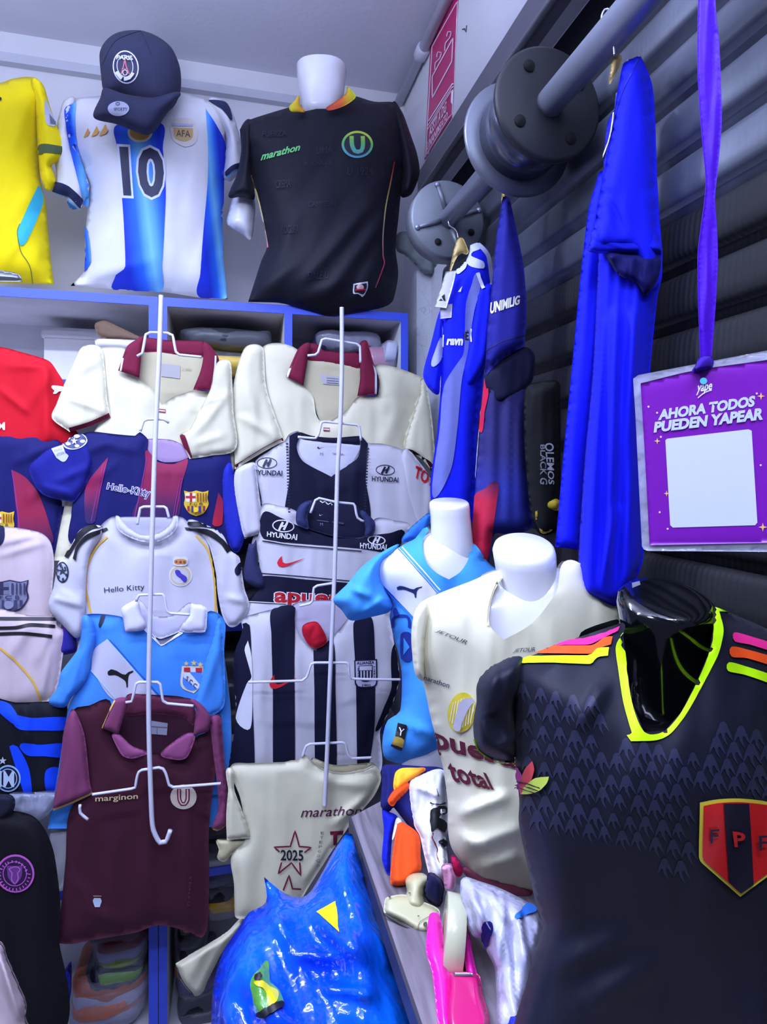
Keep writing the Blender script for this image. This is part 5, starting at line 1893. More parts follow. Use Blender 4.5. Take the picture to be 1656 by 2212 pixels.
# ---- blue and white shirt on wooden hanger, furthest back
D = onD(1.50)
rb = fab((14, 30, 235))
gy = fab((110, 118, 190))
h = Thing('coat_hanger', 'wooden hanger of the blue and white striped-shoulder shirt', 'hanger', 'wooden hangers on the shutter axle')
h.panel('shoulder_bar', [(330, 95), (352, 105), (385, 185), (370, 205), (345, 195), (318, 210), (295, 250), (272, 310), (262, 300), (275, 240), (292, 165), (310, 112)], D, 0.008, WOODH, key='G', wr=0, back=1)
h.add('hook', hook('G', [(258, -10), (262, 20), (290, 38), (310, 62), (320, 104)], D))
h.finish()
D = onD(1.48)
t = Thing('football_shirt', 'royal-blue football shirt with white shoulder stripes and paper tag on a wooden hanger', 'shirt', 'shirts hanging from the shutter axle')
t.panel('body', [(205, 560), (290, 312), (330, 290), (390, 205), (398, 145), (440, 130), (510, 180), (546, 390), (535, 700), (505, 860), (480, 1000), (440, 1300), (432, 1600), (422, 1820), (380, 1900), (150, 1760), (188, 1300), (210, 1000), (200, 800)], D, 0.03, rb, key='G', wr=0.006, wwid=22, wlen=300)
t.panel('sleeve', [(205, 555), (150, 750), (98, 970), (182, 1085), (205, 1000), (225, 800), (230, 640)], D, 0.02, rb, key='G', off=0.004)
t.panel('sleeve', [(440, 420), (540, 400), (530, 620), (500, 860), (402, 1032), (348, 945), (368, 830), (410, 600)], D, 0.025, rb, key='G', off=0.02)
P = Print(t.surf[:1], 'G')
P.poly([(445, 320), (400, 400), (365, 520), (355, 800), (340, 850), (232, 1030), (205, 1300), (160, 1720), (270, 1560), (312, 1300), (340, 1000), (380, 800), (420, 560), (455, 420)], gy)
t.print('side_panel', P)
P = Print(t.surf[1:2], 'G')
P.poly([(205, 725), (175, 800), (150, 905), (208, 865), (222, 740)], fab((190, 196, 240)))
t.print('sleeve_panel', P)
ww = fab((216, 220, 246))
P = Print(t.surf, 'G')
P.poly([(385, 150), (440, 132), (462, 165), (412, 188), (404, 215), (475, 250), (474, 292), (376, 262)], ww)
P.line([(440, 140), (500, 205), (518, 300), (530, 395)], 9, ww)
P.poly([(312, 295), (370, 252), (368, 292), (318, 330)], ww)
P.line([(440, 320), (455, 370), (478, 420)], 7, ww)
P.poly([(318, 440, 1), (345, 402, 1), (335, 440, 1)], ww)
t.print('shoulder_stripes', P)
P = Print(t.surf, 'G', lift=0.002)
P.text('ravn', [(252, 736), (346, 736), (344, 772), (248, 770)], WH, 0.05, 0.1)
t.print('lettering', P)
P = Print(t.surf, 'G', lift=0.002)
P.ring(372, 715, 20, 36, 5, BLK)
P.text('E', [(362, 690), (384, 690), (384, 742), (362, 742)], BLK, 0.02)
P.line([(400, 670), (404, 755)], 2.5, WH)
t.print('crest', P)
P = Print(t.surf, 'G')
P.line([(218, 610), (214, 850)], 2.4, WH)
P.line([(228, 710), (226, 785)], 2.4, WH)
t.print('piping', P)
i0 = t.panel('paper_tag', [(240, 310, 1), (306, 303, 1), (285, 400), (243, 540, 1), (168, 530, 1)], D, 0.001, ink((226, 226, 238)), key='G', off=0.04, wr=0)
P = Print(t.surf[-1:], 'G', lift=0.0006)
P.poly([(195, 494, 1), (210, 480, 1), (222, 494, 1)], BLK)
P.poly([(214, 468, 1), (232, 452, 1), (238, 494, 1), (226, 494, 1)], BLK)
t.print('tag_logo', P, i0)
t.panel('paper_tag', [(205, 520, 1), (282, 512, 1), (276, 600, 1), (204, 608, 1)], D, 0.001, ink((196, 190, 214)), key='G', off=0.03, wr=0)
t.finish()

# ---- navy shirt, seen edge-on
D = onD(1.22)
h = Thing('coat_hanger', 'wooden hanger tip of the navy shirt under the spring drum', 'hanger', 'wooden hangers on the shutter axle')
h.panel('shoulder_bar', [(722, 1200), (735, 1182), (750, 1195), (752, 1300), (716, 1300)], onD(1.235), 0.006, WOODH, key='C', wr=0, back=1)
h.add('hook', hook('C', [(760, 1000), (745, 1040), (738, 1100), (736, 1195)], onD(1.235)))
h.finish()
nvy = fab((28, 28, 130))
t = Thing('football_shirt', 'navy football shirt with red lower panel hanging sideways below the spring drum', 'shirt', 'shirts hanging from the shutter axle')
g0, g1 = onD(1.2)(*zz('G', [(500, 1000)])[0]), onD(1.2)(*zz('G', [(500, 2150)])[0])
t.panel('body', [(485, 900), (560, 960), (720, 850), (770, 900), (780, 1100), (765, 1300), (785, 1800), (775, 1930), (600, 1960), (545, 1960), (505, 2155), (410, 2125), (425, 1700), (440, 1450), (458, 1250)], D, 0.035, grad([(0, (24, 22, 90)), (0.4, (26, 24, 100)), (0.6, (30, 40, 150)), (1, (24, 24, 90))], g0, g1), key='G', wr=0.008, wwid=20, wlen=300)
t.panel('sleeve', [(600, -160), (640, -150), (692, 80), (732, 300), (748, 560), (736, 780, 1), (610, 850), (488, 965, 1), (500, 700), (525, 450), (552, 150), (578, -50)], D, 0.03, nvy, key='G', off=0.03, wr=0.003, wwid=30)
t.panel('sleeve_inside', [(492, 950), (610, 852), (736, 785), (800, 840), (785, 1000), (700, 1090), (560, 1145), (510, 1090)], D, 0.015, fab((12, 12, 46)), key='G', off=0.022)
P = Print(t.surf[:1], 'G')
P.poly([(488, 985), (505, 1020), (512, 1080), (490, 1180), (458, 1320), (470, 1150)], fab((200, 20, 70)))
t.print('side_panel', P)
P = Print(t.surf[:1], 'G')
P.poly([(425, 1720), (480, 1680), (560, 1630), (560, 1750), (530, 1960), (490, 2135), (410, 2112)], grad([(0, (60, 20, 80)), (0.25, (190, 20, 60)), (1, (200, 16, 60))], onD(1.2)(*zz('G', [(500, 1620)])[0]), onD(1.2)(*zz('G', [(500, 2130)])[0])))
t.print('side_panel', P)
P = Print(t.surf[:1], 'G')
P.poly([(455, 1140, 1), (462, 1200), (440, 1480), (430, 1610, 1), (418, 1480), (430, 1260)], fab((200, 204, 230)))
t.print('white_panel', P)
P = Print(t.surf[1:2], 'G')
P.line([(495, 808), (600, 745), (738, 712)], 1.5, ink((14, 14, 60)))
t.print('seam', P)
P = Print(t.surf[1:2], 'G', lift=0.002)
P.text('UNIMILIG', [(526, 510), (702, 462), (700, 515), (524, 575)], ink((224, 220, 200)), 0.04, 0.1)
t.print('lettering', P)
t.finish()

# ---- black sleeve with yellow cuff
t = Thing('football_shirt', 'black shirt sleeve with yellow cuff hanging against the shutter', 'shirt', 'shirts hanging from the shutter axle')
D = onD(1.14)
t.panel('sleeve', [(740, 1050), (850, 1000), (960, 1020), (960, 1760), (940, 1930), (830, 1960), (770, 1800), (735, 1400)], D, 0.03, fab((9, 9, 13)), key='G')
t.panel('cuff', [(808, 1790), (860, 1742), (950, 1745), (950, 1810), (880, 1815), (830, 1845), (806, 1870)], D, 0.01, fab((170, 150, 40)), key='G', off=0.022)
t.panel('cuff', [(828, 1895), (870, 1880), (912, 1925), (890, 1950), (840, 1955)], D, 0.008, fab((150, 132, 40)), key='G', off=0.015)
P = Print(t.surf[:1], 'G', lift=0.002)
P.text('OLEMOS', [(915, 1390), (918, 1650), (886, 1645), (860, 1390)], ink((170, 170, 176)), 0.02)
P.text('BLACK G', [(860, 1400), (876, 1650), (834, 1645), (836, 1400)], ink((120, 120, 126)), 0.02)
t.print('lettering', P)
t.finish()

# ---- long royal-blue shirt
D = onD(0.92)
h = Thing('coat_hanger', 'wooden hanger of the large royal-blue shirt near the top right', 'hanger', 'wooden hangers on the shutter axle')
h.panel('shoulder_bar', [(575, 395), (598, 382), (632, 400), (625, 440), (600, 500), (565, 560), (542, 595), (545, 520), (556, 440)], onD(0.90), 0.007, WOODH, key='D', wr=0, back=1)
h.add('hook', hook('D', [(545, 92), (530, 62), (508, 70), (490, 110), (492, 160), (515, 215), (550, 262), (574, 310), (578, 390)], onD(0.872), 0.0018))
h.finish()
ub = fab((10, 20, 224))
t = Thing('football_shirt', 'large royal-blue shirt hanging sideways from the axle on the right', 'shirt', 'shirts hanging from the shutter axle')
t.panel('back_panel', [(1284, 405), (1302, 370), (1325, 430), (1315, 600), (1290, 800), (1268, 1000), (1252, 1188, 1), (1199, 1181, 1), (1218, 970), (1238, 763), (1253, 600), (1270, 458)], D, 0.02, ub, res=7, wr=0.004, wwid=18, wlen=500, off=-0.02)
t.panel('body', [(1318, 250), (1400, 220), (1425, 480), (1430, 590), (1420, 640), (1404, 795), (1394, 1000), (1388, 1210), (1360, 1275), (1329, 1309), (1284, 1300), (1254, 1277), (1249, 1200), (1262, 1000), (1280, 800), (1290, 600), (1300, 400)], D, 0.04, ub, off=0.006, res=7, wr=0.011, wwid=30, wlen=420, wdir=94,
        folds=[(1330, 680, 1310, 1290, 13, .02), (1368, 680, 1350, 1260, 12, .016), (1300, 700, 1275, 1280, 9, .012), (1330, 1100, 1290, 1290, 10, .012)])
t.panel('sleeve', [(640, 450), (705, 412), (765, 402), (845, 600), (868, 900), (888, 1500), (918, 1790), (905, 1960), (860, 2040), (800, 2090), (760, 2010), (700, 1800), (540, 1788), (398, 1772, 1), (432, 1620), (470, 1380), (530, 1080), (590, 700)], D, 0.035, ub, key='D', off=0.035, wr=0.005, wwid=36, folds=[(1310, 400, 1345, 500, 10, -.012), (1290, 470, 1300, 520, 8, .01)])
t.panel('cuff', [(432, 1622), (640, 1640), (850, 1630), (905, 1720), (912, 1790), (850, 1790), (700, 1796), (540, 1792), (396, 1774), (410, 1700)], D, 0.02, fab((12, 24, 210)), key='D', off=0.045, wr=0.004, wwid=20, wdir=20)
t.panel('sleeve_opening', [(530, 1790), (690, 1800), (830, 1800), (905, 1830), (890, 1960), (830, 2060), (790, 2085), (740, 2010), (620, 1950), (560, 1880)], D, 0.012, fab((7, 8, 84)), key='D', off=0.055, wr=0.006, wwid=20, wlen=60)  # panel over the cuff mouth, the hollow's shade put into its dark blue
P = Print(t.surf, 'D')
P.line([(672, 432), (630, 455), (608, 520), (592, 660), (572, 850), (545, 990), (480, 1165)], 2.6, WH)
t.print('piping', P)
P = Print(t.surf, 'D')
P.line([(760, 405), (700, 520), (640, 640), (600, 760), (560, 950), (520, 1110)], 1.4, ink((4, 8, 90)))
t.print('seam', P)
t.finish()

# ------------------------------------------------------------------ payment card on a purple lanyard
PL = onP((1367, 812, 0.50), (1656, 757, 0.455), (1385, 1187, 0.50))
t = Thing('payment_card', 'purple laminated payment card hanging from a purple ribbon', 'card')
FR = [(1367, 818), (1378, 810), (1656, 757), (1775, 735, 1), (1775, 1196, 1), (1656, 1192), (1398, 1190), (1386, 1180), (1372, 900)]
t.panel('laminate', FR, PL, 0.0012, film((205, 205, 225), 0.42), wr=0, w=0.05, back=1)
i0 = t.panel('card', [(685, 700, 1), (1060, 612), (1524, 545), (1900, 480, 1), (1900, 1765, 1), (1524, 1760), (745, 1775, 1), (715, 1200)], PL, 0.0008, ink((122, 26, 166), 0.35), key='H', wr=0, off=0.002, w=0.05)
PC = Print(t.surf[-1:], 'H', lift=0.0004)
lav = ink((196, 206, 226))
PC.text('AHORA TODOS', [(808, 880), (1440, 786), (1440, 850), (808, 942)], lav, 0.05, 0.12)
PC.text('PUEDEN YAPEAR', [(778, 962), (1490, 868), (1488, 938), (778, 1024)], lav, 0.05, 0.12)
t.print('headline', PC, i0)
P = Print(t.surf[-1:], 'H', lift=0.0004)
P.text('yape', [(1060, 718), (1160, 702), (1158, 760), (1056, 778)], WH, 0.02, 0.2)
P.line([(1066, 798), (1110, 762), (1158, 745)], 2, WH)
P.disc(1103, 686, 24, 22, ink((80, 190, 200)))
t.print('logo', P, i0)
P = Print(t.surf[-1:], 'H', lift=0.0004)
P.poly([(850, 1078), (862, 1068), (1400, 1006), (1422, 1015), (1460, 1625), (1445, 1642), (900, 1658), (882, 1642)], ink((206, 212, 220)))
t.print('white_field', P, i0)
for k, (x, y, r) in enumerate(((1484, 786, 26), (796, 1084, 22), (858, 1432, 20), (1496, 1655, 30))):
    P = Print(t.surf[-1:], 'H', lift=0.0005)
    pts = []
    for j in range(8):
        a = math.radians(45 * j)
        q = r if j % 2 == 0 else r * 0.3
        pts.append((x + q * math.cos(a), y + q * math.sin(a), 1))
    P.poly(pts, ink((240, 190, 110)))
    t.print('sparkle', P, i0)
for (x, y) in ((738, 856), (795, 896), (820, 1056), (1482, 1244), (812, 1556), (865, 1666), (1456, 768)):
    P = Print(t.surf[-1:], 'H', lift=0.0005)
    P.disc(x, y, 7, 7, ink((235, 200, 225)), seg=10)
    t.print('sparkle', P, i0)
DL = onD(0.474)
pu = fab((72, 6, 190), 0.5)
t.panel('ribbon', [(1508, -2600, 1), (1548, -2600, 1), (1548, -300), (1545, 0), (1553, 92), (1558, 214), (1558, 275), (1550, 367), (1544, 428), (1548, 489), (1550, 560), (1546, 650), (1536, 780), (1534, 800), (1496, 804), (1512, 778), (1508, 650), (1507, 550), (1514, 489), (1524, 397), (1517, 306), (1510, 214), (1506, 120), (1508, 0), (1508, -300)], DL, 0.0015, pu, wr=0.004, wwid=14, wlen=200, res=6, label='twisted purple ribbon')
t.panel('knot', [(1512, 772), (1537, 770), (1537, 796), (1500, 804), (1502, 790)], DL, 0.006, fab((50, 4, 140)), wr=0.002, off=0.002)
t.finish()

# ================================================================== mannequins on the counter
GM = 'mannequin torsos on the counter'
# ---- light-blue shirt
Dm = 1.20
D = onD(Dm)
full = [(690, 300), (760, 300), (900, 330), (1020, 420), (1140, 565), (1290, 700), (1330, 1000), (1300, 1500), (1150, 1900), (1000, 2075), (800, 2078), (600, 2060), (390, 2012), (358, 1920), (370, 1800), (400, 1720), (490, 1650), (502, 1400), (480, 1250), (440, 1100), (412, 950), (430, 870), (335, 690), (340, 560), (480, 450), (600, 385)]
m = Thing('mannequin', 'white headless mannequin torso in the light-blue shirt', 'mannequin', GM)
m.panel('torso', [(600, 420), (760, 320), (900, 340), (1030, 440), (1240, 720), (1260, 1000), (1240, 1500), (1100, 2180), (560, 2180), (540, 1650), (540, 1400), (520, 1200), (470, 1000), (430, 720), (450, 540)], D, 0.055, MANW, key='M', w=0.9, wr=0, ray_=True, back=0.8)
m.add('neck', neck([(118, 716, 985, 14), (126, 706, 995, 13), (150, 703, 1000, 10), (220, 712, 1004, 4), (300, 715, 1012, 2), (420, 705, 1025), (560, 700, 1030), (700, 720, 1000)], Dm, 0.85, MANW, 'M', power=2.1))
m.finish()
lb = fab((70, 160, 245))
t = Thing('football_shirt', 'light-blue football shirt with white diagonal sash on a white mannequin', 'shirt', 'shirts on the counter mannequins')
t.panel('body', [(690, 300), (656, 400), (656, 480), (690, 570), (760, 640), (848, 686, 1), (930, 632), (990, 540), (1022, 420), (1140, 565), (1290, 700), (1330, 1000), (1300, 1500), (1150, 1900), (1000, 2075), (800, 2078), (600, 2060), (390, 2012), (358, 1920), (370, 1800), (400, 1720), (490, 1650), (502, 1400), (480, 1250), (440, 1100), (412, 950), (430, 870), (335, 690), (340, 560), (480, 450), (600, 385)], D, 0.075, lb, key='M', full=full, w=0.9, ray_=True, wr=0.006,
        folds=[(870, 1560, 940, 1590, 9, .012), (840, 1570, 870, 1640, 10, .01), (880, 1640, 930, 1600, 12, .008)])
t.panel('sleeve', [(480, 425), (330, 500), (200, 600), (100, 720), (-2, 832), (60, 912), (130, 988), (280, 962), (405, 928), (435, 870), (350, 690), (350, 570), (430, 490)], D, 0.05, lb, key='M', w=0.7, off=0.006, folds=[(760, 1270, 800, 1290, 9, .012), (780, 1330, 830, 1290, 9, .01)])
t.panel('back_yoke', [(500, 405), (560, 310), (690, 200), (712, 208), (702, 290), (640, 380), (580, 400)], D, 0.012, fab((44, 110, 200)), key='M', off=-0.05)
P = Print(t.surf[:1], 'M')
P.poly([(340, 570), (410, 495), (482, 455, 1), (620, 610), (772, 782, 1), (700, 832), (595, 965, 1), (450, 810), (332, 680)], fab((222, 222, 240)))
t.print('sash', P)
P = Print(t.surf[:1], 'M', lift=0.002)
P.line([(505, 450), (640, 600), (785, 765)], 2.6, WH)
P.line([(478, 462), (620, 620), (765, 785)], 2.0, ink((40, 100, 210)))
t.print('sash_edge', P)
P = Print(t.surf[:1], 'M', lift=0.002)
P.line([(330, 690), (440, 820), (585, 965)], 3.2, ink((60, 130, 230)))
t.print('sash_edge', P)
P = Print(t.surf[:1], 'M', lift=0.003)
puma(P, ink((26, 40, 90)), 468, 730, 188, 88, 'M')
t.print('logo', P, label='dark leaping cat')
P = Print(t.surf[:1], 'M', lift=0.003)
P.poly([(478, 1742, 1), (548, 1760, 1), (525, 1860, 1), (456, 1838, 1)], BLK)
P.poly([(456, 1838, 1), (525, 1860, 1), (510, 1920, 1), (436, 1890, 1)], ink((170, 140, 50)))
P.poly([(436, 1890, 1), (508, 1920, 1), (500, 1938, 1), (428, 1905, 1)], BLK)
P.line([(492, 1775), (505, 1805), (496, 1835)], 2.4, WH)
P.line([(530, 1780), (505, 1805)], 2.4, WH)
t.print('hem_label', P)
P = Print(t.surf[:1], 'M', lift=0.002)
db = fab((26, 52, 150))
P.line([(440, 1040), (440, 980), (470, 955), (540, 955), (560, 990), (560, 1040)], 6, db)
P.poly([(500, 1085), (575, 1085), (575, 1275), (502, 1265)], db)
P.poly([(522, 1110, 1), (565, 1180, 1), (520, 1240, 1)], lb)
P.poly([(450, 900), (470, 895), (485, 945), (450, 950)], db)
t.print('sponsor_print', P)
P = Print(t.surf[:1], 'M')
P.line([(345, 570), (320, 690), (330, 700)], 1.3, ink((40, 90, 190)))
t.print('seam', P)
t.finish()

# ---- cream shirt
Dm = 0.92
D = onD(Dm)
full = [(1085, 1232), (1140, 1225), (1225, 1210), (1300, 1260), (1340, 1350), (1330, 1600), (1300, 1900), (1230, 1945), (1145, 1926), (1040, 1900), (1001, 1867), (975, 1832), (967, 1790), (966, 1730), (957, 1661), (943, 1600), (930, 1550), (915, 1480), (900, 1440), (892, 1400), (890, 1345), (905, 1305), (945, 1283), (1010, 1258)]
m = Thing('mannequin', 'white headless mannequin torso in the cream shirt', 'mannequin', GM)
m.panel('torso', [(1090, 1250), (1150, 1235), (1225, 1230), (1290, 1280), (1320, 1360), (1310, 1600), (1280, 1905), (1040, 1895), (990, 1800), (985, 1700), (950, 1550), (920, 1450), (915, 1350), (960, 1300), (1020, 1275)], D, 0.05, MANW, w=0.9, wr=0, ray_=True, back=0.8)
m.add('neck', neck([(1178, 1075, 1190, 24), (1182, 1068, 1196, 24), (1192, 1064, 1199, 22), (1215, 1068, 1200, 14), (1250, 1074, 1200, 6), (1290, 1078, 1204), (1330, 1078, 1210), (1390, 1085, 1210)], Dm, 0.85, MANW, power=2.1))
m.finish()
t = Thing('football_shirt', 'cream football shirt with maroon sponsor lettering on a white mannequin', 'shirt', 'shirts on the counter mannequins')
t.panel('body', [(1085, 1232), (1068, 1275), (1058, 1310), (1058, 1352), (1088, 1382, 1), (1150, 1345), (1200, 1280), (1225, 1210), (1300, 1260), (1340, 1350), (1330, 1600), (1300, 1900), (1230, 1945), (1145, 1926), (1040, 1900), (1001, 1867), (975, 1832), (967, 1790), (966, 1730), (957, 1661), (943, 1600), (930, 1550), (915, 1480), (900, 1440), (892, 1400), (890, 1345), (905, 1305), (945, 1283), (1010, 1258)], D, 0.07, cr, full=full, w=0.9, ray_=True, wr=0.005,
        folds=[(990, 1760, 1090, 1720, 12, .016), (1000, 1830, 1120, 1790, 14, .014), (1020, 1880, 1110, 1850, 12, .012), (980, 1800, 1060, 1830, 10, .01)])
t.panel('sleeve', [(910, 1300), (893, 1330), (888, 1380), (893, 1440), (900, 1462), (915, 1470), (918, 1430), (922, 1380), (930, 1330), (925, 1305)], D, 0.03, cr, off=0.012, wr=0.003)
P = Print(t.surf[:1], 'P')
P.line([(1080, 1245), (1064, 1285), (1056, 1315), (1054, 1352)], 5, fab((206, 200, 160)))
t.print('neckband', P)
tx = ink((70, 66, 84))
P = Print(t.surf[:1], 'M', lift=0.002)
P.text('JETOUR', [(768, 1052), (985, 1135), (972, 1172), (745, 1072)], tx, 0.0, 0.2)
t.print('lettering', P)
P = Print(t.surf[:1], 'M', lift=0.002)
P.text('JETOUR', [(1330, 1195), (1480, 1180), (1480, 1225), (1316, 1225)], tx, 0.0, 0.2)
t.print('lettering', P)
P = Print(t.surf[:1], 'M', lift=0.002)
P.text('marathon', [(664, 1385), (858, 1445), (850, 1482), (652, 1412)], tx, 0.01)
t.print('lettering', P)
P = Print(t.surf[:1], 'M', lift=0.003)
P.disc(945, 1660, 100, 148, ink((225, 205, 60)), 8)
for k in range(9):
    x = 870 + k * 19
    P.line([(x + 18, 1545 + abs(k - 4) * 10), (x - 8, 1775 - abs(k - 4) * 12)], 1.8, ink((236, 232, 200)))
P.poly([(945, 1570), (1000, 1545), (1040, 1560), (985, 1660), (955, 1730), (940, 1790), (900, 1760), (915, 1690)], ink((190, 186, 200)))
t.print('badge', P, label='round yellow striped badge')
P = Print(t.surf[:1], 'M', lift=0.003)
mt_ = ink((92, 22, 44))
P.text('puesta', [(735, 1790), (1390, 2010), (1390, 2110), (760, 1965)], mt_, 0.03)
t.print('lettering', P)
P = Print(t.surf[:1], 'M', lift=0.003)
P.text('total', [(832, 2000), (1120, 2110), (1180, 2230), (880, 2160)], mt_, 0.03)
t.print('lettering', P)
t.panel('lining_hem', [(1000, 1872), (1060, 1892), (1140, 1918), (1150, 1945), (1080, 1935), (1020, 1905)], D, 0.008, fab((140, 70, 90)), off=0.0, wr=0.001)
t.finish()

# ---- black shirt
Dm = 0.62
D = onD(Dm)
full = [(1108, 1440), (1200, 1395), (1335, 1345), (1440, 1325), (1550, 1318), (1680, 1370), (1780, 1440), (1810, 1700), (1800, 2000), (1810, 2372), (1130, 2372), (1140, 2110), (1172, 2010), (1156, 1948), (1134, 1849), (1120, 1776), (1121, 1728), (1112, 1640), (1108, 1560), (1104, 1500)]
O = lambda *p: zz('O', list(p))
m = Thing('mannequin', 'glossy black headless mannequin torso in the black shirt', 'mannequin', GM)
m.panel('torso', [(1150, 1500), (1240, 1440), (1320, 1470), (1390, 1530), (1480, 1530), (1560, 1480), (1660, 1440), (1750, 1500), (1770, 1700), (1740, 1850), (1600, 1900), (1300, 1900), (1170, 1850), (1150, 1776), (1140, 1640), (1140, 1530)], D, 0.075, MANB, w=0.9, wr=0, ray_=True, back=0.8)
m.add('neck', neck([(1283, 1372, 1500, 20), (1287, 1352, 1522, 20), (1296, 1340, 1535, 18), (1312, 1337, 1538, 14), (1350, 1344, 1537, 6), (1420, 1348, 1534), (1500, 1352, 1532), (1600, 1352, 1530)], Dm, 0.85, MANB, power=2.1))
m.add('size_sticker', Mesh().add([onD(Dm - 0.05)(*p) for p in O((920, 98), (962, 88), (966, 108), (922, 126))], [(3, 2, 1, 0)], ink((190, 196, 210))))
m.finish()
bs = fab((22, 23, 37), 0.55)
lime = fab((190, 250, 0), 0.5)
inner = O((1360, 222), (1362, 350), (1342, 470), (1270, 640), (1190, 800), (1100, 905), (985, 912), (920, 750), (886, 520), (874, 395))
t = Thing('football_shirt', 'black football shirt with lime V-neck and neon shoulder stripes at the front', 'shirt', 'shirts on the counter mannequins')
body = [(1108, 1440), (1200, 1395), (1345, 1345)] + [p[:2] + (1,) for p in inner[::-1]] + [(1680, 1370), (1780, 1440), (1810, 1700), (1800, 2000), (1810, 2372), (1130, 2372), (1140, 2110), (1172, 2010), (1156, 1948), (1134, 1849), (1120, 1776), (1121, 1728), (1112, 1640), (1108, 1560), (1104, 1500)]
t.panel('body', body, D, 0.1, bs, full=full, w=0.85, ray_=True, wr=0.006, wlen=400, wwid=120, res=10,
        folds=[(1260, 1560, 1300, 1480, 18, .01), (1180, 1440, 1230, 1410, 14, .008), (1300, 1700, 1650, 1700, 150, .02), (1250, 2150, 1800, 2150, 170, -.022), (1200, 2090, 1330, 2030, 30, .008), (1250, 2180, 1420, 2080, 34, .008)])
t.panel('sleeve', O((310, 498), (150, 560), (78, 645), (72, 750), (55, 860), (62, 960), (92, 1020), (170, 1066), (278, 1082, 1), (290, 950), (280, 800), (320, 690), (335, 600)), D, 0.045, bs, w=0.8, off=0.0, ray_=True, folds=[(1060, 1540, 1090, 1600, 20, -.012)])
t.panel('sleeve', [(1740, 1420), (1810, 1450), (1870, 1520), (1885, 1620), (1880, 1690), (1800, 1720), (1770, 1640), (1740, 1520)], D, 0.045, bs, w=0.8, ray_=True)
P = Print(t.surf[1:2], 'O')
P.line([(60, 950), (90, 1016), (170, 1062), (276, 1078)], 2.8, lime)
t.print('cuff', P)
P = Print(t.surf[:1], 'O', lift=0.002)
P.poly([(872, 378), (832, 450), (842, 560), (872, 750), (920, 918), (893, 930, 1), (916, 962, 1), (1050, 956), (1130, 922), (1202, 832), (1282, 692), (1382, 500), (1415, 370), (1402, 300), (1362, 218), (1362, 350), (1342, 470), (1270, 640), (1190, 800), (1100, 905), (985, 912), (920, 750), (886, 520), (876, 400)], lime)
t.print('neckband', P, label='lime V-neck band')
sh = [('pink', (235, 40, 130), [(400, 442), (640, 408), (780, 368), (850, 335, 1), (842, 366, 1), (770, 402), (690, 440), (560, 444)]),
      ('orange', (245, 84, 20), [(318, 486, 1), (440, 450), (700, 445), (770, 402), (816, 396, 1), (806, 440, 1), (735, 464), (695, 490), (500, 490)]),
      ('lime', (190, 250, 0), [(303, 505, 1), (680, 500), (702, 490), (736, 460), (796, 455, 1), (790, 500, 1), (732, 510), (694, 545), (500, 540), (303, 542, 1)]),
      ('pink', (235, 40, 130), [(1472, 374), (1560, 395), (1700, 440), (1800, 490, 1), (1795, 530, 1), (1700, 485), (1560, 440), (1474, 420)]),
      ('orange', (245, 84, 20), [(1456, 450), (1540, 465), (1700, 512), (1850, 580, 1), (1845, 625, 1), (1700, 562), (1540, 512), (1456, 502)]),
      ('lime', (190, 250, 0), [(1442, 534), (1530, 555), (1700, 612), (1850, 690, 1), (1845, 735, 1), (1700, 662), (1530, 602), (1437, 580)])]
for nm, c, pts in sh:
    P = Print(t.surf[:1], 'O', lift=0.002)
    P.poly(pts, fab(c, 0.5))
    t.print('shoulder_stripe', P, label=nm + ' shoulder stripe')
P = Print(t.surf[:1], 'O', lift=0.002)
P.poly([(284, 1098, 1), (305, 1110), (328, 1150), (326, 1200), (318, 1250, 1), (300, 1240), (284, 1228)], ink((228, 60, 165)))
P.poly([(386, 1068, 1), (397, 1110), (385, 1160), (350, 1240), (322, 1252, 1), (322, 1180), (345, 1115)], ink((238, 80, 80)))
P.poly([(476, 1150, 1), (466, 1185), (420, 1232), (350, 1252), (326, 1252, 1), (350, 1205), (405, 1160)], ink((215, 235, 90)))
for k in range(3):
    P.line([(286, 1178 + k * 18), (360, 1190 + k * 18), (430, 1214 + k * 16)], 2.2, ink((30, 30, 46)))
t.print('logo', P, label='three-leaf neon logo')
P = Print(t.surf[:1], 'Q', lift=0.002)
out = [(1254, 360, 1), (1350, 342), (1480, 336), (1620, 350), (1740, 376, 1), (1738, 690), (1700, 758), (1492, 914, 1), (1300, 745), (1250, 682)]
P.poly(out, ink((235, 215, 60)))
P.poly([(1492 + (p[0] - 1492) * 0.915, 610 + (p[1] - 610) * 0.93) + tuple(p[2:]) for p in out], ink((232, 40, 40), 0.25))
P.poly([(1390, 362, 1), (1535, 362, 1), (1552, 600), (1566, 838, 1), (1492, 890, 1), (1418, 820, 1), (1405, 600)], ink((38, 36, 50), 0.25))
P.text('F', [(1310, 512), (1362, 508), (1352, 588), (1312, 590)], ink((46, 40, 60)), 0.01)
P.text('P', [(1440, 522), (1506, 530), (1500, 608), (1450, 606)], ink((232, 40, 40)), 0.03)
P.text('F', [(1585, 545), (1640, 545), (1635, 628), (1590, 630)], ink((46, 40, 60)), 0.01)
t.print('crest', P, label='red and black shield with gold edge reading F P F')
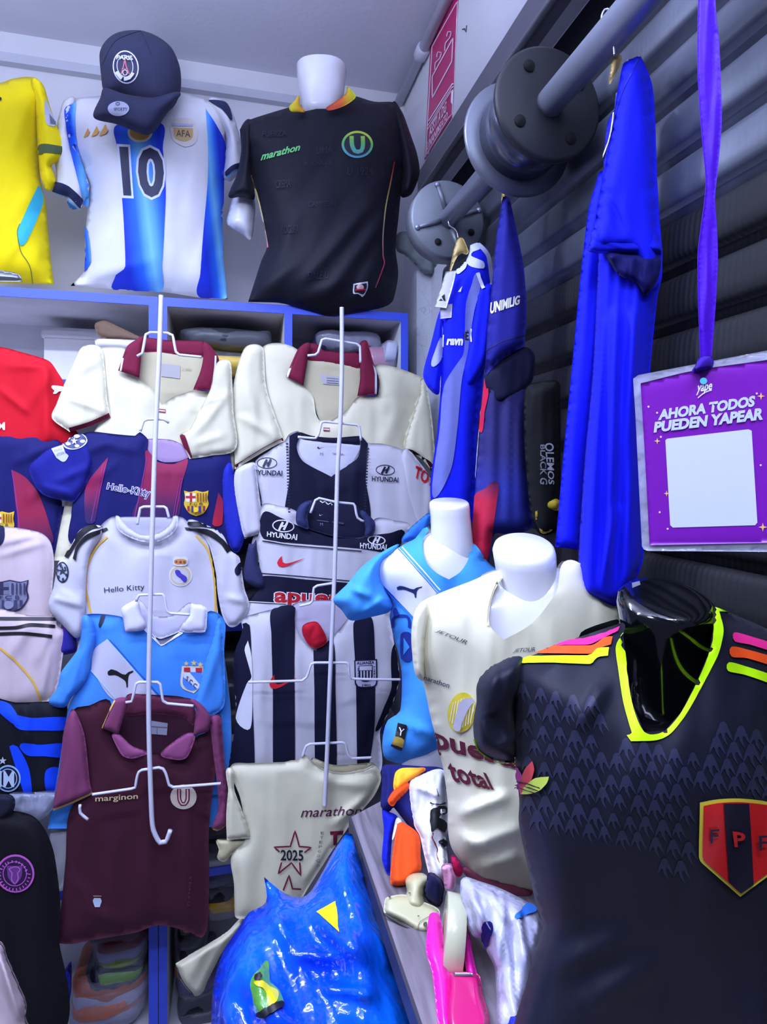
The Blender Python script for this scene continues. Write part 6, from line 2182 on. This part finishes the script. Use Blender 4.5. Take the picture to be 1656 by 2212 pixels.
# woven motif repeated over the upper chest
P = Print(t.surf[:1], 'P', lift=0.0006)
tone = fab((42, 44, 66), 0.5)
random.seed(3)
for r in range(10):
    for c in range(17):
        x = 1130 + c * 36 + (r % 2) * 18 + r * 2
        y = 1490 + r * 40 + c * 7
        lim = 1860 + (x - 1130) * 0.22
        if y > lim - 60 or y < 1470:
            continue
        # keep clear of the neck opening and its facing
        if y < 1610 and 1290 - (y - 1480) * -0.1 < x < 1580 - (y - 1480) * 0.5:
            continue
        if x > 1490 and y > 1710:
            continue
        x += random.uniform(-3, 3)
        y += random.uniform(-4, 4)
        k = random.uniform(0.85, 1.2)
        P.poly([(x + k * a, y + k * b) + c_ for a, b, c_ in ((-5, -12, ()), (4, -14, ()), (9, -5, ()), (13, 4, ()), (21, 25, (1,)), (11, 13, ()), (6, 6, ()), (4, 14, ()), (10, 33, (1,)), (-1, 17, ()), (-4, 7, ()), (-9, 13, ()), (-14, 21, (1,)), (-12, 6, ()), (-8, -3, ()))], tone)
        P.layer = 0
motif = t.print('woven_motif', P)
t.finish()
t.objs[motif]['kind'] = 'stuff'

# ================================================================== things on the counter
# ---- small blue and orange kit
D = onP((850, 1650, 1.06), (930, 1650, 1.06), (860, 1912, 0.95))
ny = fab((18, 22, 96))
t = Thing('football_kit', 'small blue, orange and yellow football kit hanging beside the counter', 'clothes')
t.panel('shorts', [(150, 660), (200, 680), (262, 716), (245, 800), (220, 900), (205, 1135), (178, 1112), (148, 1010), (162, 820)], D, 0.02, fab((14, 30, 190)), key='N')
t.panel('body', [(148, 360), (190, 338), (420, 350), (592, 372), (565, 480), (470, 700), (425, 845), (340, 780), (235, 650), (200, 680), (140, 640), (150, 470)], D, 0.03, ny, key='N', off=0.004)
t.panel('yoke', [(243, 405), (290, 365), (400, 362), (465, 372), (405, 430), (330, 475), (245, 535)], D, 0.016, grad([(0, (250, 215, 20)), (0.6, (250, 190, 30)), (1, (245, 110, 20))], onD(1.0)(850, 1660), onD(1.0)(880, 1705)), key='N', off=0.03)
t.panel('sleeve', [(188, 592), (240, 520), (330, 460), (348, 500), (322, 545), (262, 600), (232, 640), (205, 630)], D, 0.016, fab((238, 80, 18)), key='N', off=0.032, wr=0.006, wwid=14, wlen=60)
t.panel('panel', [(262, 760), (292, 752), (412, 842), (428, 1000), (432, 1092), (380, 1150), (310, 1212), (210, 1192), (228, 960)], D, 0.02, fab((240, 82, 20)), key='N', off=0.022, wr=0.006)
t.panel('panel', [(258, 722), (292, 752), (262, 765), (228, 880), (235, 800)], D, 0.008, fab((220, 220, 240)), key='N', off=0.024)
t.finish()

# ---- white shirt with black print
D = onP((880, 1664, 1.03), (960, 1664, 1.03), (940, 1911, 0.935))
t = Thing('t_shirt', 'bunched white T-shirt with black print between the mannequins', 'shirt')
t.panel('body', [(338, 480), (368, 432), (470, 392), (592, 380), (615, 500), (612, 900), (625, 1060), (598, 1205), (540, 1190), (495, 1160), (455, 1000), (420, 850), (372, 770), (345, 600)], D, 0.035, fab((232, 230, 234)), key='N', wr=0.014, wwid=18, wlen=120, folds=[(900, 1700, 950, 1720, 6, .014), (940, 1690, 935, 1800, 8, .012), (920, 1830, 950, 1900, 8, .012)])
P = Print(t.surf, 'N', lift=0.003)
P.line([(505, 615), (545, 628), (600, 615)], 2.6, BLK)
P.poly([(502, 690), (540, 650), (600, 640), (606, 690), (560, 720), (606, 760), (590, 830), (545, 790), (510, 825)], BLK)
P.poly([(570, 668), (590, 664), (592, 684), (572, 690)], WH)
P.line([(515, 830), (520, 900), (548, 980), (565, 1050)], 2.6, ink((120, 40, 30)))
P.poly([(566, 880), (602, 890), (600, 925), (568, 915)], BLK)
P.line([(588, 430), (590, 520)], 2, BLK)
P.line([(540, 535), (545, 560)], 2, BLK)
t.print('black_print', P)
t.finish()

t = Thing('folded_cloth', 'dark navy folded cloth behind the beige dispenser', 'cloth')
t.panel('cloth', [(452, 1252), (470, 1180), (495, 1120), (592, 1190), (590, 1300), (560, 1372), (480, 1322)], onD(0.90), 0.02, fab((22, 22, 66)), key='N')
t.finish()

# ---- beige plastic tape gun body
BG = plain((200, 196, 150), 0.4, coat=0.2, name='beige_plastic')
t = Thing('tape_gun', 'beige plastic hand tape gun lying on the counter', 'tape gun')
D = onP((860, 1886, 0.93), (940, 1886, 0.93), (900, 2014, 0.855))
t.panel('handle', [(318, 1180), (340, 1138), (375, 1122), (440, 1122), (470, 1140), (488, 1185), (462, 1230), (450, 1290), (470, 1350), (470, 1400), (330, 1380), (300, 1310), (318, 1280), (330, 1250)], D, 0.026, BG, key='N', w=0.55, wr=0, back=1)
t.panel('body', [(165, 1350), (182, 1298), (310, 1278), (450, 1330), (560, 1388), (555, 1480), (480, 1552), (400, 1545), (300, 1480), (170, 1415)], D, 0.014, BG, key='N', w=0.3, wr=0, back=2, off=0.006)
t.panel('base_edge', [(160, 1405), (300, 1490), (400, 1545), (480, 1548), (482, 1562), (400, 1558), (296, 1505), (162, 1425)], D, 0.01, plain((44, 42, 40), 0.5), key='N', wr=0, off=0.012)
P = Print(t.surf[:2], 'N')
P.line([(415, 1545), (420, 1480), (545, 1410)], 1.4, ink((120, 116, 84)))
P.disc(208, 1306, 7, 5, ink((60, 58, 44)))
P.disc(356, 1275, 7, 5, ink((90, 86, 64)))
P.disc(412, 1440, 7, 5, ink((90, 86, 64)))
P.poly([(450, 1490), (472, 1485), (470, 1510), (450, 1512)], ink((70, 66, 50)))
t.print('screws', P)
t.finish()

# ---- pink tape dispenser
PK = plain((240, 30, 170), 0.22, coat=0.6, name='pink_plastic')
PK2 = plain((214, 26, 116), 0.25, coat=0.6, name='deep_pink_plastic')
t = Thing('tape_dispenser', 'bright pink desktop tape dispenser holding a roll of clear tape', 'tape dispenser')
DP = onP((930, 1970, 0.83), (1045, 1970, 0.83), (960, 2240, 0.69))
t.panel('side_wall', [(478, 1500), (492, 1422), (520, 1405), (560, 1412), (582, 1500), (605, 1700), (628, 1830), (645, 1900), (650, 2260), (560, 2260), (512, 1850), (468, 1690)], DP, 0.012, PK, key='N', w=0.25, wr=0, back=1.5)
t.panel('side_wall', [(690, 1400), (738, 1392), (782, 1560), (802, 1700), (835, 1860), (800, 1875), (758, 1830), (735, 1650), (710, 1500)], DP, 0.012, PK, key='N', w=0.25, wr=0, back=1.5)
t.panel('front_block', [(630, 1850), (660, 1832), (820, 1840), (860, 1885), (876, 2000), (900, 2260), (640, 2260), (625, 1950)], DP, 0.02, PK2, key='N', w=0.2, wr=0, back=2)
t.panel('cutter', [(662, 1838, 1), (806, 1842, 1), (808, 1862, 1), (668, 1860, 1)], DP, 0.002, plain((190, 190, 205), 0.2, 0.9), key='N', wr=0, off=0.021)
c = onD(0.80)(*zz('N', [(664, 1570)])[0])
TAPE = plain((206, 206, 170), 0.25, coat=0.5, name='tape')
rolld = (RGT * 0.97 - FWD * 0.10 + UP * -0.12).normalized()
i0 = t.add('tape_roll', Mesh().lathe([(0.022, -0.0125), (0.046, -0.0125), (0.0468, -0.012), (0.0468, 0.012), (0.046, 0.0125), (0.022, 0.0125)], c, rolld, TAPE, 40, False, False))
t.add('core', Mesh().lathe([(0.0225, -0.013), (0.0225, 0.013)], c, rolld, plain((150, 130, 100), 0.6), 24, True, True))
t.finish()

t = Thing('ribbon_bundle', 'pink and white ribbon bundle hanging above the tape roll', 'ribbon')
t.panel('ribbon', [(580, 1075), (645, 1058), (665, 1110), (682, 1160), (676, 1225), (640, 1275), (600, 1225), (592, 1150)], onD(0.90), 0.014, grad([(0, (240, 170, 200)), (0.6, (238, 150, 190)), (0.75, (225, 225, 235)), (1, (225, 225, 235))], onD(0.9)(965, 1868), onD(0.9)(980, 1930)), key='N', wr=0.006, wwid=10)
t.panel('tassel', [(648, 1000), (690, 1020), (735, 1100), (702, 1152), (662, 1095)], onD(0.91), 0.01, fab((190, 14, 80)), key='N')
t.finish()

# ---- white plastic bag
def bagmat(c, c2, rough=0.16, name='plastic_bag', trans=0.15):
    m, nt, b = _mat(name)
    tc = nt.nodes.new('ShaderNodeTexCoord')
    n = nt.nodes.new('ShaderNodeTexNoise')
    n.inputs['Scale'].default_value = 4
    n.inputs['Detail'].default_value = 4
    r = nt.nodes.new('ShaderNodeValToRGB')
    r.color_ramp.elements[0].position = 0.35
    r.color_ramp.elements[1].position = 0.68
    r.color_ramp.elements[0].color = lin(c)
    r.color_ramp.elements[1].color = lin(c2)
    nt.links.new(tc.outputs['Object'], n.inputs['Vector'])
    nt.links.new(n.outputs['Fac'], r.inputs[0])
    nt.links.new(r.outputs[0], b.inputs['Base Color'])
    b.inputs['Roughness'].default_value = rough
    b.inputs['Specular IOR Level'].default_value = 0.7
    b.inputs['Transmission Weight'].default_value = trans
    _bump(nt, b, 9, 0.8, 0.03, (1, 1, 0.6), 3)
    _bump(nt, b, 28, 0.6, 0.008, (1, 1, 0.7), 3)
    return m


t = Thing('plastic_bag', 'crumpled translucent white plastic bag beside the pink dispenser', 'bag')
D = onP((1000, 1900, 0.82), (1180, 1960, 0.80), (1100, 2240, 0.69))
t.panel('bag', [(718, 1175), (760, 1150), (850, 1180), (1000, 1230), (1200, 1330), (1285, 1405), (1342, 1540), (1320, 1680), (1280, 1780), (1250, 1950), (1225, 2110), (1220, 2290), (1000, 2290), (975, 2000), (962, 1810), (905, 1690), (880, 1610), (800, 1570), (745, 1400), (715, 1285)], D, 0.045, bagmat((205, 205, 238), (232, 232, 250), 0.2, 'white_bag', 0.1), key='N', w=0.5, wr=0.014, wwid=22, wlen=110, wdir=80, folds=[(1010, 1930, 1060, 2010, 7, .018), (1060, 1930, 1090, 1990, 7, .016), (1080, 2000, 1075, 2150, 9, .014), (1030, 1990, 1050, 2040, 7, .014)])
P = Print(t.surf, 'N')
P.poly([(1110, 1450), (1150, 1390), (1205, 1345), (1262, 1392), (1200, 1425)], fab((50, 130, 240)))
t.print('contents_showing', P)
P = Print(t.surf, 'N')
P.poly([(1040, 2280), (1060, 2200), (1105, 2150), (1190, 2165), (1190, 2280)], fab((50, 60, 200)))
t.print('contents_showing', P)
P = Print(t.surf, 'N')
P.poly([(875, 1480), (940, 1490), (930, 1600), (890, 1680), (868, 1640)], fab((26, 20, 130)))
t.print('contents_showing', P)
t.finish()

# ---- large blue bag
t = Thing('plastic_bag', 'large shiny blue plastic bag with yellow clothes showing, left of the counter', 'bag')
D = onP((600, 1800, 1.05), (760, 1800, 1.05), (700, 2350, 0.80))
BB = bagmat((2, 50, 214), (14, 120, 236), 0.14, 'blue_bag', 0.0)
t.panel('bag', [(580, 812, 1), (635, 860), (700, 908), (800, 935), (860, 895), (930, 780), (1000, 650), (1075, 545), (1108, 560), (1180, 790), (1290, 1050), (1400, 1350), (1500, 1650), (1540, 1900), (1440, 2060), (900, 2100), (340, 2060), (262, 1900), (265, 1750), (275, 1480), (330, 1270), (430, 1115), (490, 1025), (592, 960)], D, 0.10, BB, key='L', w=0.55, ray_=True, wr=0.028, wlen=170, wwid=60, wdir=70, res=12,
        folds=[(590, 1970, 620, 2040, 12, .02), (700, 2000, 760, 2060, 12, .02), (740, 1990, 790, 2080, 10, .02), (640, 2060, 740, 2070, 14, .018), (820, 2000, 840, 2080, 10, .018), (690, 2130, 800, 2150, 14, .02), (560, 2080, 560, 2200, 12, .016), (760, 1850, 790, 1950, 14, .02)])
P = Print(t.surf, 'L', lift=0.002)
P.poly([(895, 1022, 1), (1008, 958, 1), (1020, 1060), (1026, 1148, 1)], plain((238, 214, 10), 0.3, coat=0.6))
t.print('contents_showing', P)
P = Print(t.surf, 'L', lift=0.002)
P.poly([(500, 1440), (545, 1370), (600, 1318), (612, 1440), (665, 1490), (695, 1580), (640, 1602), (580, 1645), (530, 1600), (515, 1520)], plain((90, 160, 60), 0.3, coat=0.6))
P.poly([(525, 1440), (560, 1430), (610, 1470), (660, 1500), (650, 1560), (610, 1580), (585, 1500)], plain((225, 214, 20), 0.3, coat=0.6))
P.poly([(530, 1400), (552, 1390), (560, 1420), (535, 1430)], BLK)
P.poly([(600, 1590), (680, 1560), (695, 1590), (580, 1645), (540, 1625)], BLK)
t.print('contents_showing', P)
t.finish()

# ================================================================== packed garments on the shelves
def pack(label, u0, u1, v0, v1, Yf, depth, col, group, film_a=0.10, nz=0.011, cat='packed shirt', name='packed_shirt'):
    """folded garment in a clear sleeve: a soft flattened block with its front face at Yf"""
    a, b = onY(Yf)(u0, v0), onY(Yf)(u1, v1)
    jit = random.uniform(-0.012, 0.012)
    cx, cz = (a.x + b.x) / 2 + jit * 0.3, (a.z + b.z) / 2
    Yf = Yf + abs(jit)
    hx, hz, hy = abs(b.x - a.x) / 2, abs(a.z - b.z) / 2, depth / 2
    cy = Yf + hy

    def block(k, e=0.42, nzk=1.0):
        R = []
        n, mm = 28, 10
        sg = lambda x, p: math.copysign(abs(x) ** p, x)
        SEED[0] += 1
        for i in range(mm + 1):
            ph = -math.pi / 2 + math.pi * i / mm
            ring = []
            for j in range(n):
                th = 2 * math.pi * j / n
                p = Vector((hx * k * sg(math.cos(ph), e) * sg(math.cos(th), e), hy * k * sg(math.cos(ph), e) * sg(math.sin(th), e), hz * k * sg(math.sin(ph), 0.7)))
                q = noise.noise_vector(p * 14 + Vector((SEED[0] * 3.7, 0, 0)))
                ring.append(Vector((cx, cy, cz)) + p + q * nz * nzk * (1 if 0 < i < mm else 0.2))
            R.append(ring)
        return R
    t = Thing(name, label, cat, group)
    t.add('garment', Mesh().rings(block(0.93), fab(col, 0.32)))
    t.add('clear_sleeve', Mesh().rings(block(0.99, 0.36, 1.4), film((225, 228, 250), film_a)), label='clear plastic sleeve')
    t.finish()
    return t


GA = 'packed shirts in the bottom left compartment'
rows = [('dark blue packed shirt on top of the bottom left stack', 168, 316, 2016, 2044, (38, 38, 66)),
        ('dark red packed shirt second in the bottom left stack', 192, 316, 2042, 2064, (96, 16, 28)),
        ('lilac-grey packed shirt third in the bottom left stack', 196, 316, 2062, 2084, (150, 148, 186)),
        ('lime packed shirt above a black one in the bottom left stack', 198, 312, 2083, 2103, (130, 160, 44)),
        ('black packed shirt between two lime ones in the bottom left stack', 188, 316, 2101, 2117, (16, 18, 26)),
        ('lime packed shirt under a black one in the bottom left stack', 196, 306, 2115, 2136, (120, 170, 50)),
        ('near-black packed shirt under the lower lime one', 160, 316, 2134, 2151, (26, 22, 40)),
        ('orange-brown packed shirt under the near-black one', 132, 316, 2149, 2171, (176, 84, 26)),
        ('pale grey packed shirt between two orange ones', 134, 316, 2169, 2186, (160, 158, 184)),
        ('dark orange packed shirt under the pale grey one', 134, 316, 2184, 2203, (190, 92, 22)),
        ('grey packed shirt at the bottom of the left stack', 130, 316, 2201, 2232, (150, 148, 168))]
for r in rows:
    pack(r[0], r[1], r[2], r[3], r[4], 1.90, 0.26, r[5], GA)
t = Thing('packed_shirt', 'blue packed shirt standing on edge beside the bottom left stack', 'packed shirt', GA)
t.panel('garment', [(133, 2110), (145, 2096), (152, 2110), (150, 2165), (134, 2168)], onY(1.90), 0.02, fab((22, 50, 200), 0.4), wr=0.006, back=3)
t.finish()
GB = 'packed shirts in the bottom middle compartment'
rows = [('gold packed shirt in the bottom middle compartment', 384, 428, 2000, 2032, (196, 136, 16)),
        ('black packed shirt under the gold one', 376, 440, 2032, 2058, (16, 16, 22)),
        ('dark green packed shirt beside the post', 376, 445, 2058, 2098, (24, 30, 32)),
        ('brown-gold packed shirt behind the cream sleeve', 372, 440, 2098, 2130, (130, 84, 30)),
        ('purple packed shirt behind the cream sleeve', 372, 470, 2130, 2166, (58, 42, 96)),
        ('black packed shirt at the bottom beside the blue bag', 376, 480, 2166, 2205, (18, 18, 28)),
        ('charcoal packed shirt lowest beside the blue bag', 376, 485, 2203, 2236, (50, 48, 62))]
for r in rows:
    pack(r[0], r[1], r[2], r[3], r[4], 1.90, 0.24, r[5], GB)
GC = 'packed shirts behind the cream star shirt'
rows = [('dark slate packed shirt between the maroon and cream shirts', 440, 512, 1876, 1902, (44, 50, 72)),
        ('blue-grey packed shirt under the dark slate one', 438, 514, 1902, 1926, (70, 76, 100)),
        ('black packed shirt under the blue-grey one', 440, 514, 1926, 1962, (18, 20, 28)),
        ('yellow packed shirt under the black one beside the cream shirt', 446, 520, 1962, 1992, (190, 150, 20))]
for r in rows:
    pack(r[0], r[1], r[2], r[3], r[4], 1.90, 0.24, r[5], GC)
GD = 'packed garments in the top compartments'
pack('yellow packed shirt in the top middle compartment', 372, 606, 752, 806, 1.92, 0.24, (226, 190, 20), GD)
pack('dark olive packed shirt in the top middle compartment', 384, 600, 694, 754, 1.92, 0.24, (52, 58, 62), GD, nz=0.012)
pack('clear-bagged navy shirt in the top right compartment', 680, 832, 704, 762, 1.93, 0.22, (70, 74, 112), GD, 0.4, 0.014)
pack('black and yellow packed shirt under the navy one', 700, 800, 760, 812, 1.94, 0.22, (60, 58, 40), GD)
pack('pink packed shirt in the top right compartment', 790, 862, 738, 800, 1.90, 0.2, (190, 40, 100), GD, 0.35, 0.01)
pack('white and black packed shoes bag at the right of the top compartment', 836, 864, 730, 784, 1.885, 0.1, (190, 200, 220), GD, 0.35, 0.006, 'packed shoes', 'packed_shoes')

GE = 'dark packed shirts behind the hanging shirts'
ORD = ['highest', 'second', 'third', 'fourth', 'fifth', 'sixth', 'seventh', 'lowest']
for k, (v0, v1, c) in enumerate(((1150, 1215, (20, 20, 40)), (1215, 1280, (16, 16, 22)), (1280, 1336, (28, 26, 54)), (1420, 1480, (14, 14, 20)), (1480, 1540, (22, 20, 44)), (1540, 1596, (12, 12, 18)), (1690, 1750, (18, 18, 34)), (1750, 1810, (14, 14, 20)))):
    pack('dark packed shirt, ' + ORD[k] + (' of' if k in (0, 7) else ' from the top of') + ' those in the gap between the hanging columns', 376, 602, v0, v1, 1.90, 0.24, c, GE)


t = Thing('cardboard_box', 'open brown cardboard box with raised flap in the top left compartment', 'box')
CB = plain((120, 96, 78), 0.8, name='cardboard')
t.panel('flap', [(650, 390), (705, 358), (760, 372), (975, 478), (940, 500), (700, 480)], onY(1.93), 0.012, CB, key='E', wr=0.001, w=0.2)
t.panel('side', [(690, 470, 1), (960, 478, 1), (980, 735, 1), (690, 730, 1)], onY(1.95), 0.01, CB, key='E', wr=0, w=0.1, back=12)
t.finish()
t = Thing('white_box', 'flat white box in front of the cardboard box', 'box')
t.panel('lid', [(650, 492, 1), (690, 482), (955, 492, 1), (960, 560, 1), (660, 545, 1)], onY(1.90), 0.01, plain((214, 212, 226), 0.5), key='E', wr=0, w=0.1)
t.panel('carton', [(662, 540, 1), (960, 552, 1), (960, 730, 1), (662, 725, 1)], onY(1.905), 0.008, plain((200, 198, 216), 0.5), key='E', wr=0, w=0.1, back=10)
t.finish()
t = Thing('white_carton', 'white carton at the back of the top left compartment', 'box')
a, b = onY(2.08)(95, 715), onY(2.08)(215, 728)
t.add('carton', Mesh().box((a.x, 2.08, 2.0), (b.x, 2.225, a.z - 0.02), INW), smooth=False)
t.add('lid', Mesh().box((a.x - 0.006, 2.074, a.z - 0.02), (b.x + 0.006, 2.23, a.z + 0.012), INW), smooth=False)
t.finish()
for o in bpy.data.objects:
    if o.name.split('.')[0] in ('tonal_pattern', 'dashed_trim', 'neck_print', 'screws'):
        o['kind'] = 'stuff'
